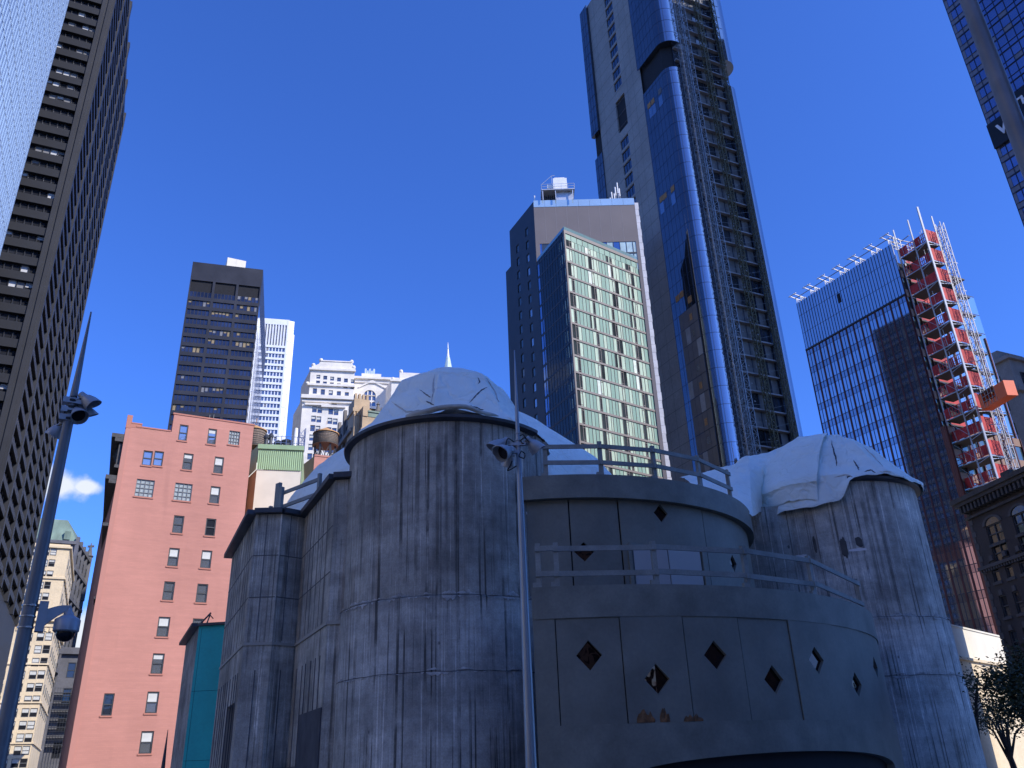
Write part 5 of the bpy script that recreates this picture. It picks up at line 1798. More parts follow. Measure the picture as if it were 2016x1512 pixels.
for i in range(30):
    z1 = ztop - .8 - FHw * i
    z0 = z1 - (FHw - .46)
    if z0 < 6: break
    pat = []
    for rm in range(4):
        a = rs.random()
        if rm == 0: pat += [(1.0, 4 if a < .5 else 3), (.75, 'o'), (.9, 3 if a < .55 else 1), (1.1, 1), (1, 2), (1, 1)]
        else:
            opt = rs.choice([[(1, 3), (.7, 'o'), (1.2, 2), (.9, 3)], [(1, 3), (.7, 'o'), (1, 4), (.9, 3)], [(1.1, 5), (.7, 'o'), (1.1, 3)], [(1, 3), (1, 4), (.7, 'o'), (1, 3), (.6, 3)], [(1, 6), (.7, 'o'), (1, 3), (1, 3)]])
            pat += opt + rs.choice([[(1, 1), (1, 2), (.9, 1)], [(1.2, 1), (1.1, 2)], [(1, 2), (.9, 1)]])
    if i == 0:
        mb = pane_row(fW, 0.33, fW.L, z0 + 1.9, z1, [(1, rs.choice([1, 2])) for _ in range(14)])
        mbq = pane_row(fW, .33, fW.L, z0, z0 + 1.83, pat)
        part('glazed_storey', mbq, mats_w, hotel)
    else:
        mb = pane_row(fW, 0.33, fW.L, z0, z1, pat)
    part('glazed_storey', mb, mats_w, hotel)
mb = MB()
for i in range(30):
    z1 = ztop - .8 - FHw * i
    if z1 - FHw < 6: break
    fW.box(mb, 0, fW.L, z1 - FHw, z1 - FHw + .46, -.6, .04)
fW.box(mb, 0, fW.L, ztop - .8, ztop, -.6, .05); fW.box(mb, 0, .33, 0, ztop - .8, -.4, .06)
part('spandrel_bands', mb, mBand, hotel)
mb = MB(); fW.quad(mb, 0, fW.L, ztop, ztop + .95, -.05); fV.quad(mb, 0, fV.L, ztop, ztop + .9, -.05)
part('roof_balustrade', mb, glass('teal_balustrade_glass', (.30, .46, .46), .1, .5, .003), hotel)
# shaded flank of the wedge
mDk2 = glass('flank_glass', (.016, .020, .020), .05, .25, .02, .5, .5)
mb = MB(); fV.quad(mb, 0, fV.L, 0, ztop, 0, 0)
for i in range(30):
    z1 = ztop - .8 - FHw * i
    if z1 < 6: break
    fV.box(mb, 0, fV.L, z1 - .5, z1, 0, .03, 1)
    for k in range(3):
        q = fV.L - .7 - k * 1.0
        if rs.random() < .85: fV.box(mb, q, q + .22, z1 - FHw + .3, z1 - .6 - rs.uniform(0, 1.2), .001, .012, 2)  # lit slits near the corner, put in as pale strips
    fV.quad(mb, .33, 1.15, z1 - FHw + .2, z1 - .5, .012, 3)
    if i > 3: fV.quad(mb, 1.55, 1.95, z1 - FHw + .2, z1 - .5, .012, 3)
for k in range(12): fV.box(mb, fV.L * k / 11 - .03, fV.L * k / 11 + .03, 0, ztop, .002, .05, 1)
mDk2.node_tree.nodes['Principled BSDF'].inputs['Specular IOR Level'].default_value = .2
part('flank_glazing', mb, [mDk2, mHDark, mat('lit_slit', (.42, .52, .36), .4), mSky], hotel)
# roof plant: window-cleaning crane on its platform, block and aerials
p0 = at_h(1100, 385, HH + .5)
pc = v2(at_h(1098, 390, HH)) + Vector((.4, 2.6))
plat = thing('roof_plant', (pc.x, pc.y, HH), 'white cooling unit on a railed steel platform atop the hotel roof', 'roof plant')
mWh = mat('white_plant_casing', (.85, .84, .80), .4, var=.06)
mGalv = mat('galvanised_rail', (.55, .56, .58), .45, .5)
mb = MB(); x0, y0 = pc.x, pc.y
mb.bx(x0 - .9, x0 + 1.7, y0 - 1.2, y0 + 1.6, HH + 2.5, HH + 5.2); mb.bx(x0 - .6, x0 + 1.3, y0 - 1.0, y0 + 1.2, HH + 5.2, HH + 5.5)
mb.bx(x0 - 2.0, x0 - .9, y0 - .6, y0 + .8, HH + 3.4, HH + 4.2)
part('cooling_unit', mb, mWh, plat)
mb = MB(); mb.bx(x0 - 3.2, x0 + 3.0, y0 - 1.8, y0 + 2.2, HH + 2.1, HH + 2.3)
for x in (-3, -.6, 2.6):
    for y in (-1.6, 2): mb.bar((x0 + x, y0 + y, HH - .1), (x0 + x, y0 + y, HH + 2.1), .16)
mb.bx(x0 - .5, x0 + 2.6, y0 - 1.0, y0 + 1.6, HH, HH + 2.08)
part('platform', mb, mGalv, plat)
mb = MB()
for z in (2.85, 3.4):
    mb.bar((x0 - 3.2, y0 - 1.8, HH + z), (x0 + 3, y0 - 1.8, HH + z), .06); mb.bar((x0 - 3.2, y0 + 2.2, HH + z + .0), (x0 + 3, y0 + 2.2, HH + z), .06)
    mb.bar((x0 - 3.2, y0 - 1.8, HH + z), (x0 - 3.2, y0 + 2.2, HH + z), .06); mb.bar((x0 + 3, y0 - 1.8, HH + z), (x0 + 3, y0 + 2.2, HH + z), .06)
for k in range(6):
    x = x0 - 3.2 + 6.2 * k / 5; mb.bar((x, y0 - 1.8, HH + 2.3), (x, y0 - 1.8, HH + 3.4), .06)
mb.bar((x0 - 3.2, y0 - 1.8, HH + 3.3), (x0 - 1.2, y0 - 1.9, HH + 5.2), .07); mb.bar((x0 - 1.2, y0 - 1.9, HH + 5.2), (x0 - .6, y0 - 1.9, HH + 5.3), .07)
mb.bar((x0 - 1.2, y0 - 1.9, HH + 3.4), (x0 - 1.2, y0 - 1.9, HH + 5.2), .06)
part('guard_rails', mb, mGalv, plat)
mb = MB()
for k in range(8): mb.tube([(x0 - 2.9 + .35 * k, y0 - .2 + .2 * (k % 3), HH), (x0 - 2.9 + .35 * k, y0 - .2 + .2 * (k % 3), HH + 2 + .8 * (k % 2))], .09, 6)
part('pipes', mb, mSteelL, plat)
plat.scale = (1.35, 1.35, 1.35)
q, _ = fT.uv(1190, 396)
mb = MB(); fT.box(mb, q - 2.7, q + 2.3, HH - .5, HH + 2.7, -6, -3.5); mb.tube([fT.P(q, HH + 2.7, -5), fT.P(q, HH + 3.9, -5)], .27, 8)
part('lift_housing', mb, mWhitePlaster, hotel)
for k, (x, hgt) in enumerate(((1204, 2.2), (1208, 4.0), (1213, 3.5), (1216, 5.6), (1221, 7.0), (1224, 5.1))):
    q, _ = fT.uv(x, 390)
    p = fT.P(q, HH - .2, -2.2)
    mb = MB(); mb.tube([p, p + Vector((0, 0, hgt * .55))], .08, 6)
    t = solo('aerial', mb, mGalv, ['shortest white aerial at the left end of the hotel roof row', 'second aerial of the hotel roof row, slim and pale', 'third aerial of the hotel roof row, middle height',
            'fourth aerial of the hotel roof row, just left of the tallest', 'tallest white aerial of the row on the hotel roof', 'rightmost aerial of the row on the hotel roof'][k], 'aerial', 'aerials on the hotel roof', org=p)
    mb = MB(); mb.tube([p + Vector((0, 0, hgt * .55)), p + Vector((0, 0, hgt * .98 + .3))], .17, 8)
    part('antenna_panel', mb, mWh, t)
q, _ = fT.uv(1053, 396)
p = fT.P(q, HH - .3, -.6); mb = MB(); mb.tube([p, p + Vector((0, 0, 2.6))], .17, 8)
solo('vent_pipe', mb, mWh, 'white upright pipe at the left corner of the hotel roof', 'pipe')

# ------------------------------------------------------------------ the tall tower under construction
TZ = 238.0
pF = v2(at_d(1375, 800, 182))
def onl(a): return hit_az(pF, G1, a)
t_gl, t_c0, t_w0, t_w1, t_c1 = onl(RAD(7.96)), onl(RAD(8.62)), onl(RAD(10.2)), onl(RAD(10.93)), onl(RAD(12.66))
corner_r = 3.0
t_cs = onl(RAD(14.55))                         # start of the rounded corner
cc0 = t_cs - G1 * 0 + Vector((-v2(Fac(t_cs + G1, t_cs).n).x, -v2(Fac(t_cs + G1, t_cs).n).y)) * corner_r
fLw = Fac(t_gl, t_cs)                          # left side, far to near
nL = v2(fLw.n)
cc0 = t_cs - nL * corner_r
arcp = []
a_n0 = math.atan2(nL.x, nL.y)
for k in range(11):
    a = a_n0 - RAD(90) * k / 10
    arcp.append(cc0 + Vector((math.sin(a), math.cos(a))) * corner_r)
# orientation check: the arc must end facing the camera side
if (arcp[-1] - cc0).dot(-G1) < 0:
    arcp = [cc0 + Vector((math.sin(a_n0 + RAD(90) * k / 10), math.cos(a_n0 + RAD(90) * k / 10))) * corner_r for k in range(11)]
t_f0 = arcp[-1]
t_f1 = hit_az(t_f0, G2, RAD(19.5))             # scaffold ends, glass resumes
t_f2 = hit_az(t_f0, G2, RAD(20.0))
fFr = Fac(t_f0, t_f2)
tower2 = thing('tall_residential_tower', (t_f0.x, t_f0.y, 0), 'very tall glass and concrete tower under construction with a hoist scaffold up its front', 'tower')
mTG = glass('deep_blue_glass', (.115, .135, .17), .03, .85, .008, .30, .12)
mTG2 = glass('pale_gleam_glass', (.27, .31, .38), .05, .9, .004, .3, .08)  # paler glass: carries the corner's bright reflected stripe, and odd panes
mTC = mat('tower_concrete', (.27, .255, .235), .85, var=.12, scale=.12, fine=.1)
mMul = mat('dark_mullion', (.03, .04, .07), .4, .4)
FT = 4.55
# notch heights
_, zn1 = fLw.uv(1262, 140); _, zn0 = fLw.uv(1268, 186)
core = MB()
bkA = t_gl + G2 * (t_f2 - t_f0).length * 1.1
ins = nL * .6
core.prism([t_gl - ins, t_cs - ins, t_cs - nL * corner_r - G1 * (corner_r - 1.2), t_f2 + G1 * 1.5 - G2 * 1.0, t_f2 + G1 * 30 - G2 * 1, bkA], 0, TZ)
part('core_wall', core, mBlack, tower2)
sC0 = fLw.L - 0
def sof(p): return (p - fLw.A).dot(fLw.u)
S = [sof(t_gl), sof(t_c0), sof(t_w0), sof(t_w1), sof(t_c1), sof(t_cs)]
mb = MB()
_, znot1 = fLw.uv(1222, 190); _, znot0 = fLw.uv(1226, 255)
wh = []
zf = [16 + FT * i for i in range(48)]
for z in zf:
    if z > znot1 + 1 or z + FT < znot0 - 1 or True: wh.append((S[2], S[3], z + .9, z + FT - .15))
wh = [h for h in wh if not (h[2] < znot1 and h[3] > znot0)] + [(S[2] - .3, S[3] + .6, znot0, znot1)]
fLw.wall(mb, S[1], S[4], 0, TZ, wh, .5)
cwall = part('shear_wall', mb, mTC, tower2)
mb = MB()
for i, z in enumerate(zf):
    fLw.box(mb, S[1], S[4], z + .0, z + .1, -.1, .012)
for q in (S[1] + 3.1, S[3] + 2.4, S[3] + 5.5): fLw.box(mb, q, q + .06, 0, TZ, -.1, .010)
part('pour_lines', mb, mat('pour_line', (.10, .095, .09), .9), cwall)
mb = MB(); fLw.quad(mb, S[2] - .5, S[3] + 1, znot0 - 1, znot1 + 1, -.51)
part('dark_opening', mb, mBlack, cwall)
for h in wh[:-1]:
    if h[2] < 40: continue
    mb = MB(); fLw.quad(mb, h[0], h[1], h[2], h[3], -.3, 0)
    for k in (1 / 3, 2 / 3): fLw.box(mb, h[0] + (h[1] - h[0]) * k - .05, h[0] + (h[1] - h[0]) * k + .05, h[2], h[3], -.29, -.2, 1)
    part('window', mb, [mTG, mMul], tower2)
# far-left strip of glass, broken by the plant floor notch
_, zl1 = fLw.uv(1172, 270); _, zl0 = fLw.uv(1180, 308)
def strip(fac, q0, q1, z0, z1, nm, m, ncol, d=0.3):
    mb = MB(); fac.box(mb, q0, q1, z0, z1, -.3, d, 0)
    part_ = part(nm, mb, [m], tower2)
    ml = MB()
    for z in zf:
        if z0 - .01 <= z <= z1: fac.box(ml, q0, q1, z - .05, z + .05, d + .001, d + .05)
    for k in range(1, ncol): fac.box(ml, q0 + (q1 - q0) * k / ncol - .04, q0 + (q1 - q0) * k / ncol + .04, z0, z1, d + .001, d + .045)
    part('mullions', ml, mMul, part_)
strip(fLw, S[0], S[1] - .05, zl1, TZ, 'far_glazing', mTG, 3, .8)
strip(fLw, S[0], S[1] - .05, 0, zl0, 'far_glazing', mTG, 3)
# near glass and its rounded corner, upper part standing proud of the lower
def corner_glass(z0, z1, d, nm):
    pts = [fLw.P(S[4] + .05, 0, d).xy]
    for k in range(6): pts.append(fLw.P(S[4] + (S[5] - S[4]) * (k + 1) / 6, 0, d).xy) if k < 5 else None
    pts += [cc0 + (p - cc0).normalized() * (corner_r + d) for p in arcp]
    pts.append(arcp[-1] + G2 * 1.1 + (-G1) * d)
    mb = MB(); mc = MB()
    for i in range(len(pts) - 1):
        a, b = pts[i], pts[i + 1]
        tgt = mb if i < 11 else mc
        tgt.face([(a.x, a.y, z0), (b.x, b.y, z0), (b.x, b.y, z1), (a.x, a.y, z1)])
    mb.face([(p.x, p.y, z0) for p in pts] + [(cc0.x, cc0.y, z0)])
    mb.face([(p.x, p.y, z1) for p in pts] + [(cc0.x, cc0.y, z1)])
    gp = part(nm, mb, mTG, tower2, True)
    part('curved_corner_glass', mc, mTG2, gp, True)
    ml = MB()
    for z in zf:
        if z0 <= z <= z1:
            ml.tube([(p.x, p.y, z) for p in pts], .055, 4)
    for i, p in enumerate(pts[:-1]):
        if i in (0, 1, 2, 3, 4, 5, 6, 9, 12): ml.bar((p.x, p.y, z0), (p.x, p.y, z1), .08)
    part('mullions', ml, mMul, gp)
    return pts
corner_glass(zn1, TZ, 1.0, 'upper_glazing')
cpts = corner_glass(0, zn0, .15, 'lower_glazing')
# a few pale panels and open panes among the glass
mPanA = mat('unglazed_board', (.26, .25, .24), .7, var=.15); mPanB = mat('raw_timber_infill', (.34, .17, .06), .8, var=.3, scale=2); mPanC = mat('taupe_spandrel_panel', (.12, .105, .095), .6, var=.1)
def pane_at(x, y, w, h, m):
    q, z = fLw.uv(x, y)
    mb = MB(); fLw.box(mb, q - w / 2, q + w / 2, z - h / 2, z + h / 2, .15, .22)
    part('odd_panel', mb, m, tower2)
for x, y in ((1279, 208), (1286, 200), (1300, 180), (1303, 392), (1310, 386), (1325, 372), (1335, 588), (1343, 580), (1359, 590)):
    pane_at(x, y, 1.5, 1.7, mPanB if y > 180 else mPanC)
for x, y, m in ((1283, 222, mTG2), (1289, 216, mTG2), (1302, 199, mTG2), (1305, 410, mTG2), (1327, 392, mTG2)): pane_at(x, y, 1.7, 3.4, m)
# lower floors at the base of the near glass: taupe panels with small openings
ql0, _ = fLw.uv(1352, 700)
for i, z in enumerate(zf):
    if z > 100: break
    mb = MB()
    for k in range(4):
        qa = S[4] + 2.4 + (S[5] - S[4] - 2.4) * k / 4; qb = S[4] + 2.4 + (S[5] - S[4] - 2.4) * (k + 1) / 4
        fLw.box(mb, qa + .04, qb - .04, z + .12, z + FT - .08, .15, .2, (0 if (i * 3 + k * 5) % 7 else 1))
        if k == 2 and i % 3 != 1: fLw.box(mb, qa + .5, qa + 1.5, z + 1.2, z + 2.9, .2, .23, 2 if i % 2 else 3)
    part('panel_storey', mb, [mPanC, mPanA, mPaneW, mPanB], tower2)
# front face: slabs and dark glazing behind the hoist scaffold
fIn = Fac(t_f0 + G1 * .9 - G2 * 0, t_f2 + G1 * .9)
mIn = glass('unlit_interior_glass', (.05, .06, .075), .12, .5, .02, .5, .6)
mInP = mat('grey_interior_panel', (.115, .113, .11), .7, var=.3, scale=.4)
mSlab = mat('slab_edge', (.24, .24, .25), .8, var=.2)
rs = random.Random(31)
for i, z in enumerate(zf):
    if z < 30: continue
    mb = MB()
    n = 8
    for k in range(n):
        q0, q1 = fIn.L * k / n, fIn.L * (k + 1) / n
        fIn.quad(mb, q0, q1, z, z + FT, 0, 1 if (k in (2, 5)) else rs.choice([0, 0, 1]))
        fIn.box(mb, q0 - .06, q0 + .06, z, z + FT, .003, .12, 3)
        if rs.random() < .25:
            fIn.box(mb, q0 + .8, q0 + 1.3, z + 2.2, z + 2.45, .02, .06, 2)
    fIn.box(mb, 0, fIn.L, z - .18, z + .16, .01, .95, 2)
    part('front_storey', mb, [mInP, mIn, mSlab, mMul], tower2)
# right-hand glass edge
fRg = Fac(t_f1, t_f2)
mTG3 = glass('right_edge_glass', (.22, .26, .32), .05, .85, .004, .3, .1)
strip(fRg, 0, fRg.L, 0, zn0, 'right_glazing', mTG3, 2, .2)
strip(fRg, 0, fRg.L, zn1, TZ, 'right_glazing', mTG3, 2, 1.0)
rg = MB()
k_ = [t_f2 + Vector((0, 0)), ]
rc = t_f2 + G1 * 3.0
for z0, z1, d in ((0, zn0, .2), (zn1, TZ, 1.0)):
    pts = [rc + (-G1 * math.cos(RAD(9 * k)) + G2 * math.sin(RAD(9 * k))) * (3.0 + d) for k in range(11)] + [rc + G2 * (3 + d) + G1 * 25]
    for i in range(len(pts) - 1):
        a, b = pts[i], pts[i + 1]; rg.face([(a.x, a.y, z0), (b.x, b.y, z0), (b.x, b.y, z1), (a.x, a.y, z1)])
    rg.face([(p.x, p.y, z0) for p in pts]); 
part('right_corner_glass', rg, mTG3, tower2, True)

# hoist towers standing against the front
mGal = mat('hoist_steel', (.27, .28, .29), .45, .5, var=.2, scale=1)
mGalY = mat('dull_yellow_hoist', (.085, .075, .03), .6, var=.3, scale=1)
qf = lambda a: (hit_az(t_f0, G2, a) - t_f0).length
def mast(name, q, d, w, step, r, m, lab, z1=236, cat='hoist mast', grp=None):
    p = fFr.P(q, 0, d)
    mb = MB(); mb.truss(p + Vector((0, 0, 30)), p + Vector((0, 0, z1)), w, step, r, G2)
    mb.bx(p.x - w / 2, p.x + w / 2, p.y - w / 2, p.y + w / 2, 0, 30)
    return solo(name, mb, m, lab, cat, grp, org=p)
aS = az(1333, 200)
q1 = qf(az(1343, 300) + .004)
mast('hoist_mast', 1.6, 1.2, 1.5, 1.5, .07, mGal, 'silver lattice hoist mast at the left of the tall tower scaffold', grp='hoist masts on the tall tower front')
mast('hoist_mast', 3.4, 1.5, 1.5, 1.5, .075, mGal, 'brightest silver lattice mast beside the tall tower floor panels', grp='hoist masts on the tall tower front')
qm_ = fFr.L * .53
mast('hoist_mast', qm_, 1.3, 1.2, 1.5, .11, mGalY, 'dull yellow hoist mast up the middle of the tall tower front', grp='hoist masts on the tall tower front')
mast('hoist_mast', fFr.L * .88, 1.0, .9, 1.5, .09, mGalY, 'yellowish hoist mast near the right edge of the tall tower', grp='hoist masts on the tall tower front')
mb = MB()
rs = random.Random(77)
for i, z in enumerate(zf):
    if z < 40: continue
    for d in (.5, 2.0): mb.bar(fFr.P(.5, z, d), fFr.P(2.5, z, d), .07)
    mb.bar(fFr.P(.5, z, .5), fFr.P(.5, z, 2.0), .07); mb.bar(fFr.P(2.5, z, .5), fFr.P(2.5, z, 2.0), .07)
    mb.bar(fFr.P(.5, z, 2.0), fFr.P(2.5, z + FT, 2.0), .05)
    for q0 in (.5, 2.5): mb.bar(fFr.P(q0, z, 2.0), fFr.P(q0, z + FT, 2.0), .075)
    for dz in (.2, 2.4): mb.bar(fFr.P(fFr.L * .84, z + dz, .5), fFr.P(fFr.L * .95, z + dz + .3, .6), .06)
    mb.bar(fFr.P(fFr.L * .84, z, .55), fFr.P(fFr.L * .93, z + FT, .55), .05)
    mb.bar(fFr.P(4.2, z + .5, .2), fFr.P(qm_, z + .9, 1.2), .06)
    mb.bar(fFr.P(qm_ + 1, z + .3, .2), fFr.P(fFr.L * .85, z + 1.8, .8), .07)
    for k in range(4):
        if rs.random() < .6: mb.bar(fFr.P(.5, z + k * 1.1, .4), fFr.P(2.6, z + k * 1.1 + rs.uniform(-.4, .4), 2.1), .045)
    for k in range(3): mb.bar(fFr.P(-.15 - .25 * (k % 2), z + 1.5 * k, .3 + .3 * k), fFr.P(.6, z + 1.5 * k + .5, 1.4), .05)
solo('scaffold', mb, mat('dull_scaffold_tube', (.14, .145, .15), .5, .5, var=.3, scale=1), 'dense tube scaffold and ties clinging to the tall tower front', 'scaffold', org=fFr.P(0, 0, 1))

# ------------------------------------------------------------------ blue glass building with red netted platforms
HX = 78.0
xL, xC = v2(at_h(1568, 598, HX)), v2(at_h(1755, 480, HX))
fX = Fac(xL, xC)
xR = xC + G2 * 16
fXf = Fac(xC, xR)
gb = thing('blue_glass_building', (xC.x, xC.y, 0), 'blue glass building with dark red fins, half clad, its front open to red netted floors', 'building')
mXG = glass('blue_facade_glass', (.48, .52, .58), .03, .92, .004, .12, .10)
mXG2 = glass('blue_spandrel_glass', (.33, .36, .42), .05, .9, .004, .3, .1)
mFinR = mat('dark_red_fin', (.085, .022, .018), .5, .2, var=.15)
mFinK = mat('thin_black_fin', (.02, .018, .02), .5)
mLine = mat('facade_joint', (.03, .035, .05), .5)
FX = 3.55
_, zcap = fX.uv(1590, 688)
_, zsb = fX.uv(1790, 868)
mb = MB()
mb.prism([xL - v2(fX.n) * .3, xC - v2(fX.n) * .3 + G1 * .3, xR + G1 * 2.0, xR + G1 * 20, xL + G2 * 20], 0, HX - 3.2)
part('core_wall', mb, mBlack, gb)
mb = MB(); fX.quad(mb, 0, fX.L, 0, HX, 0)
gl = part('glass_skin', mb, mXG, gb)
mb = MB()
for k in range(36): 
    q = fX.L * k / 35; fX.box(mb, max(0, q - .04), min(fX.L, q + .04), zcap + .1, HX, .002, .05)
part('crown_fins', mb, mFinK, gl)
mb = MB(); nx = 14
for k in range(nx + 1):
    q = fX.L * k / nx; fX.box(mb, max(0, q - .11), min(fX.L, q + .11), 0, zcap, .002, .12)
part('red_fins', mb, mFinR, gl)
mb = MB()
for k in range(nx):
    q = fX.L * (k + .5) / nx; fX.box(mb, q - .035, q + .035, 0, zcap, .002, .06)
for i in range(22):
    z = zcap - FX * i
    if z < 3: break
    fX.box(mb, 0, fX.L, z - .05, z + .05, .003, .03); fX.box(mb, 0, fX.L, z - 1.15, z - 1.09, .003, .02)
for z in (zcap + (HX - zcap) * .35, zcap + (HX - zcap) * .72): fX.box(mb, 0, fX.L, z, z + .05, .003, .02)
fX.box(mb, 0, fX.L, zcap - .12, zcap + .12, .003, .2)
part('joints', mb, mLine, gl)
for i in range(18):
    z = zcap - FX * i
    mb = MB(); fX.quad(mb, 0, fX.L, z - 1.1, z - .06, .0015)
    part('spandrel_glass', mb, mXG2, gl)
mb = MB(); q, z = fX.uv(1652, 587); fX.box(mb, q - .35, q + .35, z - .9, z + .9, .0, .012)
part('open_vent', mb, mBlack, gl)
# lower block: stands forward of the front, with its own short roof edge
xC2 = hit_az(xC, -G1, az(1866, 845))
fX2 = Fac(xC - v2(fX.n) * -.25, xC2 + v2(fX.n) * .25)
_, zlow2 = fX2.uv(1862, 838)
mb = MB(); fX2.quad(mb, 0, fX2.L, 0, zlow2)
lb = part('podium_glass', mb, glass('dark_podium_glass', (.22, .22, .24), .03, .88, .006, .12, .15), gb)
mb = MB()
n2 = max(3, int(fX2.L / (fX.L / nx)))
for k in range(n2 + 1):
    q = fX2.L * k / n2; fX2.box(mb, max(0, q - .12), min(fX2.L, q + .12), 0, zlow2, .002, .18)
part('red_fins', mb, mat('rust_red_fin', (.16, .05, .03), .5, .2, var=.15), lb)
mb = MB()
for i in range(18):
    z = zlow2 - FX * i
    if z < 2: break
    fX2.box(mb, 0, fX2.L, z - .05, z + .05, .003, .03)
for k in range(n2): q = fX2.L * (k + .5) / n2; fX2.box(mb, q - .03, q + .03, 0, zlow2, .002, .06)
part('joints', mb, mLine, lb)
fX3 = Fac(xC2 + v2(fX.n) * .25, xC2 + v2(fX.n) * .25 + G2 * 16)
mb = MB()
mTerr = mat('terracotta_spandrel', (.26, .145, .085), .6, var=.12)
mGrn = glass('greenish_glass', (.14, .20, .20), .06, .6, .01, .5, .3)
def front_strip(fac, q0, q1, z0, z1, nm):
    mb = MB()
    i = 0; z = z1
    while z > max(z0, 2):
        zz = max(z0, z - FX)
        fac.box(mb, q0, q1, z - 1.3, z, -.3, .0, 0)
        fac.quad(mb, q0, q1, zz, z - 1.3, -.12, 1)
        z -= FX
    k = max(2, int((q1 - q0) / 1.9))
    for j in range(k + 1):
        q = q0 + (q1 - q0) * j / k; fac.box(mb, max(q0, q - .12), min(q1, q + .12), z0, z1, -.2, .14, 2)
    return part(nm, mb, [mTerr, mGrn, mFinR], gb)
front_strip(fX3, 0, fX3.L, 0, zlow2, 'podium_front')
mb = MB(); mb.face([fX2.P(0, zlow2), fX2.P(fX2.L, zlow2), fX3.P(fX3.L, zlow2), fX3.P(fX3.L, zlow2, -8)])
part('podium_roof', mb, mFlash, gb)
# front of the upper building: narrow clad strip by the corner, the rest open floors
S0q = 3.6
_, zopen = fX.uv(1768, 560)
front_strip(fXf, 0, 2.2, zlow2, HX - 5, 'clad_strip')
mSl = mat('concrete_slab_soffit', (.10, .09, .085), .85, var=.2)
fl_z = []
i = 0
z = HX - 3.0
while z > zlow2 - 24: fl_z.append(z); z -= FX
c2 = v2(at_d(1832, 490, 127.5))
a2, a1, a3 = az(1870, 625), az(1842, 625), az(1894, 625)
c2 = pol(a2, 127.5)
c1 = hit_az(c2, G1, a1); c0 = hit_az(c2, G1, az(1806, 625)); c3 = hit_az(c2, G2, a3)
fP1, fP2 = Fac(c0, c2), Fac(c2, c3)
mNet = None
m_, t_, b_ = nodes_of('red_safety_net')
vec = coord(t_, 'Object')
f_ = tnoise(t_, vec, .8, 4)
c_ = tmix(t_, 1.0, (.50, .04, .035), trange(t_, f_, .3, .7, .6, 1.3, False), 'MULTIPLY')
t_.links.new(c_, b_.inputs['Base Color']); b_.inputs['Roughness'].default_value = .7
mNet = m_
mPost = mat('white_hoist_post', (.46, .46, .47), .4, .4, var=.1)
mWarm = mat('interior_timber', (.45, .22, .07), .8, var=.3, scale=1)
rs = random.Random(41)
for i, z in enumerate(fl_z):
    mb = MB()
    if z > zlow2 + .5:
        fXf.box(mb, 2.3, fXf.L, z - .22, z, -9, -.05)
        mb.prism([c0 + G2 * 0, c2, c3, c0 + (c3 - c2)], z - .12, z + .002)
    else:
        mb.prism([c0, c2, c3, c0 + (c3 - c2)], z - .18, z + .002)
    part('floor_slab', mb, mSl, gb)
plat2 = thing('hoist_platform', (c2.x, c2.y, 0), 'white steel platform tower with red safety netting on every floor, up the blue building', 'scaffold tower')
zt_p = HX + 2.5
for (p, nm) in ((c0, 0), (c1, 1), (c2, 2), (c3, 3)):
    mb = MB(); w = .24 if nm == 2 else .16
    mb.box((p.x - w / 2, p.y - w / 2, 20), (w, 0, 0), (0, w, 0), (0, 0, zt_p - 20 + (1 if nm == 2 else 0)))
    part('post', mb, mPost, plat2)
for i, z in enumerate(fl_z):
    mb = MB(); fP2.box(mb, .18, fP2.L - .1, z + .15, z + 2.35, -.02, .02, 0)
    sn = part('front_net', mb, mNet, plat2)
    mb = MB()
    q1 = (c1 - c0).length
    for qa, qb in ((.15, q1 - .15), (q1 + .15, fP1.L - .18)):
        fP1.box(mb, qa, qb, z + .15, z + .28, -.03, .02); fP1.box(mb, qa, qb, z + 1.55, z + 1.65, -.03, .02); fP1.box(mb, qa, qb, z + .85, z + .93, -.03, .015)
        k = 6
        for j in range(k + 1):
            q = qa + (qb - qa) * j / k; fP1.box(mb, q - .05, q + .05, z + .28, z + 1.55, -.02, .01)
        if i % 3 != 1: fP1.box(mb, qa, qa + (qb - qa) * rs.choice([.35, .5, 1]), z + .28, z + 1.55, -.05, -.03)
        else: fP1.box(mb, qa + (qb - qa) * .5, qb, z + .28, z + 1.55, -.05, -.03)
    part('side_net', mb, mNet, plat2)
    mb = MB()
    for a, b in ((c0, c2), (c2, c3)):
        mb.bar((a.x, a.y, z - .05), (b.x, b.y, z - .05), .13)
    mb.bar((c1.x, c1.y, z - .6), (c2.x, c2.y, z - .05), .07); mb.bar((c2.x, c2.y, z - .6), (c3.x, c3.y, z - .1), .09)
    mb.bar((c0.x, c0.y, z - .1), (c1.x, c1.y, z - FX + .2), .05)
    for a, b in ((c0, c1), (c1, c2)):
        for k in range(3):
            t = rs.uniform(.05, .95); p = a.lerp(b, t); mb.bar((p.x, p.y, z), (p.x + rs.uniform(-.2, .2), p.y, z + rs.uniform(.8, 2.8)), .05)
    part('ledger', mb, mPost, plat2)
    if z > zlow2:
        mb = MB()
        fXf.box(mb, 2.6, 8, z, z + 1.4, -3.2, -3.15, 0)
        fXf.box(mb, 2.4, 6, z + .0, z + 1.3, -.25, -.2, 0)
        for j in range(7):
            q = rs.uniform(2.5, 9); zz = z + rs.uniform(0, 2.2); fXf.box(mb, q, q + rs.uniform(.1, .9), zz, zz + rs.uniform(.08, 1.0), -2.4, -2.2, rs.choice([0, 0, 1, 2]))
        for j in range(5): fXf.box(mb, 2.6 + j * 1.1, 2.72 + j * 1.1, z, z + FX - .25, -1.2, -1.08, 1)
        for j in range(2):
            q = rs.uniform(3, 7); fXf.box(mb, q, q + rs.uniform(.6, 1.8), z, z + rs.uniform(.6, 1.8), -6, -5, 2)
        part('interior_clutter', mb, [mNet, mPost, mWarm], gb)
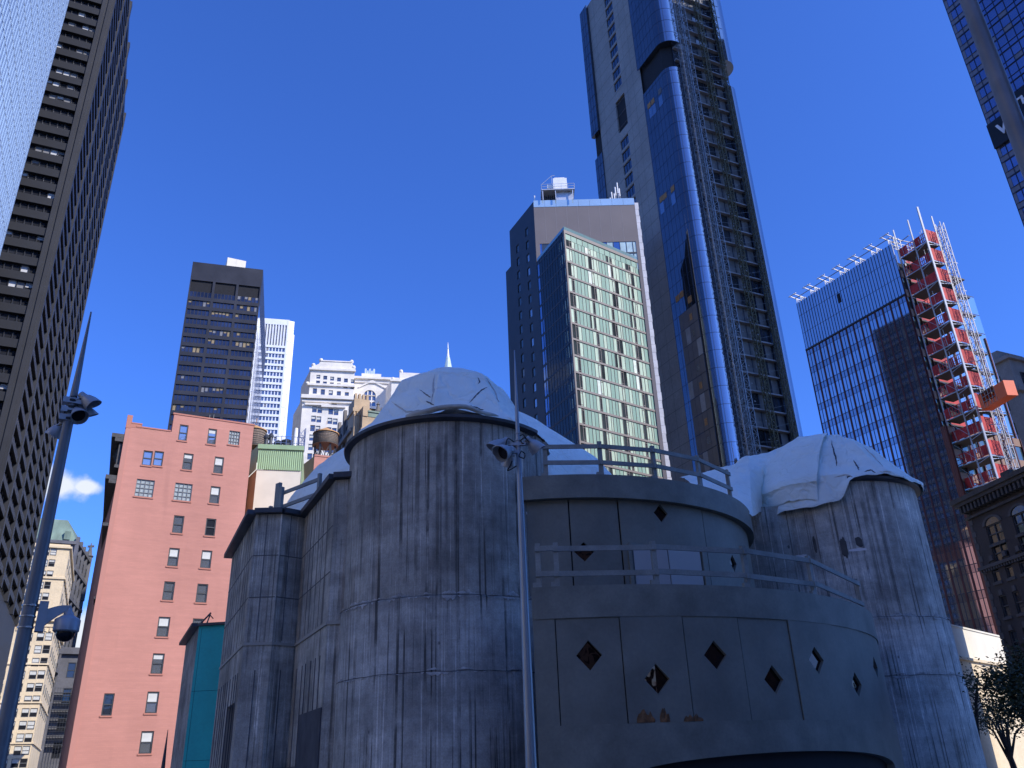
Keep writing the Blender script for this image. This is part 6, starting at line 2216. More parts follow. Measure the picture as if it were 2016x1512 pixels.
# upper open corner at the top: railings and column stubs
mb = MB()
for k in range(9):
    q = fXf.L * k / 14; mb.bar(fXf.P(q, HX - 3, 0), fXf.P(q, HX + .6, 0), .09)
for z in (HX - .9, HX - .2, HX + .5): mb.bar(fXf.P(0, z, 0), fXf.P(fXf.L * .6, z, 0), .09)
mb.bar(fXf.P(.3, HX - 8, -.2), fXf.P(.3, HX - 2, -.2), .25); mb.bar(fXf.P(2.3, HX - 8, -.2), fXf.P(2.3, HX - 2, -.2), .2)
part('roof_railing', mb, mPost, gb)
mb = MB(); fXf.box(mb, .6, 2.4, HX - 6.6, HX - 4.4, -1.4, -1.0)
part('timber_infill', mb, mWarm, gb)
# outriggers along the roof edge
mOut = mat('pale_outrigger', (.68, .66, .64), .5, .3)
labs = ['leftmost white outrigger frame on the blue building roof edge', 'second white outrigger from the left on the blue roof edge', 'third white outrigger from the left on the blue roof edge',
        'middle white outrigger on the long blue roof edge', 'fifth white outrigger, nearing the blue roof corner', 'sixth white outrigger, next to the corner one', 'white outrigger frame right at the blue roof corner']
for k in range(7):
    q = fX.L * (.01 + .975 * k / 6)
    b = fX.P(q, HX, -.6)
    mb = MB()
    for dq in (-.5, .5):
        o = fX.P(q + dq, HX, -.6)
        mb.bar(o + Vector((0, 0, 1.25)) - (G2 * -2.2).to_3d() * .0 + fX.n.to_3d() * -2.0, o + Vector((0, 0, 1.45)) + fX.n.to_3d() * 1.7, .12)
        mb.bar(o, o + Vector((0, 0, 1.3)), .1); mb.bar(o - fX.n.to_3d() * 1.6, o + Vector((0, 0, 1.25)) - fX.n.to_3d() * 1.6, .1)
        mb.bar(o - fX.n.to_3d() * 1.6, o + Vector((0, 0, 1.3)), .07)
    mb.bar(fX.P(q - .9, HX + 1.5, 0.9), fX.P(q + .9, HX + 1.5, .9), .12)
    mb.bar(fX.P(q - .7, HX + 1.32, -1.6), fX.P(q + .7, HX + 1.32, -1.6), .1)
    solo('outrigger', mb, mOut, labs[k], 'outrigger', 'outriggers along the blue building roof', org=b)
mb = MB(); mb.bar(fX.P(0, HX + .95, .2), fX.P(fX.L, HX + 1.05, .2), .1); mb.bar(fX.P(fX.L, HX + 1.1, .2), fXf.P(9.5, HX + 1.6, .3), .1)
for k in range(3): 
    o = fXf.P(3 + 3 * k, HX, -.5); mb.bar(o, o + Vector((0, 0, 1.6)), .09); mb.bar(o + fXf.n.to_3d() * -1.6 + Vector((0, 0, 1.3)), o + fXf.n.to_3d() * 1.8 + Vector((0, 0, 1.6)), .1)
part('roof_track', mb, mat('track_steel', (.3, .28, .28), .5, .4), gb)
# right part of the front, beyond the platform
mb = MB(); q0 = fXf.uv(1895, 640)[0]
_, zr2 = fXf.uv(1880, 520)
fXr = Fac(fXf.P(fXf.L * .42, 0, -.5).xy, fXf.P(fXf.L * 1.1, 0, -.5).xy)
fXr.quad(mb, 0, fXr.L, zlow2, HX - 6, 0, 0)
for i in range(20): fXr.box(mb, 0, fXr.L, HX - 6 - FX * i - .05, HX - 6 - FX * i + .05, .002, .04, 1)
for k in range(5): fXr.box(mb, fXr.L * (.15 + .2 * k) - .14, fXr.L * (.15 + .2 * k) + .14, zlow2, HX - 14, .002, .2, 2)
part('front_glazing', mb, [glass('pale_front_glass', (.30, .48, .66), .06, .7, .006, .4), mLine, mFinR], gb)
# hoist mast and orange car
mtop = at_d(1855, 440, 131); 
mx_ = pol(az(1925, 690) * .5 + az(1905, 620) * .5, 129)
ztop_m = CAM.z + 129 * math.tan(math.asin(ray(1855, 438).z))
hm = thing('construction_hoist', (mx_.x, mx_.y, 0), 'tall lattice hoist mast with a bright orange car beside the red netting', 'hoist')
mb = MB(); mb.truss(Vector((mx_.x, mx_.y, 10)), Vector((mx_.x, mx_.y, ztop_m)), .85, 1.5, .06, G2)
for k in range(int((ztop_m - 26) / 5)): 
    z = 24 + k * 5; mb.bar((mx_.x, mx_.y, z), (mx_.x - 2.2, mx_.y + 1.2, z + .5), .08); mb.bar((mx_.x + .4, mx_.y, z + 2), (mx_.x + 1.1, mx_.y + .2, z + 1.9), .06)
mb.bx(mx_.x - .5, mx_.x + .5, mx_.y - .5, mx_.y + .5, 0, 10)
part('mast', mb, mat('mast_steel', (.42, .42, .43), .5, .4, var=.1), hm)
oz = at_d(1960, 805, 127).z
oA = pol(az(1931, 800), 126.5); oB = pol(az(1986, 785), 122.5)
fo = Fac(oA, oA + G2 * -0 + (oB - oA))
mOr = mat('orange_hoist_car', (.80, .12, .015), .45, var=.06)
mb = MB(); fo.box(mb, 0, fo.L, oz, oz + .15, -1.6, 0); fo.box(mb, fo.L * .62, fo.L, oz + .15, oz + 2.2, -1.6, 0.02); fo.box(mb, 0, fo.L * .14, oz + .15, oz + 2.2, -1.6, 0); fo.box(mb, fo.L * .14, fo.L * .62, oz + .15, oz + .7, -.05, 0)
fo.box(mb, 0, fo.L * .62, oz + .15, oz + 2.3, -1.6, -1.55)
part('car', mb, mOr, hm)
mb = MB(); fo.box(mb, 0, fo.L * .62, oz + 2.3, oz + 2.4, -1.7, .05)
for k in range(5): q = fo.L * (.14 + .48 * k / 4); fo.box(mb, q - .04, q + .04, oz + .15, oz + 2.3, -.06, .04)
for z in (.9, 1.6): fo.box(mb, fo.L * .14, fo.L * .62, oz + z, oz + z + .06, -.05, .03)
part('gate', mb, mat('hoist_gate', (.32, .27, .25), .5, .4), hm)
mb = MB()
for q in (.1, .55): mb.bar(fo.P(fo.L * q, oz + 2.4, -.2), fo.P(fo.L * q, oz + 3.5, -.2), .06); mb.bar(fo.P(fo.L * q, oz + 2.4, -1.4), fo.P(fo.L * q, oz + 3.5, -1.4), .06)
mb.bar(fo.P(fo.L * .1, oz + 3.5, -.2), fo.P(fo.L * .55, oz + 3.5, -.2), .05); mb.bar(fo.P(fo.L * .1, oz + 3.5, -1.4), fo.P(fo.L * .55, oz + 3.5, -1.4), .05)
part('car_railing', mb, mPost, hm)

# ------------------------------------------------------------------ old stone tower behind the hoist
oD = 185.0
o0 = pol(az(1985, 705), oD)
fo1, fo2 = Fac(o0 + G1 * 22, o0), Fac(o0, o0 + G2 * 22)
_, zo = fo1.uv(1983, 700)
ot = thing('old_stone_tower', (o0.x, o0.y, 0), 'old pale stone tower with arched windows behind the orange hoist car', 'building')
mOS = mat('old_grey_stone', (.36, .30, .26), .8, var=.2, scale=.3, fine=.1)
hs = []; wl4 = []
_, za = fo1.uv(1968, 740); 
FO = 5.2
for j in range(11):
    for k in range(3):
        q = fo1.L - 3.6 - k * 5.2; z = zo - 6 - j * FO
        hs.append((q - .8, q + .8, z, z + 2.6)); wl4.append((q, z))
mb = MB(); fo1.wall(mb, 0, fo1.L, 0, zo, hs, .5); fo2.quad(mb, 0, fo2.L, 0, zo)
mb.face([fo1.P(0, zo), fo1.P(fo1.L, zo), fo2.P(fo2.L, zo), fo2.P(fo2.L, zo) + (G1 * 22).to_3d()])
for z, pr in ((zo - .8, .7), (zo - 8.2, .9), (zo - 29, .8)):
    fo1.box(mb, 0, fo1.L + pr, z, z + .8, -.2, pr); fo2.box(mb, 0, fo2.L, z + .01, z + .79, -.2, pr * .98)
fo1.box(mb, fo1.L - 14, fo1.L - 3, zo, zo + 3, -10, -2)
part('wall', mb, mOS, ot)
ms = win_meshes(1.6, 2.6, .14, 2, 1, .14, mFrame, mPaneD)
for q, z in wl4: put_win(ot, fo1, q, z, ms, .35)
for j in range(8):
    for k in range(3): put_win(ot, fo2, 3 + 5 * k, zo - 6 - j * FO, ms, -.04)

# ------------------------------------------------------------------ old dark masonry building, lower right
rA, rB = v2(at_h(1897, 985, 29)), v2(at_h(2016, 928, 29))
rn = rA + (rB - rA).normalized() * 26
frr = Fac(rA, rn)
om = thing('old_masonry_building', (rA.x, rA.y, 0), 'shadowed old brick building with arched windows and heavy bracketed cornice at lower right', 'building')
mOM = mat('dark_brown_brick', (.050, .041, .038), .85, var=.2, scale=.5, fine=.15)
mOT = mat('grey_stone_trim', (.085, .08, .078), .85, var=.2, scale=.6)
hs = []; wl5 = []
q_, z_ = frr.uv(1960, 1030)
cq = [frr.uv(1958, 1045)[0], frr.uv(2010, 1022)[0]]
sp_q = cq[1] - cq[0]
rowsz = [frr.uv(1955, 1052)[1], frr.uv(1962, 1088)[1]]
mb = MB()
for k in range(-1, 5):
    q = cq[0] + sp_q * k
    if q < 1.6: continue
    hs.append((q - 1.2, q + 1.2, rowsz[0] - 1.0, rowsz[0] + 1.1)); wl5.append((q, rowsz[0] - 1.0, 2.4, 2.1))
    hs.append((q - 1.2, q + 1.2, rowsz[1] - 1.1, rowsz[1] + .95)); wl5.append((q, rowsz[1] - 1.1, 2.4, 2.05))
z3 = frr.uv(1975, 1142)[1]
for j in range(5):
    for k in range(-2, 9):
        q = cq[0] + sp_q * k * .5 + .5
        if q < 1 or q > 24: continue
        hs.append((q - .55, q + .55, z3 - j * 3.75, z3 - j * 3.75 + 2.3)); wl5.append((q, z3 - j * 3.75, 1.1, 2.3))
hs = [h for h in hs if h[2] > .5]
frr.wall(mb, 0, frr.L, 0, 28, hs, .4)
b_ = rA + Vector((-.4, 1)) * 0 + G2 * 6
mb.face([(rA.x, rA.y, 0), (rA.x, rA.y, 28), (b_.x, b_.y, 28), (b_.x, b_.y, 0)])
e_ = rn + G2 * 6
mb.face([(rA.x, rA.y, 28), (rn.x, rn.y, 28), (e_.x, e_.y, 28), (b_.x, b_.y, 28)])
mb.face([(rn.x, rn.y, 0), (rn.x, rn.y, 28), (e_.x, e_.y, 28), (e_.x, e_.y, 0)])
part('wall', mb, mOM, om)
protos = {}
for q, z, w, h in wl5:
    if z < .5: continue
    key = (w, h)
    if key not in protos: protos[key] = win_meshes(w, h, .12, 2, 2 if w > 2 else 1, .14, mFrame, mPaneD)
    put_win(om, frr, q, z, protos[key], .25)
tr_ = MB()
for q, z, w, h in wl5:
    if w > 2 and abs(z - (rowsz[0] - 1.0)) < .1:
        n = 10
        for k in range(n):
            a0, a1 = math.pi * k / n, math.pi * (k + 1) / n
            r0, r1, zz = 1.2, 1.6, z + h
            c = [(q + r * math.cos(a), zz + r * .62 * math.sin(a)) for r, a in ((r0, a0), (r1, a0), (r1, a1), (r0, a1))]
            tr_.hexa([frr.P(c[0][0], c[0][1], .12), frr.P(c[1][0], c[1][1], .12), frr.P(c[1][0], c[1][1], -.1), frr.P(c[0][0], c[0][1], -.1),
                      frr.P(c[3][0], c[3][1], .12), frr.P(c[2][0], c[2][1], .12), frr.P(c[2][0], c[2][1], -.1), frr.P(c[3][0], c[3][1], -.1)])
    frr.box(tr_, q - w / 2 - .15, q + w / 2 + .15, z - .3, z - .01, -.1, .15)
    if w < 2: frr.box(tr_, q - .25, q + .25, z + h + .02, z + h + .6, -.1, .14)
zc3 = frr.uv(1960, 1115)[1]
frr.box(tr_, -.3, frr.L, zc3, zc3 + .35, -.1, .4)
for k in range(60): frr.box(tr_, k * .42, k * .42 + .2, zc3 - .3, zc3 - .01, -.1, .3)
for k in range(40): frr.box(tr_, -.14, .3 + .22 * (k % 2), k * .7, k * .7 + .64, -.2, .06)
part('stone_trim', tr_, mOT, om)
gl_ = MB()
for q, z, w, h in wl5:
    if w > 2 and abs(z - (rowsz[0] - 1.0)) < .1:
        gl_.face([frr.P(q + 1.2 * math.cos(math.pi * k / 10), z + h + .74 * math.sin(math.pi * k / 10), .012) for k in range(11)])
part('arched_lights', gl_, mPaneD, om)
cn = MB()
frr.box(cn, -.8, frr.L, 28.5, 29.0, -1, 1.3); frr.box(cn, -.6, frr.L, 28.1, 28.49, -1, 1.05); frr.box(cn, -.3, frr.L, 26.6, 26.9, -.1, .35)
for k in range(40): frr.box(cn, k * .65, k * .65 + .3, 27.3, 28.09, -.1, .9)
for k in range(6): frr.box(cn, 2 + k * 1.9, 3.4 + k * 1.9, 29.0, 29.5 + .4 * (k % 3), -2.2, -.8)
part('cornice', cn, mat('dark_cornice', (.05, .045, .043), .7, var=.3, scale=1), om)

# low sunlit building between the turret and the old building
lD = 109.0
la = pol(az(1868, 1240), lD); lb_ = hit_az(la, dirv(45), RAD(30.6))
flw = Fac(la - (lb_ - la).normalized() * 3, lb_)
_, zl = flw.uv(1870, 1232)
lwb = thing('low_sunlit_building', (la.x, la.y, 0), 'low cream building lit by the sun behind the street trees', 'building')
_, zl2 = flw.uv(1930, 1300)
mb = MB(); flw.wall(mb, 0, flw.L, zl2, zl, [(flw.L - 3.4, flw.L - 3, zl - 2.6, zl - 2.0), (flw.L - 1.4, flw.L - 1, zl - 4.6, zl - 4.0)], .3); flw.box(mb, 0, flw.L, zl, zl + .2, -6, .1)
mb.face([flw.P(0, zl), flw.P(flw.L, zl), flw.P(flw.L, zl, -12), flw.P(0, zl, -12)])
part('wall', mb, mWhitePlaster, lwb)
mb = MB(); flw.wall(mb, 0, flw.L, 0, zl2 - .3, [(flw.L - 5 - 3 * k, flw.L - 3.5 - 3 * k, 2, 4.6) for k in range(3)], .3); flw.box(mb, 0, flw.L, zl2 - .31, zl2, -.3, .3)
part('lower_wall', mb, mCream, lwb)
ms = win_meshes(1.5, 2.6, .1, 2, 2, .1, mFrame, mPaneD)
for k in range(3): put_win(lwb, flw, flw.L - 4.25 - 3 * k, 2, ms, .2)

# ------------------------------------------------------------------ glass tower with the lettered sign, upper right
wD = 100.0
w0 = pol(RAD(36.68), wD)
w1 = w0 - G1 * 22
fWt = Fac(w0, w1)
HT = 99.5
ht = thing('lettered_glass_tower', (w0.x, w0.y, 0), 'shadowed blue glass tower carrying a black lettered sign, cut by the right frame edge', 'tower')
mVG = glass('grey_blue_glass', (.20, .25, .42), .05, .8, .012, .3, .25)
mVS = mat('pale_spandrel_panel', (.20, .21, .25), .5, .2, var=.1, scale=.3)
mb = MB()
mb.prism([w0 - v2(fWt.n) * .4, w1 - v2(fWt.n) * .4, w1 + G2 * 5, w0 + G2 * 5], 0, HT)
part('core_wall', mb, mHDark, ht)
FV_ = 2.28
rs = random.Random(12)
for i in range(int(HT / FV_)):
    z = FV_ * i
    if z < 40: continue
    mb = MB()
    n = 20
    for k in range(n):
        q0, q1 = fWt.L * k / n, fWt.L * (k + 1) / n
        edge = k < 3
        fWt.quad(mb, q0, q1, z, z + .79, -.02, 1 if edge or rs.random() < .12 else 0)
        fWt.quad(mb, q0, q1, z + .79, z + FV_, -.03, 1 if k == 0 and False else 0)
        fWt.box(mb, q0 - .035, q0 + .035, z, z + FV_, -.01, .04, 2)
    fWt.quad(mb, 0, .4, z, z + FV_, .012, 1)
    fWt.box(mb, 0, fWt.L, z - .06, z + .06, -.01, .06, 2); fWt.box(mb, 0, fWt.L, z + .76, z + .82, -.01, .05, 2)
    part('glazed_storey', mb, [mVG, mVS, mMul], ht)
mb = MB(); fWt.quad(mb, 0, fWt.L, 0, 41, -.1)
part('lower_wall', mb, mVG, ht)
def sign(corners, text, tx, ty, size, lab):
    q0, z1 = fWt.uv(*corners[0]); q1, z0 = fWt.uv(*corners[1])
    return q0, q1, z0, z1
# black sign panel and its letters
qa, zt_ = fWt.uv(1945, 243); qb, zb_ = fWt.uv(1963, 290)
qs = 0.0
_, zs1 = fWt.uv(1966, 234); _, zs0 = fWt.uv(1974, 286)
mSign = mat('black_sign', (.008, .008, .01), .5)
mLet = mat('white_letter', (.75, .76, .78), .5)
sg = thing('tower_sign', fWt.P(0, zs0, .1), 'black sign band with a white letter W on the right glass tower', 'sign')
mb = MB(); fWt.box(mb, -.02, 6.4, zs0, zs1, .07, .35)
part('panel', mb, mSign, sg)
def text_mesh(txt, size, ext=.05):
    cu = bpy.data.curves.new('letters', 'FONT'); cu.body = txt; cu.size = size; cu.extrude = ext; cu.offset = .05
    o = bpy.data.objects.new('letters', cu); COL.objects.link(o)
    dg = bpy.context.evaluated_depsgraph_get(); dg.update()
    me = bpy.data.meshes.new_from_object(o.evaluated_get(dg))
    bpy.data.objects.remove(o)
    return me
def put_text(parent, fac, q, z, txt, size, d, m):
    me = text_mesh(txt, size); me.materials.clear(); me.materials.append(m)
    o = link(bpy.data.objects.new('lettering', me)); o.parent = parent
    o.location = fac.P(q, z, d) - ORG[parent.name]
    o.rotation_euler = (math.pi / 2, 0, fac.ang)
    return o
ql_, zl_ = fWt.uv(1965, 263)
put_text(sg, fWt, 1.05, zs0 + (zs1 - zs0) * .30, 'W', (zs1 - zs0) * .62, .42, mLet)
qt_, zt1 = fWt.uv(1999, 213)
sg2 = thing('upper_sign', fWt.P(qt_, zt1, .1), 'black banner reading THE at the frame edge on the right glass tower', 'sign')
mb = MB(); fWt.box(mb, qt_ - .56, qt_ + 8, zt1 - 4.2, zt1 + 1.7, .07, .3)
part('panel', mb, mSign, sg2)
put_text(sg2, fWt, qt_ + .07, zt1 - .42, 'THE', 1.6, .36, mLet)
# ------------------------------------------------------------------ poles in the foreground
def cable(mb, pts, r=.008):
    # smooth a handful of points
    P = [Vector(p) for p in pts]; out = []
    for i in range(len(P) - 1):
        p0, p1, p2, p3 = P[max(i - 1, 0)], P[i], P[i + 1], P[min(i + 2, len(P) - 1)]
        for k in range(6):
            t = k / 6
            out.append(.5 * ((2 * p1) + (p2 - p0) * t + (2 * p0 - 5 * p1 + 4 * p2 - p3) * t * t + (3 * p1 - 3 * p2 + p3 - p0) * t ** 3))
    out.append(P[-1])
    mb.tube(out, r, 6)
def floodlight(parent, base, d, up, s=1.0):
    """bell-shaped lamp: narrow back, body, flared rim with a visor; d = where it points"""
    d = Vector(d).normalized(); up = Vector(up)
    a = d.cross(up).normalized(); b = a.cross(d).normalized()
    mb = MB(); rows = []
    prof = [(-.10, .0), (-.10, .045), (-.02, .055), (.0, .075), (.07, .10), (.12, .112), (.122, .104), (.06, .085)]
    n = 20
    for t, r in prof:
        bs = len(mb.v)
        for j in range(n):
            th = 2 * math.pi * j / n
            tt = t + (.05 * max(0, math.sin(th)) if t > .11 else 0)   # visor on the upper side
            mb.v.append(base + (d * tt + (a * math.cos(th) + b * math.sin(th)) * r) * s)
        rows.append(bs)
    for i in range(len(rows) - 1):
        for j in range(n):
            j2 = (j + 1) % n
            mb.f.append((rows[i] + j, rows[i] + j2, rows[i + 1] + j2, rows[i + 1] + j)); mb.mi.append(0); mb.uv.append([(0, 0)] * 4)
    fl = part('floodlight', mb, mLampM, parent, True)
    mb = MB(); mb.face([base + (d * .062 + (a * math.cos(2 * math.pi * j / n) + b * math.sin(2 * math.pi * j / n)) * .088) * s for j in range(n)])
    part('lens', mb, mat('dark_lens', (.02, .018, .02), .15, .3), fl)
    mb = MB(); mb.tube([base - d * .06 * s, base - d * .06 * s - up * .07 * s, base - d * .13 * s - up * .09 * s], .016 * s, 8)
    mb.tube([base - a * .05 * s - d * .05 * s, base + a * .05 * s - d * .05 * s], .03 * s, 8)
    part('mount', mb, mLampM, fl)
    return fl
mPoleL = mat('dark_grey_pole_paint', (.19, .20, .205), .45, .3, var=.2, scale=1.5)
# left pole
DL = 9.0
aL_ = az(95, 1020)
PL = pol(aL_, DL)
zTL = CAM.z + DL * math.tan(math.asin(ray(170, 613).z))
lp = thing('floodlight_pole', (PL.x, PL.y, 0), 'tall tapering blue-grey pole with floodlights and a dome camera, at the left', 'pole')
mb = MB()
def pz_at(y):   # height on the left pole seen at photo row y
    x = 170 + (y - 615) * -.188
    return CAM.z + DL * math.tan(math.asin(ray(x, y).z))
prof = [(.074, 0.), (.068, 1.6), (.060, pz_at(1150)), (.049, pz_at(830)), (.038, pz_at(785)), (.008, zTL)]
mb.lathe(PL, prof, 20)
mb.lathe(PL, [(.010, zTL), (.001, zTL + .01)], 20)
part('shaft', mb, mPoleL, lp, True)
mb = MB()
for y in (790, 803, 812, 826):
    z = pz_at(y); r = .050; mb.lathe(PL, [(r, z - .014), (r + .008, z - .012), (r + .008, z + .012), (r, z + .014)], 20)
part('clamp_bands', mb, mCable, lp)
cRx = Vector((math.cos(aL_), -math.sin(aL_), 0)); cFx = Vector((math.sin(aL_), math.cos(aL_), 0)); Z = Vector((0, 0, 1))
p_ = lambda x, y, dd=0.0: Vector((at_d(x, y, DL + dd)))
b1, b2, b3, b4 = p_(169, 785, -.05), p_(164, 806, .05), p_(152, 814, -.12), p_(116, 843, .1)
floodlight(lp, b1, cRx * .75 - Z * .62 - cFx * .1, Z + cRx * .9, .76)
floodlight(lp, b2, cRx * .75 - Z * .62 + cFx * .25, Z + cRx * .9, .76)
floodlight(lp, b3, cRx * .30 - Z * .62 - cFx * .75, Z, .76)
floodlight(lp, b4, -cRx * .5 - Z * .8 + cFx * .5, Z - cRx * .6, .7)
mb = MB()
pc_ = Vector((PL.x, PL.y, 0))
def PLz(y): return Vector((PL.x, PL.y, pz_at(y)))
for (ya, tgt) in ((778, b1), (782, b1), (788, b1 - cRx * .08), (796, b2), (803, b2 - cRx * .05), (812, b3), (822, b3 - cRx * .06), (836, b4)):
    s_ = PLz(ya) + cRx * .045
    cable(mb, [s_, (s_ + tgt) / 2 + Vector((0, -.03, -.03 + .05 * ((ya // 4) % 2))), tgt - cRx * .06], .006)
part('cables', mb, mCable, lp)
mb = MB()
for y in (790, 808, 824): 
    c = PLz(y); mb.box(c - cRx * .09 - cFx * .05 - Z * .03, cRx * .18, cFx * .1, Z * .06)
part('brackets', mb, mLampM, lp)
# dome camera on a bracket
cam_o = p_(60, 1210)
dc = thing('dome_camera', (PL.x, PL.y, pz_at(1200)), 'grey dome security camera on a curved arm bolted to the left pole', 'security camera')
mb = MB()
r0 = .10
pb0 = PLz(1205) + cRx * .085
mb.box(PLz(1243) + cRx * .075 - cFx * .045, cRx * .075, cFx * .09, Z * (pz_at(1186) - pz_at(1243)))
mb.box(PLz(1186) + cRx * .075 - cFx * .045, cRx * .075, cFx * .09, Z * .012)
bp = part('back_plate', mb, mLampM, dc)
tipx = p_(141, 1196)
tip = PLz(1200) + cRx * ((tipx - PLz(1200)).dot(cRx))
tip.z = tipx.z
mb = MB()
secs = []
A = PLz(1213) + cRx * .15; 
n = 10
for k in range(n + 1):
    t = k / n
    c = A * (1 - t) + tip * t
    c.z = A.z * (1 - t) + (tip.z + .002) * t + .025 * math.sin(math.pi * t) * .6
    h = .062 * (1 - t) + .016; w = .028 * (1 - t * .5)
    secs.append([c - cFx * w - Z * h, c + cFx * w - Z * h, c + cFx * w + Z * h * .9, c - cFx * w + Z * h * .9])
for k in range(n):
    for j in range(4):
        mb.face([secs[k][j], secs[k][(j + 1) % 4], secs[k + 1][(j + 1) % 4], secs[k + 1][j]])
mb.face(secs[0]); mb.face(secs[-1])
part('arm', mb, mLampM, dc)
hx = p_(134, 1232)
hc = tip - cRx * .012
z_t, z_b = tip.z - .005, p_(134, 1245).z
sc2 = 1.0
mb = MB(); H_ = z_t - z_b
mb.lathe((hc.x, hc.y), [(.022, z_t), (.026, z_t - H_ * .12), (.042, z_t - H_ * .2), (.046, z_t - H_ * .3), (.105, z_t - H_ * .46), (.112, z_t - H_ * .5), (.112, z_t - H_ * .95), (.10, z_b), (.075, z_b)], 28)
part('housing', mb, mLampM, dc, True)
mb = MB(); mb.lathe((hc.x, hc.y), [(.082, z_b + .002), (.08, z_b - .03), (.062, z_b - .06), (.035, z_b - .08), (.001, z_b - .086)], 24)
part('dome', mb, mat('smoked_dome', (.012, .012, .014), .06, 0, var=0), dc, True)
for y in (1193, 1214, 1236):
    z = pz_at(y); mb = MB(); mb.lathe(PL, [(.063, z - .006), (.068, z - .005), (.068, z + .005), (.063, z + .006)], 24)
    mb.box(Vector((PL.x, PL.y, z)) - cFx * .075 + cRx * .01 - Z * .008, cRx * .03, cFx * .014, Z * .016)
    part('strap', mb, mat('steel_strap', (.5, .5, .5), .3, .8), dc)
# centre pole
DM = 12.5
aM = az(1028, 1070)
PM = pol(aM, DM)
def mz(y):
    x = 1014 + (y - 690) * .039
    return CAM.z + DM * math.tan(math.asin(ray(x, y).z))
mp_ = thing('floodlight_pole', (PM.x, PM.y, 0), 'slender pale pole with drooping floodlights in front of the concrete turret', 'pole')
mb = MB()
mb.lathe(PM, [(.090, 0), (.080, 1.8), (.068, mz(1300)), (.050, mz(1000)), (.036, mz(880)), (.028, mz(800)), (.008, mz(690)), (.001, mz(689))], 20)
part('shaft', mb, mSteel, mp_, True)
cRm = Vector((math.cos(aM), -math.sin(aM), 0)); cFm = Vector((math.sin(aM), math.cos(aM), 0))
p2 = lambda x, y, dd=0.0: Vector((at_d(x, y, DM + dd)))
c1_, c2_, c3_, c4_ = p2(988, 874, .05), p2(998, 888, -.15), p2(1046, 873, .1), p2(1003, 902, .1)
floodlight(mp_, c1_, -cRm * .8 - Z * .6 - cFm * .15, Z, 1.25)
floodlight(mp_, c2_, -cRm * .6 - Z * .45 - cFm * .6, Z, 1.3)
floodlight(mp_, c3_, cRm * .7 - Z * .62 + cFm * .4, Z, 1.2)
floodlight(mp_, c4_, -cRm * .2 - Z * .8 + cFm * .6, Z, 1.05)
mb = MB()
MP = lambda y: Vector((PM.x, PM.y, mz(y)))
for pts in ([MP(873) - cRm * .04, p2(1003, 864, -.1), p2(998, 866, -.1), p2(996, 876, -.1)], [MP(880) - cRm * .04, p2(1005, 877, -.1), p2(998, 880, -.15)],
            [MP(858) + cRm * .04, p2(1030, 856, -.05), p2(1038, 866, 0), p2(1042, 871, 0)], [MP(868) + cRm * .04, p2(1032, 862, -.05), p2(1040, 868, 0)], [MP(866) + cRm * .04, p2(1028, 872, -.05), p2(1036, 874, 0)],
            [MP(888) + cRm * .05, p2(1022, 898, -.08), p2(1032, 902, -.08), p2(1033, 893, -.08), p2(1028, 889, -.08)],
            [p2(1008, 908, 0), p2(1004, 918, -.05), p2(999, 926, -.05), p2(1006, 924, -.05), MP(917) - cRm * .04]):
    cable(mb, pts, .010)
part('cables', mb, mCable, mp_)
for y in (853, 867, 880):
    z = mz(y); mb = MB(); mb.lathe(PM, [(.040, z - .008), (.046, z - .007), (.046, z + .007), (.040, z + .008)], 16)
    part('clamp_band', mb, mLampM, mp_)
for y_, x_, l_ in ((878, .12, .24), (893, .13, .13)):
    mb = MB(); mb.box(MP(y_) - cRm * x_ - cFm * .04, cRm * l_, cFm * .05, Z * .05)
    part('bracket', mb, mLampM, mp_)
# thick street pole crossing the right tower
DR = 15.0
aR_ = az(1990, 223)
PR = pol(aR_, DR)
sp = thing('street_pole', (PR.x, PR.y, 0), 'thick dark street pole leaning across the right hand glass tower', 'pole')
mb = MB(); mb.lathe(PR, [(.24, 0), (.22, .4), (.175, 1.0), (.165, 11), (.145, 15), (.11, 22), (.001, 22.01)], 28)
part('shaft', mb, mat('dark_pole_paint', (.17, .17, .175), .42, .2, var=.25, scale=1.2), sp, True)
mb = MB(); mb.lathe(PR, [(.30, 0), (.30, .06), (.26, .12), (.22, .4)], 24)
part('base', mb, mFlash, sp)
# thin mast tip in front of the brick building
PT = pol(az(325, 1480), 26)
mb = MB(); zt = CAM.z + 26 * math.tan(math.asin(ray(337, 1437).z)); mb.lathe(PT, [(.10, 0), (.055, zt - 1.1), (.05, zt - .9), (.008, zt), (.001, zt + .01)], 12)
solo('thin_mast', mb, mFlash, 'thin dark mast tip standing before the red brick wall, bottom left', 'mast', org=Vector((PT.x, PT.y, 0)))

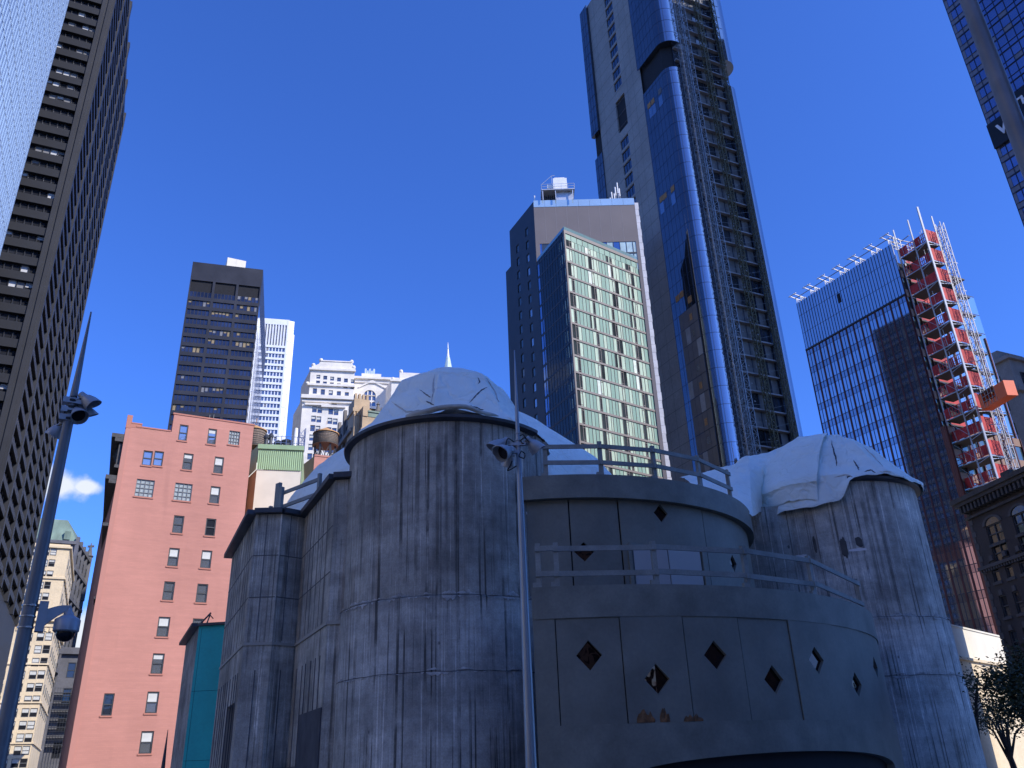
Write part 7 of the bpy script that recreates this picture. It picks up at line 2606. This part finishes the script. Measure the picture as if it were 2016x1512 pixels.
# ------------------------------------------------------------------ street trees, lower right
mBark = mat('dark_bark', (.045, .035, .028), .9, var=.3, scale=6)
def leaf_mat():
    m, t, b = nodes_of('honey_locust_leaf')
    vec = coord(t, 'Object')
    f = tnoise(t, vec, .9, 3); f2 = tnoise(t, vec, 9, 2)
    c = tmix(t, trange(t, f, .35, .65, 0, 1), (.018, .032, .010), (.045, .062, .02))
    c = tmix(t, trange(t, f2, .4, .7, 0, .6), c, (.06, .065, .022))
    t.links.new(c, b.inputs['Base Color']); b.inputs['Roughness'].default_value = .6
    return m
mLeaf = leaf_mat()
def tree(base, h, rad, seed, label, nleaf, clumps=26):
    r_ = random.Random(seed)
    t = thing('street_tree', (base.x, base.y, 0), label, 'tree', 'street trees at the lower right')
    tips = []
    mb = MB()
    top = Vector((base.x, base.y, h * .42))
    mb.tube([Vector((base.x, base.y, 0)), Vector((base.x + .1, base.y, h * .2)), top], .16, 9, r1=.11)
    for k in range(7):
        th = 2 * math.pi * k / 7 + r_.uniform(-.4, .4)
        e = top + Vector((math.sin(th) * rad * r_.uniform(.4, .8), math.cos(th) * rad * r_.uniform(.4, .8), h * r_.uniform(.25, .55)))
        m1 = top * .5 + e * .5 + Vector((0, 0, h * .05))
        mb.tube([top - Vector((0, 0, r_.uniform(0, h * .12))), m1, e], .07, 6, r1=.02); tips += [m1, e, e * .5 + m1 * .5]
        for j in range(4):
            s_ = m1 * (1 - j / 4) + e * j / 4
            q = s_ + Vector((r_.uniform(-1, 1), r_.uniform(-1, 1), r_.uniform(-.1, .9))) * rad * .45
            mb.tube([s_, (s_ + q) / 2 + Vector((0, 0, .08)), q], .025, 5, r1=.008); tips += [q, (s_ + q) / 2]
    part('trunk', mb, mBark, t, True)
    lf = MB()
    cl = [r_.choice(tips) + Vector((r_.gauss(0, .25), r_.gauss(0, .25), r_.gauss(0, .2))) for _ in range(clumps * 3)]
    for _ in range(nleaf):
        c = r_.choice(cl)
        p = c + Vector((r_.gauss(0, .26), r_.gauss(0, .26), r_.gauss(0, .17)))
        d = Vector((r_.uniform(-1, 1), r_.uniform(-1, 1), r_.uniform(-.9, .3))).normalized()
        s_ = d.cross(Vector((r_.uniform(-1, 1), r_.uniform(-1, 1), r_.uniform(-1, 1)))).normalized()
        l, w = r_.uniform(.07, .15), r_.uniform(.018, .036)
        lf.face([p, p + d * l * .5 + s_ * w, p + d * l, p + d * l * .5 - s_ * w])
    part('crown', lf, mLeaf, t)
    return t
tree(pol(az(1905, 1400), 34), 4.7, 1.15, 2, 'thin-crowned street tree beside the right turret', 900, 6)
tree(pol(az(2050, 1420), 27), 4.2, 1.5, 5, 'dense dark street tree cut by the right frame edge', 9000, 20)
tree(pol(az(1975, 1440), 42), 4.2, 1.2, 9, 'feathery street tree seen between the other two', 900, 6)

# ------------------------------------------------------------------ unseen buildings outside the frame
def plain_tower(name, poly, h, m, label, fh=4.0, col=3.2):
    c = sum((Vector((p[0], p[1])) for p in poly), Vector((0, 0))) / len(poly)
    t = thing(name, (c.x, c.y, 0), label, 'building')
    mb = MB(); mb.prism([Vector(p) for p in poly], 0, h)
    part('wall', mb, m, t)
    g_ = MB()
    for i in range(len(poly)):
        a, b = Vector(poly[i]), Vector(poly[(i + 1) % len(poly)])
        f = Fac(a, b)
        k = 0
        z = 5
        while z < h - 4:
            n = int(f.L / col)
            for j in range(n): f.quad(g_, f.L * (j + .25) / n, f.L * (j + .75) / n, z, z + fh * .55, .012 if True else 0)
            z += fh
    part('window_grid', g_, mPaneD, t, kind='stuff')
    cr_ = MB()
    for i in range(len(poly)):
        f = Fac(Vector(poly[i]), Vector(poly[(i + 1) % len(poly)]))
        f.box(cr_, -.5, f.L + .5, h - 1.5, h - .4, -.4, .9 + .01 * i)
    part('cornice', cr_, m, t)
    return t
S1, S2 = dirv(SUN_AZ), dirv(SUN_AZ - 90)      # towards the sun, and across it
def sp2(t, q): return S1 * t + S2 * q
plain_tower('masonry_block', [sp2(52, 43), sp2(52, -12), sp2(80, -12), sp2(80, 43)], 84, mStoneD, 'weathered masonry block on the sunny side of the street, shading the church')
plain_tower('shade_tower', [sp2(34, 204), sp2(34, 172), sp2(56, 172), sp2(56, 204)], 262, mStoneD, 'unseen stone tower, added to shade the front of the tall tower')  # added shade caster, out of view
mLime = mat('bounce_limestone', (.58, .50, .38), .8, var=.15, scale=.2)
plain_tower('bounce_block', [(-58, -75), (-58, -2), (-78, 2), (-78, -75)], 70, mLime, 'broad unseen limestone block, added left behind the camera for warm bounce light')  # added out of view to bounce warm sunlight onto the church
plain_tower('sky_block_hall', [(-34, -74), (40, -74), (40, -50), (-34, -50)], 36, mLime, 'wide unseen limestone hall, added behind the camera to block blue sky')  # added out of view to cut the blue sky light
